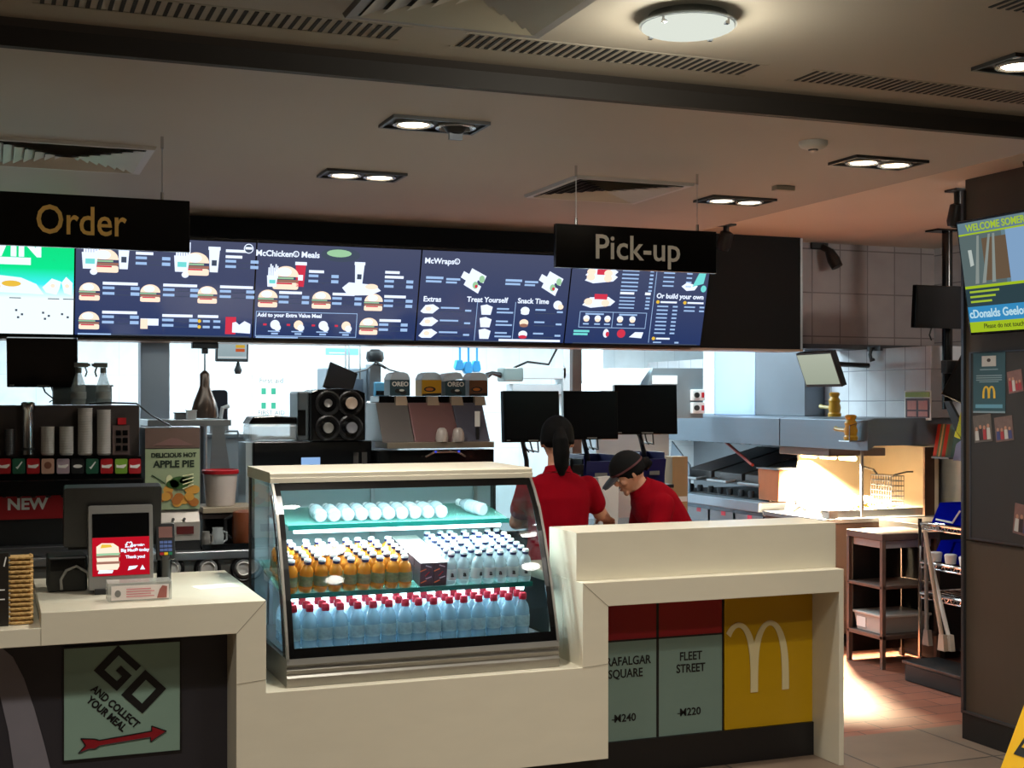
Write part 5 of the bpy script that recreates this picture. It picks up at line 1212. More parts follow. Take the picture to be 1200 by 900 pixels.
MB().prism([(-.055, 0, .002), (.055, 0, .002), (.062, 0, .26), (.02, 0, .268), (-.062, 0, .262)], (0, .07, 0)).build('bag_body', PAPER, t, local=True); MB().prism([(-.055, -.001, .02), (.0, -.012, .13), (-.06, -.001, .25)], (.004, 0, 0)).build('bag_fold', PAPER, t, local=True)
t = thing('food_box', 'brown cardboard stack on the bagging station, right of the blue bin', 'box', (XY(797, 6.8), 6.8, .92)); zt = zpx(797, 535, 6.8)
MB().box(-.05, .05, 0, .1, .001, zt - .92).build('box_body', mat('cardboard', (170, 140, 100), .6, var=.08), t, local=True, bevel=.002); MB().box(-.045, .045, -.001, 0, .1, .13).build('box_band', PAPER, t, local=True)
# the three staff monitors
YMn = 6.78
for px0, px1, py0, py1, lab, yw in ((590, 658, 458, 518, 'black staff monitor above the standing person, left of three', 5), (662, 724, 458, 515, 'black staff monitor in the middle of the three', -3), (723, 792, 451, 509, 'black staff monitor, right and highest of the three', -8)):
    t, w_, h_ = monitor('staff_monitor', lab, (px0, px1, py0, py1), YMn - .02 * (px0 > 700), -3, yaw=yw, group='staff monitors on the bagging station')
    b0 = wmat(t).translation
    MB().tube([(0, .06, h_ * .4), (0, .12, .0), (.03, .14, -.10), (.03, .14, (.922 if px0 < 600 else zsh + .002) - b0.z)], .014, 8).build('monitor_arm', BLKP, t, local=True)
    q = MB()
    for k in range(3): q.tube([(-.05 + .05 * k, .04, .02), (-.03 + .04 * k, .03, -.03 - .01 * k), (.0 + .03 * k, .05, -.055), (.03, .12, -.04)], .0045, 6)
    q.build('cable', BLKP, t, local=True)
# ------------------------------------------------------------------ kitchen line on the right, fronts facing left
XG = 4.98
def zx(px, py, X): return PX(px, py, X).z
def yx(px, X): return PX(px, 470, X).y
ST2 = mat('kitchen_steel', (112, 123, 134), .42, metal=.75, var=.06, scale=6, stretch=(1, .2, 4))
ST3 = mat('kitchen_steel_grey', (136, 142, 148), .4, metal=.65, var=.08, scale=6, stretch=(1, .2, 4))
XW = 5.88
yg0, yg1 = yx(893, XG), yx(778, XG)           # grill from near to far
zg = zx(840, 582, XG)
t = thing('grill', 'stainless clamshell grill with black plates and a sloped side', 'grill', (5.4, (yg0 + yg1) / 2, 0))
MB().box(XG, XW, yg0, yg1, .12, zg - .07).build('grill_cabinet', ST2, t, bevel=.004)
MB().box(XG - .03, XW, yg0, yg1, zg - .07, zg).build('steel_apron', mat('apron_steel', (160, 172, 184), .3, metal=.7, var=.06), t, bevel=.006)
MB().box(XG + .08, XW - .08, yg0 + .03, yg1 - .03, zg, zg + .012).build('grill_plate', mat('grill_black', (22, 21, 21), .5, var=.3, scale=10), t)
for k in range(4):
    y = yg0 + (yg1 - yg0) * (k + .5) / 4
    MB().box(XG - .006, XG, y - .2, y + .2, .2, zg - .1).build('door_panel', ST3, t, bevel=.003)
    MB().box(XG - .008, XG - .005, y - .06, y - .0, zg - .13, zg - .10).build('red_sticker', mat('sticker_red', (200, 70, 90), .5), t)
for y in (yg0 + .06, yg1 - .1):
    for x in (XG + .06, XW - .1): MB().tube([(x, y, 0), (x, y, .12)], .025, 10).build('foot', STEELD, t)
nplt = 3
for k in range(nplt):
    y0 = yg0 + .06 + (yg1 - yg0 - .12) * k / nplt; y1 = y0 + (yg1 - yg0 - .12) / nplt - .05
    pl = MB().prism([(XG + .14, y0, zg + .09), (XG + .14, y0, zg + .17), (XW - .1, y0, zg + .34), (XW - .1, y0, zg + .26)], (0, y1 - y0, 0)); o = pl.build('upper_platen', mat('platen_grey', (90, 88, 88), .4, metal=.6, var=.15), t, bevel=.004)
    MB().tube([(XG + .13, y0 + .06, zg + .12), (XG + .05, y0 + .06, zg + .11), (XG + .05, y1 - .06, zg + .11), (XG + .13, y1 - .06, zg + .12)], .012, 8).build('handle', STEEL, o)
    for j in range(3): MB().lathe([(.02, 0), (.026, .03), (.02, .05)], (XG + .10, y0 + .1 + .14 * j, zg + .012), 10).build('knob', mat('knob_dark', (60, 60, 62), .4, metal=.4), o)
rb = MB().tube([PX(848, 516, XG + .2), PX(882, 545, XG + .1)], .012, 8); rb.build('red_lever', mat('lever_red', (150, 60, 50), .4), t)
MB().prism([PX(787, 517, XG + .05), PX(808, 545, XG + .05), PX(808, 578, XG + .05), PX(783, 574, XG + .05)], (.012, 0, 0)).build('side_guard', ST2, t)
t = thing('grill_bin', 'copper coloured metal bin standing at the near end of the grill', 'bin', (XG + .12, yg0 + .1, zg + .013))
b0, b1 = PX(912, 571, XG + .05), PX(889, 549, XG + .05)
MB().prism([(XG + .05, b1.y, zg + .014), (XG + .05, b0.y, zg + .014), (XG + .05, b0.y - .01, b1.z), (XG + .05, b1.y + .01, b1.z)], (.16, 0, 0)).build('bin_body', mat('bin_copper', (190, 120, 84), .35, metal=.7, var=.15), t, bevel=.004)
MB().box(XG + .04, XG + .22, b0.y - .015, b1.y + .015, b1.z, b1.z + .008).build('rim', STEEL, t)

# hood band with the tall steel panels above
hz0, hz1 = zx(900, 522, XG), zx(900, 490, XG)
yh0 = yx(1017, XG) - .0; yh1 = yx(770, XG)
t = thing('extractor_hood', 'long stainless extractor hood over the grill and fry station', 'extractor hood', (5.4, 8.6, hz0))
for (a, b, nm) in ((yx(913, XG), yh1, 'hood_front'), (yh0, yx(914, XG), 'hood_front')):
    MB().prism([(XG, a, hz0), (XG, a, hz1), (XG + .05, a, hz1 + .012), (XW, a, hz1 + .012), (XW, a, hz0 + .04), (XG + .05, a, hz0 + .03)], (0, b - a, 0)).build(nm, ST2, t, bevel=.003)
XP = 5.25
def panel(pa, pb, m, nm, zt=2.5, X=XP):
    y1, y0 = yx(pa, X), yx(pb, X); MB().box(X, 5.415, y0, y1, hz1 + .013, zt).build(nm, m, t, bevel=.004)
panel(838, 884.5, mat('panel_bright_steel', (176, 196, 226), .38, metal=.6, var=.05, scale=4), 'tall_panel')
panel(885, 943, mat('panel_grey_steel', (110, 116, 124), .42, metal=.6, var=.06, scale=4), 'tall_panel')
panel(824, 837, mat('panel_pale', (200, 212, 222), .4, metal=.3), 'tall_panel', X=XP + .02)
fl = MB()
for k in range(12): fl.box(XG + .3, XG + .32, yg0 + .1 + .14 * k, yg0 + .16 + .14 * k, hz0 - .02, hz0 + .02)
fl.build('grease_filter', STEELD, t)
struct(MB().box(5.42, 6.04, 6.75, 10.58, hz1 + .014, zb - .035), 'wall_boxing', TILES)
# dark back of the grill bay, and the switch box
struct(MB().box(XW + .001, XW + .012, yg0, yg1, 0, hz0 + .04), 'trim_7', mat('grill_back', (70, 70, 74), .4, metal=.5, var=.2))
struct(MB().box(XW + .012, XW + .16, yh0, 10.6, 0, 1.47), 'wall_upstand', ST3)
YE = 8.6
t = thing('fryer_exhaust', 'sloped white and grey exhaust box in the kitchen above the right staff monitor', 'exhaust box', (XY(760, YE), YE, 0))
ez0 = zpx(760, 470, YE)
MB().prism([(XY(701, YE), YE, zpx(740, 462, YE)), (XY(719, YE), YE, zpx(740, 432, YE)), (XY(762, YE), YE, zpx(740, 432, YE)), (XY(742, YE), YE, zpx(740, 462, YE))], (0, .4, 0)).build('sloped_hood', mat('hood_white', (225, 236, 238), .35), t, bevel=.004)  # sloped hood in plain white
MB().box(XY(702, YE), XY(788, YE), YE + .05, YE + .4, .1, zpx(740, 462, YE)).build('fryer_body', ST3, t, bevel=.004)
MB().prism([(XY(748, YE), YE, zpx(760, 490, YE)), (XY(765, YE), YE, zpx(760, 431, YE)), (XY(824, YE), YE, zpx(790, 431, YE)), (XY(824, YE), YE, zpx(790, 490, YE))], (0, .12, 0)).build('grey_panel', mat('exhaust_grey', (124, 136, 142), .4, metal=.4), t, bevel=.003)
MB().prism([(XY(764, YE), YE - .01, zpx(775, 450, YE)), (XY(764, YE), YE - .01, zpx(775, 440, YE)), (XY(793, YE), YE - .01, zpx(775, 440, YE)), (XY(793, YE), YE - .01, zpx(775, 450, YE))], (0, .01, 0)).build('envelope_plate', WHITE, t)
MB().box(XY(705, YE), XY(735, YE), YE + .41, YE + .6, 0, zpx(740, 405, YE)).build('pale_duct', mat('duct_pale', (176, 190, 190), .4), t)
t = thing('switch_box', 'pair of white isolator switches on the steel panel', 'switch', (XY(815, YE), YE - .01, zpx(815, 482, YE)))
for py in (463, 478):
    o = MB().box(XY(808.5, YE), XY(823, YE), YE - .04, YE - .002, zpx(815, py + 6.5, YE), zpx(815, py - 6.5, YE)).build('switch_plate', WHITE, t, bevel=.004)
    MB().lathe([(.02, 0), (.02, .014), (.001, .015)], n=12, M=T3(XY(813, YE), YE - .04, zpx(815, py, YE)) @ Matrix.Rotation(R(90), 4, 'X')).build('switch_knob', BLKP, o)
    MB().box(XY(819, YE), XY(822, YE), YE - .042, YE - .04, zpx(815, py + 3, YE), zpx(815, py - 3, YE)).build('red_mark', RED, o)

# fry station: bright heated dump with lamps
yf0, yf1 = 7.22, yx(897, XG)
zf = zx(950, 606, XG)
t = fry = thing('fry_station', 'stainless fry holding station lit by bright heat lamps', 'fry station', (5.4, (yf0 + yf1) / 2, 0))
MB().box(XG, XW, yf0, yf1, .1, zf - .03).build('station_cabinet', mat('fry_cabinet', (84, 66, 58), .4, metal=.4, var=.1), t, bevel=.004)
MB().box(XG - .02, XW, yf0, yf1, zf - .03, zf).build('station_top', STEEL, t, bevel=.004)
MB().prism([(XG + .1, yf0 + .05, zf + .001), (XG + .1, yf0 + .05, zf + .05), (XW - .1, yf0 + .05, zf + .05), (XW - .1, yf0 + .05, zf + .001)], (0, .012, 0)).build('tray_side', STEEL, t)
MB().box(XW - .05, XW - .02, yf0, yf1, zf, hz0 - .0).build('back_panel', mat('fry_back_panel', (214, 200, 176), .35, metal=.3), t)
MB().box(XG + .25, XW - .05, yf1 - .03, yf1 - .01, zf, hz0).build('side_panel', mat('fry_side_panel', (210, 196, 170), .4), t)
MB().box(XG + .06, XG + .5, yf0 + .06, yf1 - .08, hz0 - .055, hz0 - .002).build('lamp_housing', mat('housing_grey', (110, 104, 100), .4, metal=.5), t, bevel=.004)
HG = glow('heat_lamp_glow', (255, 214, 140), 14.0)
for k in range(3):
    y = yf0 + .14 + (yf1 - yf0 - .28) * k / 2
    MB().tube([(XG + .26, y - .08, hz0 - .07), (XG + .26, y + .08, hz0 - .07)], .016, 10).build('heat_lamp_tube', HG, t)
    light('fry_heat_lamp', 'AREA', (XG + .26, y, hz0 - .09), 520, HOT, .16, .16, spot=125)
MB().box(XW - .13, XW - .01, yf0 + .002, yf0 + .02, zf, hz0).build('end_panel', mat('fry_end_panel', (70, 48, 38), .4, metal=.3), t)
for y in (yf0 + .04,): MB().tube([(XG + .3, y, zf), (XG + .3, y, hz0)], .012, 8).build('lamp_post', STEEL, t)
chs = MB()
for k in range(3): chs.prism([(XG + .2, yf0 + .2 + .2 * k, zf + .002), (XG + .2, yf0 + .34 + .2 * k, zf + .002), (XG + .5, yf0 + .34 + .2 * k, zf + .10), (XG + .5, yf0 + .2 + .2 * k, zf + .10)], (.01, 0, .02))
chs.build('fry_chute', STEEL, t)
FRY = mat('fries_gold', (230, 180, 84), .6, var=.2)
fm_ = MB()
for k in range(130):
    c = Vector((XG + rnd.uniform(.25, .7), rnd.uniform(yf0 + .15, yf1 - .12), zf + rnd.uniform(.01, .07)))
    fm_.cbox(c, (.008, .07, .008), 0, (rnd.uniform(-.4, .4), rnd.uniform(-.4, .4), rnd.uniform(0, 3.1)))
f_ = fm_.build('fries', FRY); f_['kind'] = 'stuff'; tag(f_, 'heap of golden fries under the bright heat lamps', 'fries')
q = PX(928, 600, XG + .03); t = thing('tongs', 'dark metal tongs resting on the edge of the fry station', 'tongs', (q.x + .04, q.y, zf))
MB().tube([(q.x + .02, q.y + .02, zf + .012), (q.x + .05, q.y - .02, zf + .05), (q.x + .09, q.y - .11, zf + .012)], .01, 8).build('tong_arm', GREYD, t); MB().tube([(q.x + .02, q.y + .02, zf + .012), (q.x + .10, q.y + .0, zf + .06), (q.x + .14, q.y - .08, zf + .012)], .01, 8).build('tong_arm', GREYD, t)
q = PX(1053, 606, XG + .05); t = thing('ticket_block', 'small pale grey block on the near end of the fry station', 'box', (q.x, yf0 + .06, zf)); MB().box(-.02, .05, -.045, .045, .001, .055).build('block_body', mat('block_grey', (170, 160, 150), .5), t, local=True, bevel=.003); MB().box(-.0215, -.02, -.03, .03, .04, .046).build('block_mark', GREYD, t, local=True)
bk_ = PX(1064, 575, XG + .35); t = thing('fry_basket', 'wire fry basket hanging in the bright fry station, near its right end', 'basket', (XG + .62, yf0 + .2, zf + .06))
q = MB(); bw2, bd2, bh2 = .11, .10, .20
for k in range(7):
    z = bh2 * k / 6
    q.tube([(-bd2 / 2, -bw2, z), (bd2 / 2, -bw2, z), (bd2 / 2, bw2, z), (-bd2 / 2, bw2, z), (-bd2 / 2, -bw2, z)], .003, 5)
for k in range(9): q.tube([(-bd2 / 2, -bw2 + bw2 * k / 4, bh2), (-bd2 / 2, -bw2 + bw2 * k / 4, 0), (bd2 / 2, -bw2 + bw2 * k / 4, 0), (bd2 / 2, -bw2 + bw2 * k / 4, bh2)], .0025, 5)
q.build('wire_grid', STEELD, t, local=True)
MB().tube([(0, bw2, bh2), (0, bw2 + .04, bh2 + .03), (0, bw2 + .2, bh2 + .05)], .008, 8).build('handle', BLKP, t, local=True)
MB().tube([(bd2 / 2, 0, bh2), (.16, 0, bh2 + .02), (.21, 0, bh2 + .02)], .006, 6).build('hanging_hook', STEELD, t, local=True)
# mustard shakers on the hood
SHK = mat('shaker_mustard', (186, 140, 30), .4, var=.12)
def shaker(px, py0, py1, X, label, zbase):
    q = PX(px, py1, X); h = (py1 - py0) / F * (q - EYE).length * .97
    t = thing('salt_shaker', label, 'shaker', (X, q.y, zbase), group='mustard coloured shakers by the hood')
    MB().lathe([(.042, .001), (.044, .02), (.036, .03), (.042, .06), (.034, h * .55), (.04, h * .66), (.026, h * .8), (.034, h * .9), (.036, h * .95), (.024, h), (.001, h)], n=18).build('shaker_body', SHK, t, local=True)
    MB().tube([(-.0, .04, .06), (-.0, .13, .065), (0, .16, .07)], [.014, .012, .016], 8).build('handle', mat('shaker_handle', (150, 130, 60), .4), t, local=True)
shaker(978, 461, 490, XG + .2, 'mustard coloured dispenser standing on top of the hood', hz1 + .013)
# bracket that carries the second one in front of the hood
xb2 = XG - .06; q = PX(997, 516, xb2)
t = thing('hood_bracket', 'small wire bracket on the hood front holding a mustard dispenser', 'bracket', (xb2, q.y, q.z))
MB().box(xb2 - .05, XG - .001, q.y - .055, q.y + .055, q.z - .008, q.z).build('bracket_plate', CHROME, t); MB().tube([(xb2 - .045, q.y - .05, q.z), (xb2 - .045, q.y - .05, q.z + .09), (XG - .004, q.y - .05, q.z + .12)], .003, 6).build('wire_loop', CHROME, t)
shaker(997, 486, 516, xb2, 'mustard coloured dispenser on the wire bracket in front of the hood', q.z)
# tilted white kitchen monitor
XM = 4.98
c0 = PX(945, 454, XM); KW = c0.y - PX(987, 454, XM).y
t = thing('kitchen_monitor', 'kitchen monitor with a pale lit screen tilted down above the hood', 'monitor', c0)
t.rotation_euler = (Euler((0, R(-21), 0)).to_matrix().to_4x4() @ Matrix.Rotation(R(-90), 4, 'Z')).to_euler()
MB().box(0, KW, 0, .04, 0, .235).build('housing', BLKP, t, local=True, bevel=.004)
MB().box(.012, KW - .012, -.002, 0, .02, .223).build('screen_face', screen_mat('pale_screen', (176, 186, 166), (196, 204, 184), .75), t, local=True)
MB().tube([(KW * .4, .04, .12), (KW * .4, .16, .10), (KW * .4, .40, .0)], .016, 8).build('wall_arm', BLKP, t, local=True)
# food picture on the side wall, hook
def side_paper(name, label, cat, p0, p1, X, m, prints=()):
    a, b = PX(p0[0], p0[1], X), PX(p1[0], p1[1], X); zA, zB = a.z, PX(p0[0], p1[1], X).z
    t = thing(name, label, cat, (X, (a.y + b.y) / 2, zB)); MB().box(X, X + .005, b.y, a.y, zB, zA).build('sheet', m, t)
    for i_, (nm, mm, rects) in enumerate(prints):
        q = MB(); W = a.y - b.y; H = zA - zB
        for (u0, v0, u1, v1) in rects: q.box(X - .002 - .001 * i_, X, a.y - W * u1, a.y - W * u0, zB + H * v0, zB + H * v1)
        q.build(nm, mm, t)
    return t
side_paper('food_picture', 'framed picture of pink food under green header on the tiled wall', 'picture', (1060, 458), (1091, 492), 5.412, PAPER, (('dark_field', mat('pic_dark', (70, 40, 44), .5), ((.05, .08, .95, .74),)), ('pink_food', mat('pic_pink', (196, 120, 110), .5, var=.2, scale=40), ((.12, .35, .46, .66), (.54, .35, .88, .66), (.12, .12, .46, .3), (.54, .12, .88, .3))), ('green_header', mat('pic_green', (150, 170, 80), .5), ((.05, .78, .95, .95),))))
q = PX(1024, 414, 5.4); tag(MB().tube([(5.41, q.y, q.z + .03), (5.38, q.y, q.z + .03), (5.37, q.y, q.z - .01), (5.38, q.y, q.z - .05), (5.40, q.y, q.z - .04)], .012, 8).cbox((5.408, q.y, q.z + .03), (.02, .14, .03)).build('pipe_hook', STEELD), 'dark curved pipe bracket high on the tiled side wall', 'bracket')

# trolley cart in front of the fry station
t = thing('steel_trolley', 'narrow brown steel trolley with three shelves at the end of the counter', 'trolley', (5.2, 7.0, 0))
X1, ya, yb = 4.93, yx(1034, 4.93), yx(992, 4.93)
zt_ = zx(1012, 623, X1); XT2 = XG + .0
ya2 = ya; D = .42
TRL = mat('trolley_brown', (92, 74, 66), .5, metal=.2, var=.08)
yfar = min(yb, 7.2)
for (z0, z1, nm) in ((zt_ - .04, zt_, 'top_shelf'), (zx(1012, 683, X1) - .02, zx(1012, 683, X1), 'middle_shelf'), (zx(1012, 740, X1) - .025, zx(1012, 740, X1), 'bottom_shelf')):
    MB().box(X1, X1 + D, ya, yb, z0, z1).build(nm, TRL, t, bevel=.003)
for x in (X1, X1 + D - .025):
    for y in (ya, yb - .025): MB().box(x, x + .025, y, y + .025, 0, zt_ - .04).build('leg', TRL, t)
MB().box(X1 + .03, X1 + D - .03, yb - .022, yb - .012, .05, zt_ - .04).build('side_panel', BLKM, t)
MB().box(X1 + D - .012, X1 + D - .002, ya + .026, yb - .026, .05, zt_ - .04).build('back_panel', BLKM, t)
MB().box(X1 + .03, X1 + .38, ya + .03, yb - .03, zt_ - .09, zt_ - .045).build('drawer', mat('drawer_pale', (150, 150, 156), .4), t, bevel=.003)
zbs = zx(1012, 740, X1); t = thing('storage_box', 'clear plastic storage box with lid on the bottom shelf of the trolley', 'storage box', (X1 + .2, (ya + yb) / 2, zbs))
MB().prism([(X1 + .03, ya + .03, zbs + .10), (X1 + .03, yb - .04, zbs + .10), (X1 + .03, yb - .07, zbs + .002), (X1 + .03, ya + .06, zbs + .002)], (.34, 0, 0)).build('box_wall', mat('box_clear', (190, 190, 186), .25, alpha=.75, var=.04), t); MB().box(X1 + .02, X1 + .38, ya + .022, yb - .032, zbs + .10, zbs + .115).build('lid', mat('lid_pale', (186, 184, 178), .3), t, bevel=.004); MB().box(X1 + .026, X1 + .03, ya + .2, ya + .29, zbs + .02, zbs + .08).build('paper_label', PAPER, t)
t = thing('black_cabinet', 'black cabinet with a wire crate behind the trolley', 'cabinet', (5.7, 6.95, 0))
MB().box(5.38, 5.84, 6.62, 7.18, .08, .60).build('cabinet_body', BLKM, t, bevel=.006); MB().box(5.36, 5.86, 6.60, 7.19, .60, zt_ + .03).build('cabinet_top', mat('cabinet_dark', (20, 18, 17), .45), t, bevel=.004)
for x in (5.42, 5.76): MB().box(x, x + .05, 6.68, 7.15, 0, .08).build('foot', BLKP, t)
wc = MB()
for k in range(7): wc.tube([(5.372, 6.64 + .05 * k, .36), (5.372, 6.64 + .05 * k, .55)], .003, 5)
for k in range(4): wc.tube([(5.372, 6.64, .37 + .055 * k), (5.372, 6.95, .37 + .055 * k)], .003, 5)
wc.build('wire_grid', GREYP, t)

# wire shelving with blue caddies against the partition, brooms and floor box
XS0, XS1 = 5.13, 5.62
ys1, ys0 = yx(1078, XS0), 5.75
t = thing('wire_shelving', 'chrome wire shelving unit with blue bins right of the fry station', 'shelving', ((XS0 + XS1) / 2, (ys0 + ys1) / 2, 0))
zsA, zsB, zsC = zx(1105, 617, XS0), zx(1105, 663, XS0), zx(1105, 700, XS0)
for z in (zsA, zsB, zsC):
    q = MB()
    for x in (XS0, XS1): q.tube([(x, ys0, z), (x, ys1, z)], .009, 6).tube([(x, ys0, z - .03), (x, ys1, z - .03)], .005, 6)
    for y in (ys0, ys1): q.tube([(XS0, y, z), (XS1, y, z)], .009, 6)
    n = 14
    for k in range(n): q.tube([(XS0, ys0 + (ys1 - ys0) * k / n, z), (XS0, ys0 + (ys1 - ys0) * (k + .5) / n, z - .03), (XS0, ys0 + (ys1 - ys0) * (k + 1) / n, z)], .003, 5)
    for k in range(9): q.tube([(XS0 + .05 + .05 * k, ys0, z), (XS0 + .05 + .05 * k, ys1, z)], .003, 5)
    q.build('wire_shelf', CHROME, t)
for x in (XS0, XS1):
    for y in (ys0, ys1): MB().tube([(x, y, 0), (x, y, zsA + .03)], .012, 8).build('post', CHROME, t)
def caddy(y0, y1, z, X, h, label, name='blue_caddy', d=.22, group=None, step=True):
    t = thing(name, label, 'bin', (X + d / 2, (y0 + y1) / 2, z), group=group)
    MB().prism([(X, y0, z + .012), (X + .06, y0, z + h), (X + d, y0, z + h), (X + d, y0, z + .012)], (0, y1 - y0, 0)).build('caddy_body', BLUE, t, bevel=.004)
    if step:
        q = MB(); ym = (y0 + y1) / 2
        q.tube([(X + .012, y1 - .03, z + h * .25), (X + .0, ym + .03, z + h * .2), (X + .03, ym, z + h * .75)], .006, 6); q.build('white_edge', WHITE, t)
    else: MB().lathe([(.03, 0), (.036, .05), (.03, .055)], (X - .02, (y0 + y1) / 2, z + .014), 12).build('paper_cup', PAPER, t)
yA, yB2 = yx(1092, XS0), yx(1133, XS0)
caddy(yB2 - .1, yA + .03, zsA, XS0 + .02, (617 - 592) / F * 8.0, 'blue caddy on the top wire shelf, front one', group='blue caddies on the wire shelving')
caddy(yB2 - .1, yA, zsA, XS0 + .25, (617 - 570) / F * 8.1, 'blue caddy on the top wire shelf, taller one behind', group='blue caddies on the wire shelving')
for k, (a, b) in enumerate(((1083, 1100), (1101, 1116), (1117, 1134))):
    caddy(yx(b, XS0), yx(a, XS0) - .01, zsB, XS0 + .05, .13, ('blue bin on the lower wire shelf, next to the trolley side', 'blue bin in the middle of the lower wire shelf', 'blue bin on the lower wire shelf, next to the partition')[k], 'blue_bin', .2, 'blue bins on the lower wire shelf', False)
bb_ = PX(1118, 745, XS0 + .1); t = thing('beige_box', 'beige cardboard box standing on the floor under the wire shelving', 'box', (XS0 + .3, 5.98, 0))
MB().box(XS0 + .09, XS0 + .48, 5.84, 6.2, .001, .40).build('box_body', mat('box_cardboard', (160, 128, 76), .6, var=.1), t, bevel=.004); MB().box(XS0 + .088, XS0 + .09, 5.98, 6.04, .08, .3).build('box_tape', mat('box_tape_brown', (120, 92, 56), .5), t)
fb0 = PZ(1058, 777, 0)
t = thing('black_crate', 'low black crate on the kitchen floor below the shelving', 'crate', (5.05, 6.4, 0))
cy1, cy0 = yx(1060, 4.86), 5.72
MB().box(4.86, 5.09, cy0, cy1, .001, .10).build('crate_body', BLKM, t, bevel=.008); MB().box(4.85, 5.10, cy0 - .01, cy1 + .01, .10, .118).build('rim', BLKP, t, bevel=.003)
def broom(p_top, p_bot, X, label, m, brush):
    a, b = PX(p_top[0], p_top[1], X + .05), PX(p_bot[0], p_bot[1], X - .0)
    t = thing('broom', label, 'broom', b, group='brooms leaning on the wire shelving')
    MB().tube([a, b], .012, 8).build('handle', m, t)
    MB().prism([(b.x - .01, b.y - .03, b.z - .07), (b.x - .01, b.y + .03, b.z - .07), (b.x - .01, b.y + .018, b.z + .02), (b.x - .01, b.y - .018, b.z + .02)], (.03, 0, 0)).build('broom_head', brush, t)
PALEW = mat('handle_pale', (176, 156, 136), .5)
broom((1084, 622), (1104, 748), 5.03, 'pale handled broom leaning against the shelving, longest one', PALEW, PALEW)
broom((1088, 645), (1112, 748), 5.06, 'white handled scraper leaning beside the long broom', WHITE, mat('scraper_white', (206, 200, 186), .5))
broom((1085, 635), (1086, 742), 5.09, 'thin upright grey broom handle behind the other two', GREYP, GREYP)
# striped carton rack and hi-vis vest
XK = 5.45
ct = thing('carton_rack', 'sloping rack of striped red and green fry cartons above the fry station end', 'carton rack', (XK, yx(1095, XK), zx(1095, 535, XK)))
k0, k1 = yx(1112, XK), min(yx(1078, XK), yh0 - .005); z0, z1 = zx(1095, 535, XK), zx(1095, 497, XK)
MB().prism([(XK, k0, z0 - .012), (XK, k1, z0 - .012), (XK, k1, z0), (XK, k0, z0)], (.25, 0, 0)).build('rack_shelf', STEELD, ct)
cols = [mat('carton_red', (196, 56, 40), .5), mat('carton_green', (92, 120, 84), .5), mat('carton_cream', (216, 196, 140), .5), mat('carton_teal', (70, 100, 92), .5)]
MB().box(XK + .25, XK + .27, k0, k1, z0 - .012, z1).build('rack_back', STEELD, ct)
MB().tube([(XK + .26, (k0 + k1) / 2, z1 - .01), (XK + .26, (k0 + k1) / 2, hz1 + .013)], .015, 8).build('wall_arm', STEELD, ct)
seq = (0, 0, 1, 2, 1, 0, 0, 1, 3, 3); n = len(seq)
for k, c in enumerate(seq):
    a_ = k1 - (k1 - k0) * (k + 1) / n; b_ = k1 - (k1 - k0) * k / n
    o = MB().prism([(XK + .01, a_ + .001, z0 + .001), (XK + .01, b_ - .001, z0 + .001), (XK + .05, b_ - .001, z1), (XK + .05, a_ + .001, z1)], (.16, 0, 0)).build('flat_carton_pack', cols[c])
    tag(o, 'pack of folded fry cartons standing in the sloping rack, %s' % ('red', 'sage green', 'cream', 'dark teal')[c] + (' at the near end' if k > 7 else ' at the far end' if k < 2 else ' near its middle'), 'carton pack', 'fry cartons in the sloping rack')
XV = 5.35
yv = lambda px: yx(px, XV); zv = lambda px, py: zx(px, py, XV)
t = thing('safety_vest', 'yellow high visibility vest with dark straps hanging by the partition', 'vest', PX(1122, 515, XV))
MB().prism([PX(1117, 512, XV), PX(1125, 483, XV), PX(1134, 473, XV), PX(1142, 473, XV), PX(1142, 516, XV), PX(1130, 517, XV)], (.05, 0, 0)).build('vest_cloth', mat('hivis_yellow', (196, 214, 30), .6, var=.1), t, bevel=.01)
MB().prism([PX(1106, 470, XV), PX(1112, 470, XV), PX(1128, 500, XV), PX(1140, 528, XV), PX(1134, 528, XV), PX(1118, 502, XV)], (.02, 0, 0)).build('dark_strap', BLKP, t)
MB().prism([PX(1120, 520, XV), PX(1128, 514, XV), PX(1140, 530, XV), PX(1140, 541, XV), PX(1116, 540, XV)], (.05, 0, 0)).build('blue_cloth', mat('cloth_blue', (100, 116, 150), .7), t, bevel=.006)
# monitors on the ceiling pole
xp, yp = PZ(1110, 289, 2.65).x, PZ(1110, 289, 2.65).y
xp, yp = 5.42, 6.65
pxp = 1110
q = PY(1110, 400, 6.65); xp = q.x
t = thing('ceiling_pole', 'black ceiling pole that carries two kitchen monitors', 'pole', (xp, yp, 2.65))
MB().tube([(xp, yp, 1.55), (xp, yp, ZR)], .032, 12).build('pole_tube', BLACK, t)
MB().box(xp - .12, xp + .05, yp - .06, yp + .06, ZR - .012, ZR).build('ceiling_plate', BLACK, t, bevel=.003)
for z in (ZY(1110, 365, yp), ZY(1110, 430, yp)): MB().box(xp - .05, xp + .05, yp - .05, yp + .0, z - .04, z + .04).build('clamp', BLKP, t, bevel=.006)
t, w_, h_ = monitor('pole_monitor', 'black monitor on the ceiling pole, upper one facing the counter', (1072, 1134, 335, 385), yp - .12, 4, led=False)
MB().tube([(0, .04, h_ * .5), (.0, .09, h_ * .5)], .02, 8).build('monitor_arm', BLKP, t, local=True); MB().tube([(-.05, .03, 0), (-.07, .02, -.04), (-.03, .05, -.07)], .005, 6).build('cable', BLKP, t, local=True)
q = PY(1116, 470, yp - .1)
t = thing('pole_monitor', 'black monitor on the ceiling pole, lower one leaning steeply', 'monitor', (q.x, yp - .14, q.z), (R(-8), R(26), R(-38)), 'monitors on the ceiling pole')
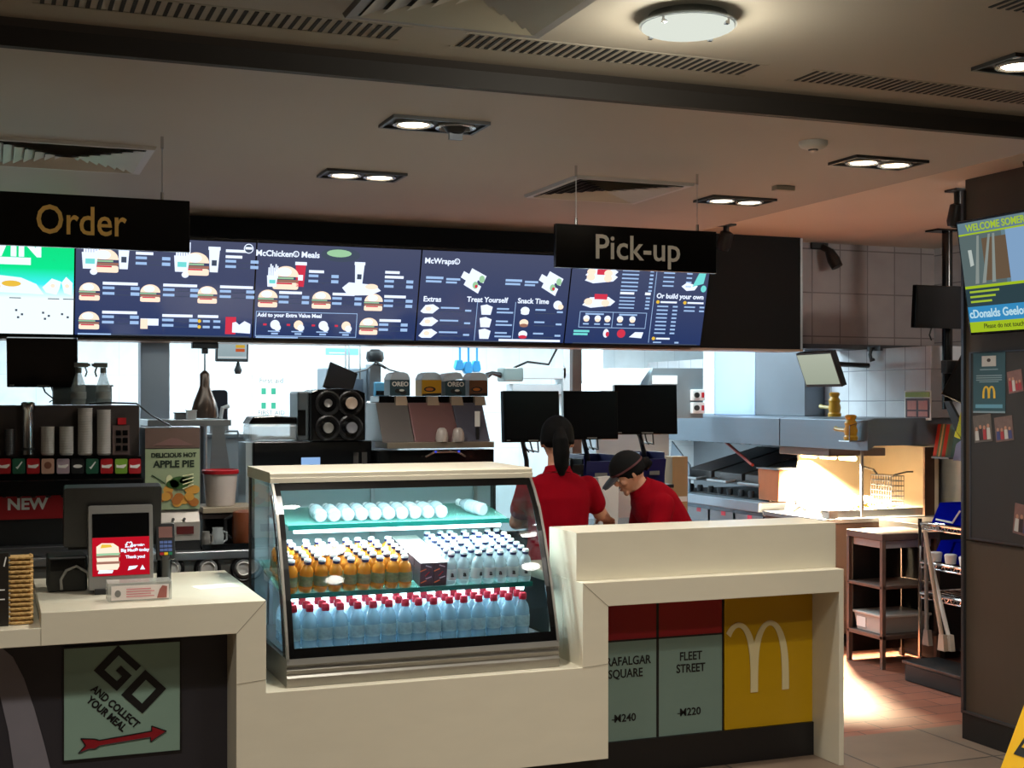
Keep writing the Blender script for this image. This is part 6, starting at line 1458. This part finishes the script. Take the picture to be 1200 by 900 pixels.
MB().box(-.10, .12, 0, .035, 0, .32).build('housing', BLACK, t, local=True, bevel=.004); MB().box(-.09, .11, -.002, 0, .015, .305).build('screen_face', mat('screen_off', (8, 9, 12), .22), t, local=True)
MB().tube([(0, .03, .16), (.0, .10, .2)], .016, 8).build('monitor_arm', BLKP, t, local=True)

# security cameras
def camera_(label, base, down, mtilt, m=BLKP):
    t = thing('security_camera', label, 'security camera', base)
    MB().box(-.045, .045, -.045, .045, -.012, 0).build('mount_plate', m, t, local=True, bevel=.003)
    MB().tube([(0, 0, -.01), (0, 0, -down)], .018, 10).build('stalk', m, t, local=True)
    M = T3(0, 0, -down) @ Euler((R(mtilt), 0, R(20))).to_matrix().to_4x4()
    MB().lathe([(.02, -.03), (.04, -.02), (.044, .06), (.036, .085), (.001, .086)], n=16, M=M @ Matrix.Rotation(R(180), 4, 'X')).build('camera_head', m, t, local=True)
    MB().lathe([(.02, .086), (.018, .09), (.001, .091)], n=12, M=M @ Matrix.Rotation(R(180), 4, 'X')).build('lens', BLACK, t, local=True)
q = PZ(850, 272, ZR - .001); camera_('small dark camera hanging beside the right end of the collection sign', (PY(851, 274, 6.9).x, 6.9, ZR), .07, 20)
q = PZ(1122, 222, ZR); camera_('black camera on a ceiling stalk above the hanging television', (q.x, q.y, ZR), .10, 10)
# the wall camera on the tiled bulkhead
q = PY(962, 290, 7.5); t = thing('bulkhead_camera', 'black camera mounted on the tiled bulkhead', 'security camera', (q.x, 7.5, q.z))
MB().cbox((-.02, -.012, .01), (.13, .024, .05)).build('mount_plate', BLKP, t, local=True, bevel=.008)
MB().tube([(.0, -.02, .0), (.02, -.07, -.03), (.025, -.09, -.06)], .022, 10).build('stalk', BLKP, t, local=True)
MB().tube([(.01, -.08, -.03), (.03, -.10, -.09), (.045, -.12, -.14)], [.03, .042, .038], 14).build('camera_head', BLKP, t, local=True)

# ------------------------------------------------------------------ right partition: television, boards, pictures
X_B = 4.30
tl = PX(1137, 393, 4.2)
TVM = Euler((0, R(-9.2), 0)).to_matrix().to_4x4() @ Matrix.Rotation(R(-90), 4, 'Z')
t = thing('hanging_television', 'tilted television on a ceiling bracket showing a photo with blue and green bands', 'television', tl)
t.rotation_euler = TVM.to_euler()
TW, TH = .93, .525
MB().box(0, TW, 0, .05, 0, TH).build('tv_body', BLACK, t, local=True, bevel=.004)
MB().box(.012, TW - .012, -.002, 0, .012, TH - .012).build('display', screen_mat('tv_pale', (96, 130, 150), (110, 140, 150), .75), t, local=True)
def tvx(u): return .012 + (TW - .024) * u
def tvz(v): return .012 + (TH - .024) * v
q = MB()
def tvbox(u0, u1, v0, v1, mi, d=.003): q.box(tvx(u0), tvx(u1), -d, -.001, tvz(v0), tvz(v1), mi)
tvbox(0, 1, 0, .095, 0); tvbox(0, 1, .095, .235, 1); tvbox(0, 1, .235, .40, 2); tvbox(0, 1, .40, .425, 0); tvbox(0, 1, .885, .90, 0)
tvbox(.0, .30, .425, .885, 3); tvbox(.16, .34, .46, .84, 4, .0035); tvbox(.33, 1, .425, .885, 5, .0038)
for u, s_ in ((.08, .0), (.13, .03), (.20, -.01)): q.prism([(tvx(u), -.004, tvz(.44)), (tvx(u + .025), -.004, tvz(.44)), (tvx(u + .065 + s_), -.004, tvz(.87)), (tvx(u + .05 + s_), -.004, tvz(.87))], (0, .002, 0), 6)
q.prism([(tvx(.06), -.0042, tvz(.60)), (tvx(.085), -.0042, tvz(.61)), (tvx(.08), -.0042, tvz(.75)), (tvx(.055), -.0042, tvz(.75))], (0, .002, 0), 7)
q.build('screen_picture', [glow('tv_lime', (176, 206, 40), .8), glow('tv_blue', (60, 150, 206), .8), glow('tv_dark', (60, 84, 92), .6), glow('tv_photo_grey', (104, 122, 122), .7), glow('tv_photo_brown', (128, 106, 84), .6), glow('tv_sky', (140, 176, 214), .8), glow('tv_photo_pale', (156, 166, 160), .7), glow('tv_box', (196, 206, 200), .8)], t, local=True)
TVT = [glow('tv_text_lime', (176, 206, 60), .8), glow('tv_text_pale', (190, 226, 240), .9), mat('tv_text_dark', (30, 40, 10), .5)]
MB().text('WELCOME SOMERSET', TH * .085, 0, T3(tvx(.06), -.004, tvz(.945)), 'LEFT', bold=.001).build('screen_lettering', TVT, t, local=True)
q = MB()
for k in range(3): q.box(tvx(.03), tvx(.24 - .03 * k), -.0045, -.003, tvz(.36 - .045 * k), tvz(.378 - .045 * k), 0)
q.text('cDonalds Geelong', TH * .10, 1, T3(tvx(.008), -.004, tvz(.165)), 'LEFT', bold=.0012)
q.build('screen_lettering', TVT, t, local=True)
MB().text('Please do not touch - Thank you', TH * .06, 2, T3(tvx(.10), -.004, tvz(.05)), 'LEFT').build('screen_lettering', TVT, t, local=True)
zz_ = wmat(t).inverted() @ Vector((4.22, 4.62, ZF))
MB().tube([(.45, .06, TH * .6), (.45, .10, TH * .8), (zz_.x, zz_.y, zz_.z)], .02, 8).build('ceiling_bracket', BLACK, t, local=True)

za_, zb__ = zx(1142, 630, X_B), zx(1142, 414, X_B)
yb1 = yx(1140, X_B)
t = thing('notice_board', 'dark rectangular notice board fixed to the brown partition', 'notice board', (X_B, 4.5, za_))
MB().box(X_B - .010, X_B, 3.6, yb1, za_, zb__).build('board_face', BOARDM, t)
fr = MB().box(X_B - .012, X_B, yb1, yb1 + .012, za_, zb__).box(X_B - .012, X_B, 3.6, yb1 + .012, zb__, zb__ + .006).box(X_B - .012, X_B, 3.6, yb1 + .012, za_ - .008, za_); fr.build('board_frame', STEELD, t)
XBf = X_B - .012
def pin(label, px0, px1, py0, py1, m, name='photo_print', cat='photo', rot=0, seed=1):
    a, b = PX(px0, (py0 + py1) / 2, XBf), PX(px1, (py0 + py1) / 2, XBf); z1, z0 = zx((px0 + px1) / 2, py0, XBf), zx((px0 + px1) / 2, py1, XBf)
    w, h = a.y - b.y, z1 - z0; c = Vector((XBf, (a.y + b.y) / 2, (z0 + z1) / 2))
    t = thing(name, label, cat, c, (0, 0, 0)); M = Matrix.Translation((0, 0, 0)) @ Matrix.Rotation(R(rot), 4, 'X') @ Matrix.Rotation(R(-90), 4, 'Z')
    MB().box(-w / 2, w / 2, 0, .002, -h / 2, h / 2, 0, M).build('print_sheet', m, t, local=True)
    return t, w, h, M
SKIN = mat('print_skin', (170, 124, 100), .5); DKP = mat('print_dark', (52, 40, 40), .5, var=.3, scale=60)
def people_print(t, w, h, M, seed, cols):
    r_ = random.Random(seed); q = MB()
    for k in range(4):
        u = -w * .33 + w * .22 * k; hh = h * r_.uniform(.30, .5)
        q.plate([(u - w * .1, -h * .42), (u + w * .1, -h * .42), (u + w * .08, -h * .42 + hh), (u - w * .08, -h * .42 + hh)], .0008, 1 + k % len(cols), M @ T3(0, -.0010 - .0002 * k, 0)); q.plate(ell(u, -h * .42 + hh + h * .07, w * .07, h * .075, 10), .0008, 0, M @ T3(0, -.0014 - .0002 * k, 0))
    q.build('print_figures', [SKIN] + cols, t, local=True)
PR_ = mat('print_red', (150, 50, 56), .5); PB_ = mat('print_blue', (60, 66, 110), .5); PW_ = mat('print_white', (180, 176, 170), .5)
t, w, h, M = pin('dark teal poster with a small yellow arched logo on the notice board', 1140.5, 1178, 412, 484, mat('poster_teal', (44, 76, 84), .5, var=.06), 'teal_poster', 'poster')
PRM = [PW_, mat('print_line', (120, 140, 146), .5), DKP, mat('print_cyan', (90, 140, 160), .5)]
MB().plate([(-w * .22, h * .26), (w * .22, h * .26), (w * .22, h * .43), (-w * .22, h * .43)], .001, 0, M @ T3(0, -.001, 0)).build('poster_crest', PRM, t, local=True)
MB().plate(ell(0, h * .36, w * .06, h * .03, 10), .001, 2, M @ T3(0, -.002, 0)).build('crest_mark', PRM, t, local=True)
for k, (v, ww, dh) in enumerate(((.20, .28, .018), (.10, .40, .018), (.065, .40, .018), (.03, .40, .018), (.0, .3, .018), (-.42, .42, .06), (-.5, .5, .03))): MB().plate([(-w * ww, h * v), (w * ww, h * v), (w * ww, h * (v + dh)), (-w * ww, h * (v + dh))], .001, 3 if k == 5 else 1, M @ T3(0, -.001, 0)).build('print_line', PRM, t, local=True)
q = MB(); arch_logo(q, M @ T3(0, -.0015, -h * .26), w * .34, h * .2, w * .06, 0, .001); q.build('arch_logo', mat('logo_gold', (210, 170, 50), .5), t, local=True)
for lab, a, sd, cs, rt in (('group photo with red shirts pinned near the top right of the board', (1181, 1198, 434, 460), 2, [PR_, PW_, PR_], -8), ('group photo pinned below the left half of the teal poster', (1141, 1162, 486, 518), 3, [PW_, DKP, PR_], -6), ('group photo pinned below the right corner of the teal poster', (1166, 1187, 488, 517), 4, [PB_, PR_, PW_], -7), ('photo pinned low at the right of the board', (1188, 1212, 592, 628), 5, [PW_, DKP, PB_], 7)):
    t, w, h, M = pin(lab, *a, mat('photo_ground_%d' % sd, (92 + 12 * (sd % 3), 84, 78), .45, var=.3, scale=50), rot=rt)
    people_print(t, w, h, M, sd, cs)

# yellow wet floor sign
ysg, h_s = 4.0, .62
f0 = PZ(1142, 969, 0); bx_ = f0.x; by_ = f0.y
t = thing('wet_floor_sign', 'yellow folding wet floor warning sign at the bottom right corner', 'floor sign', (bx_ + .23, by_ - .15, 0))
YSG = mat('floor_sign_yellow', (232, 178, 12), .4, var=.05)
for s_, nm in ((1, 'front_leaf'), (-1, 'rear_leaf')):
    x0 = bx_ + .02 if s_ == 1 else bx_ + .56; xt = bx_ + .30 if s_ == 1 else bx_ + .325
    o = MB().prism([(x0, by_, 0.001), (x0, by_ - .28, 0.001), (xt, by_ - .26, h_s), (xt, by_ - .02, h_s)], (.012 * s_, 0, 0)).build(nm, YSG, t, bevel=.003)
    if s_ == 1:
        def fp(u, v): return Vector((x0 + (xt - x0) * v - .003, by_ - .02 - .24 * u, h_s * v))
        q = MB()
        q.prism([fp(.12, .44), fp(.88, .44), fp(.5, .84)], (.002, 0, 0)); q.build('warning_triangle', BLKP, o)
        q = MB(); q.prism([fp(.24, .49) - Vector((.002, 0, 0)), fp(.76, .49) - Vector((.002, 0, 0)), fp(.5, .76) - Vector((.002, 0, 0))], (.002, 0, 0)); q.build('triangle_field', YSG, o)
        q = MB(); q.tube([fp(.40, .52) - Vector((.005, 0, 0)), fp(.48, .62) - Vector((.005, 0, 0)), fp(.58, .66) - Vector((.005, 0, 0))], .008, 6).ball(tuple(fp(.52, .70) - Vector((.005, 0, 0))), .012, 8, 6).tube([fp(.48, .62) - Vector((.005, 0, 0)), fp(.6, .56) - Vector((.005, 0, 0))], .007, 6); q.build('slipping_figure', BLKP, o)
        q = MB(); T_M = Matrix.Translation(fp(.5, .30)) @ Matrix(((0, 1, 0, 0), (-1, 0, 0, 0), (0, 0, 1, 0), (0, 0, 0, 1))) @ Matrix.Rotation(-math.atan2(xt - x0, h_s), 4, 'X')
        q.text('CAUTION', .045, 0, T_M); q.text('WET FLOOR', .036, 0, T_M @ T3(0, 0, -.06)); q.build('lettering', BLKP, o)
MB().tube([(bx_ + .312, by_ - .08, h_s), (bx_ + .312, by_ - .08, h_s + .05), (bx_ + .312, by_ - .2, h_s + .05), (bx_ + .312, by_ - .2, h_s)], .012, 8).build('handle', YSG, t)
# ------------------------------------------------------------------ the two people
def bake(mb, name, m, parent, voxel=.006, smooth=4, fac=.5, post=None):
    o = mb.build(name, m, None)
    r = o.modifiers.new('r', 'REMESH'); r.mode = 'VOXEL'; r.voxel_size = voxel; r.use_smooth_shade = True
    if smooth:
        s = o.modifiers.new('s', 'SMOOTH'); s.factor = fac; s.iterations = smooth
    dg = bpy.context.evaluated_depsgraph_get(); dg.update()
    me = bpy.data.meshes.new_from_object(o.evaluated_get(dg))
    bpy.data.objects.remove(o)
    me.materials.clear(); me.materials.append(m)
    for p in me.polygons: p.use_smooth = True
    n = bpy.data.objects.new(name, me); COL.objects.link(n)
    if parent is not None: n.parent = parent
    return n
def spine_rings(pts, n=20, grow=0.0):
    """pts: (pos, half width, half depth, forward lean of the ring normal given by the path)"""
    rings = []
    for i, (p, hw, hd) in enumerate(pts):
        p = Vector(p); a = Vector(pts[max(i - 1, 0)][0]); b = Vector(pts[min(i + 1, len(pts) - 1)][0])
        t = (b - a).normalized(); dv = Vector((1, 0, 0)).cross(t).normalized() * -1
        if dv.y < 0: dv = -dv
        ring = []
        for j in range(n):
            c, s = math.cos(2 * math.pi * j / n), math.sin(2 * math.pi * j / n)
            k = 1 / (abs(c) ** 2.6 + abs(s) ** 2.6) ** (1 / 2.6)
            ring.append(p + Vector((1, 0, 0)) * (hw + grow) * c * k + dv * (hd + grow) * s * k)
        rings.append(ring)
    return rings
def limb(mb, pts, rad, n=14):
    P = [Vector(p) for p in pts]; Q, Rr = [], []
    for i in range(len(P) - 1):
        for k in range(4):
            f = k / 4; Q.append(P[i].lerp(P[i + 1], f)); Rr.append(rad[i] * (1 - f) + rad[i + 1] * f)
    Q.append(P[-1]); Rr.append(rad[-1])
    mb.tube(Q, Rr, n)
    for p, r in zip(P, rad): mb.ball(tuple(p), r * .99, 12, 8)
def hand(mb, wrist, fwd, side, down, s=1.0, thumb=1):
    """palm + five separate curled fingers; fwd along the hand, side across it, down = palm normal"""
    W = Vector(wrist); f = Vector(fwd).normalized(); d = Vector(down); d = (d - f * d.dot(f)).normalized(); sd = f.cross(d).normalized() * thumb
    rows = []
    for k, (a, hw, hd) in enumerate(((-.01, .024, .017), (.03, .034, .015), (.07, .040, .013), (.092, .038, .011))):
        c = W + f * a * s; rows.append([c + sd * math.cos(2 * math.pi * j / 14) * hw * s + d * math.sin(2 * math.pi * j / 14) * hd * s for j in range(14)])
    mb.loft(rows, 0, True)
    for off, ln, r in ((.028, .066, .0082), (.010, .074, .0086), (-.009, .069, .0083), (-.027, .054, .0074)):
        b = W + f * .082 * s + sd * off * s; p1 = b + (f * .9 + d * .30).normalized() * ln * .45 * s; p2 = p1 + (f * .55 + d * .8).normalized() * ln * .33 * s; p3 = p2 + (f * .1 + d * 1.0).normalized() * ln * .25 * s
        mb.tube([b, b.lerp(p1, .5), p1, p1.lerp(p2, .5), p2, p3], [r * 1.05 * s, r * s, r * s, r * .95 * s, r * .9 * s, r * .72 * s], 10)
        for p, q in ((p1, r), (p2, r * .9), (p3, r * .72)): mb.ball(tuple(p), q * s, 8, 6)
    b = W + f * .022 * s + sd * .026 * s; p1 = b + (f * .55 + sd * .75 + d * .25).normalized() * .036 * s; p2 = p1 + (f * .85 + sd * .25 + d * .35).normalized() * .028 * s
    mb.tube([b, p1, p2], [.012 * s, .0098 * s, .0078 * s], 10); mb.ball(tuple(p1), .0098 * s, 8, 6); mb.ball(tuple(p2), .0078 * s, 8, 6)
def head(mb, M, s=1.0):
    rings = []
    for k in range(15):
        u = k / 14; ph = -math.pi / 2 + math.pi * u; z = .112 * math.sin(ph); c = max(math.cos(ph), .03)
        low = max(0.0, -z / .112)
        hw = .074 * c ** .85 * (1 - .28 * low); hd = .093 * c ** .85 * (1 - .12 * low); oy = .012 * low + (-.006 if z > 0 else 0)
        rings.append([M @ Vector((hw * s * math.cos(2 * math.pi * j / 20), (oy + hd * math.sin(2 * math.pi * j / 20)) * s, z * s)) for j in range(20)])
    mb.loft(rings, 0, True)
    mb.tube([M @ Vector((0, .082 * s, .022 * s)), M @ Vector((0, .098 * s, -.012 * s)), M @ Vector((0, .090 * s, -.024 * s))], [.008 * s, .014 * s, .012 * s], 8)
    for sg in (-1, 1):
        mb.ball((sg * .075 * s, -.004 * s, -.006 * s), (.010 * s, .020 * s, .030 * s), 10, 8, 0, M)
        mb.ball((sg * .042 * s, .066 * s, -.022 * s), (.022 * s, .018 * s, .02 * s), 10, 8, 0, M)
    mb.ball((0, .086 * s, -.052 * s), (.024 * s, .010 * s, .007 * s), 10, 6, 0, M); mb.ball((0, .082 * s, -.064 * s), (.020 * s, .010 * s, .007 * s), 10, 6, 0, M)
    mb.ball((0, .074 * s, -.09 * s), (.026 * s, .018 * s, .018 * s), 10, 6, 0, M)
SKINM = mat('skin', (188, 132, 104), .5, var=.06, scale=30); HAIR = mat('black_hair', (6, 5, 5), .75, var=.3, scale=40, stretch=(8, 8, 1), spec=.12)
SHIRT = mat('red_polo_cloth', (126, 3, 18), .95, var=.08, scale=12, bump=.25, spec=.08); TROUS = mat('black_trousers', (18, 18, 20), .8, var=.1); SHOE = mat('black_shoe', (14, 14, 14), .5)
def person(label, loc, rz, spine, headM, arms, hip, pony, cap, sl=.55):
    root = thing('person', label, 'person', loc, (0, 0, rz))
    B = MB(); B.loft(spine_rings(spine), 0, True)
    neck, hp = Vector(spine[-1][0]), headM @ Vector((0, -.012, -.06))
    B.tube([neck - (hp - neck) * .5, neck, hp], [.056, .050, .047], 14)
    head(B, headM)
    legs = []
    for sg in (-1, 1):
        L = [(sg * .085, hip[0], .76), (sg * .095, hip[1], .43), (sg * .095, hip[2], .085)]; legs.append(L)
        limb(B, L, [.080, .054, .038]); limb(B, [(sg * .095, hip[2] - .02, .045), (sg * .10, hip[2] + .13, .03)], [.036, .028])
    for A_ in arms:
        limb(B, A_['pts'], [.046, .036, .025]); hand(B, A_['pts'][-1], Vector(A_['pts'][-1]) - Vector(A_['pts'][1]) if 'fwd' not in A_ else A_['fwd'], None, A_.get('down', (0, 0, -1)), .95, A_['thumb'])
    body = bake(B, 'body', SKINM, root, .0048, 2, .4)
    # polo shirt: torso and short sleeves
    T = MB(); T.loft(spine_rings(spine[1:-1], grow=.014), 0, True)
    T.loft(spine_rings(spine[-3:], grow=.010)[:2], 0, True)
    for A_ in arms:
        a, b = Vector(A_['pts'][0]), Vector(A_['pts'][1]); e = a.lerp(b, .62)
        limb(T, [a, a.lerp(e, .5), e], [.062, .058, .056])
    sh = bake(T, 'polo_shirt', SHIRT, root, .007, 5)
    c = MB(); np_ = Vector(spine[-2][0]); nn = Vector(spine[-1][0]); tdir = (nn - np_).normalized()
    rg = []
    for (u, r_) in ((.0, .078), (.4, .068), (.8, .062), (.82, .055), (.1, .058)):
        cpt = np_.lerp(nn, -.05 + u * 1.1); sx = Vector((1, 0, 0)); sy = tdir.cross(sx)
        rg.append([cpt + sx * r_ * math.cos(2 * math.pi * j / 18) + sy * r_ * .98 * math.sin(2 * math.pi * j / 18) for j in range(18)])
    c.loft(rg, 0, True, False).build('collar', SHIRT, sh, local=True)
    # trousers and shoes
    P = MB(); P.loft(spine_rings(spine[:3], grow=.008), 0, True)
    for L in legs: limb(P, L, [.094, .070, .058])
    bake(P, 'trousers', TROUS, root, .008, 4)
    for L in legs:
        s_ = MB(); x, y = L[2][0], L[2][1]
        s_.loft([[(x + hw * math.cos(2 * math.pi * j / 16), y + .045 + hd * math.sin(2 * math.pi * j / 16), z) for j in range(16)] for hw, hd, z in ((.044, .125, .001), (.046, .128, .02), (.044, .118, .045), (.04, .07, .075), (.042, .055, .095))], 0, True).build('shoe', SHOE, root, local=True)
    H = MB()
    # hair: shell over the crown and the back of the head
    for k in range(1):
        rings = []
        for i in range(11):
            ph = R(-32 + 122 * i / 10); c_ = max(math.cos(ph), .03)
            rings.append([headM @ Vector((.085 * c_ * math.cos(R(150 + 240 * j / 16)) * 1.0, -.012 + .102 * c_ * math.sin(R(150 + 240 * j / 16)) + .0, .004 + .122 * math.sin(ph))) for j in range(17)])
        H.loft(rings, 0, True, False, None, False)
        H.ball((0, -.014, .03), (.083, .100, .094), 18, 12, 0, headM)
    if pony:
        H.tube([headM @ Vector(q) for q in pony[0]], pony[1], 12)
        H.ball(tuple(headM @ Vector(pony[0][0])), pony[1][0] * 1.05, 12, 8)
    bake(H, 'hair', HAIR, root, .006, 3)
    for sg in (-1, 1):
        e = MB(); e.ball((sg * .031, .083, .008), (.013, .008, .0085), 12, 8, 0, headM).build('eye', [mat('eye_white', (210, 200, 190), .3)], root, local=True)
        e = MB(); e.ball((sg * .031, .0895, .008), (.006, .003, .006), 10, 6, 0, headM).build('iris', BLKP, root, local=True)
        e = MB(); e.tube([headM @ Vector((sg * .016, .088, .027)), headM @ Vector((sg * .034, .087, .031)), headM @ Vector((sg * .050, .076, .024))], .004, 6).build('eyebrow', HAIR, root, local=True)
    MB().ball((0, .0955, -.057), (.020, .004, .006), 10, 6, 0, headM).build('lips', mat('lips', (150, 80, 76), .5), root, local=True)
    if cap:
        K = MB(); rings = []
        for i in range(8):
            ph = R(4 + 85 * i / 7); c_ = max(math.cos(ph), .02)
            rings.append([headM @ Vector((.090 * c_ * math.cos(2 * math.pi * j / 24), -.008 + .110 * c_ * math.sin(2 * math.pi * j / 24), .030 + .105 * math.sin(ph))) for j in range(24)])
        K.loft(rings, 0, True); o = K.build('cap', mat('cap_black', (15, 14, 14), .9, var=.1, spec=.2), root, local=True)
        V = MB(); fr = []
        for k, yv_ in enumerate((.085, .125, .165, .178)):
            hw = (.080, .076, .055, .022)[k]; fr.append((hw, yv_))
        up = [headM @ Vector((hw * s, y_, .040 - .012 * abs(s) - (y_ - .085) * .22)) for hw, y_ in fr for s in (-1, -.5, 0, .5, 1)]
        dn = [p - (headM.to_3x3() @ Vector((0, 0, .005))) for p in up]; f = []
        for k in range(3):
            for j in range(4): f += [(5 * k + j, 5 * k + j + 1, 5 * k + j + 6, 5 * k + j + 5), (20 + 5 * k + j, 20 + 5 * k + j + 5, 20 + 5 * k + j + 6, 20 + 5 * k + j + 1)]
        edge = [0, 1, 2, 3, 4, 9, 14, 19, 18, 17, 16, 15, 10, 5]
        f += [(edge[k], 20 + edge[k], 20 + edge[(k + 1) % 14], edge[(k + 1) % 14]) for k in range(14)]
        V.add(up + dn, f, 0, True).build('visor', mat('visor_grey', (60, 56, 56), .6), o, local=True)
        MB().lathe([(.092, .034), (.0925, .044), (.0915, .046)], n=24, cap=False, M=headM @ T3(0, -.008, 0) @ Matrix.Diagonal((1, 1.2, 1, 1))).build('red_piping', mat('piping_red', (74, 22, 26), .6), o, local=True)
    return root
# standing, back to us, right arm reaching to the counter
p1 = PY(656, 500, 6.0)
sp1 = [((0, 0, .70), .140, .105), ((0, -.005, .80), .160, .115), ((0, .0, .93), .132, .098), ((0, -.005, 1.04), .136, .100), ((0, -.005, 1.13), .146, .102), ((0, -.004, 1.20), .138, .084), ((0, .0, 1.245), .075, .060), ((0, .008, 1.285), .048, .048)]
person('standing person seen from behind in red polo with a dark ponytail', (p1.x - .01, 6.0, 0), R(-16), sp1, T3(0, .035, 1.405) @ Matrix.Rotation(R(-6), 4, 'X'),
       [dict(pts=[(.145, -.005, 1.175), (.215, .05, 1.045), (.275, .225, 1.005)], thumb=1), dict(pts=[(-.145, -.005, 1.175), (-.20, .06, 1.0), (-.10, .24, .985)], thumb=-1)],
       (0, .0, -.01), ([(0, -.10, .03), (0, -.13, -.01), (.004, -.13, -.07), (.006, -.12, -.13), (.006, -.11, -.18)], [.028, .040, .042, .036, .012]), False)
# bending forward, in profile, dark cap
p2 = PY(796, 600, 5.98)
sp2 = [((0, .0, .70), .140, .108), ((0, .0, .80), .160, .118), ((0, .04, .925), .134, .102), ((0, .09, 1.015), .136, .102), ((0, .135, 1.085), .142, .10), ((0, .17, 1.13), .130, .08), ((0, .20, 1.158), .070, .056), ((0, .222, 1.182), .044, .044)]
person('person in red polo and dark cap bending over, facing left', (p2.x, 5.98, 0), R(82), sp2, T3(0, .27, 1.238) @ Matrix.Rotation(R(-34), 4, 'X') @ Matrix.Scale(.86, 4),
       [dict(pts=[(.14, .14, 1.085), (.18, .17, .89), (.14, .33, .87)], thumb=1), dict(pts=[(-.14, .14, 1.085), (-.18, .19, .90), (-.12, .34, .88)], thumb=-1)],
       (0, .02, -.01), ([(0, -.085, .0), (0, -.125, -.015), (0, -.135, -.04)], [.03, .036, .022]), True)
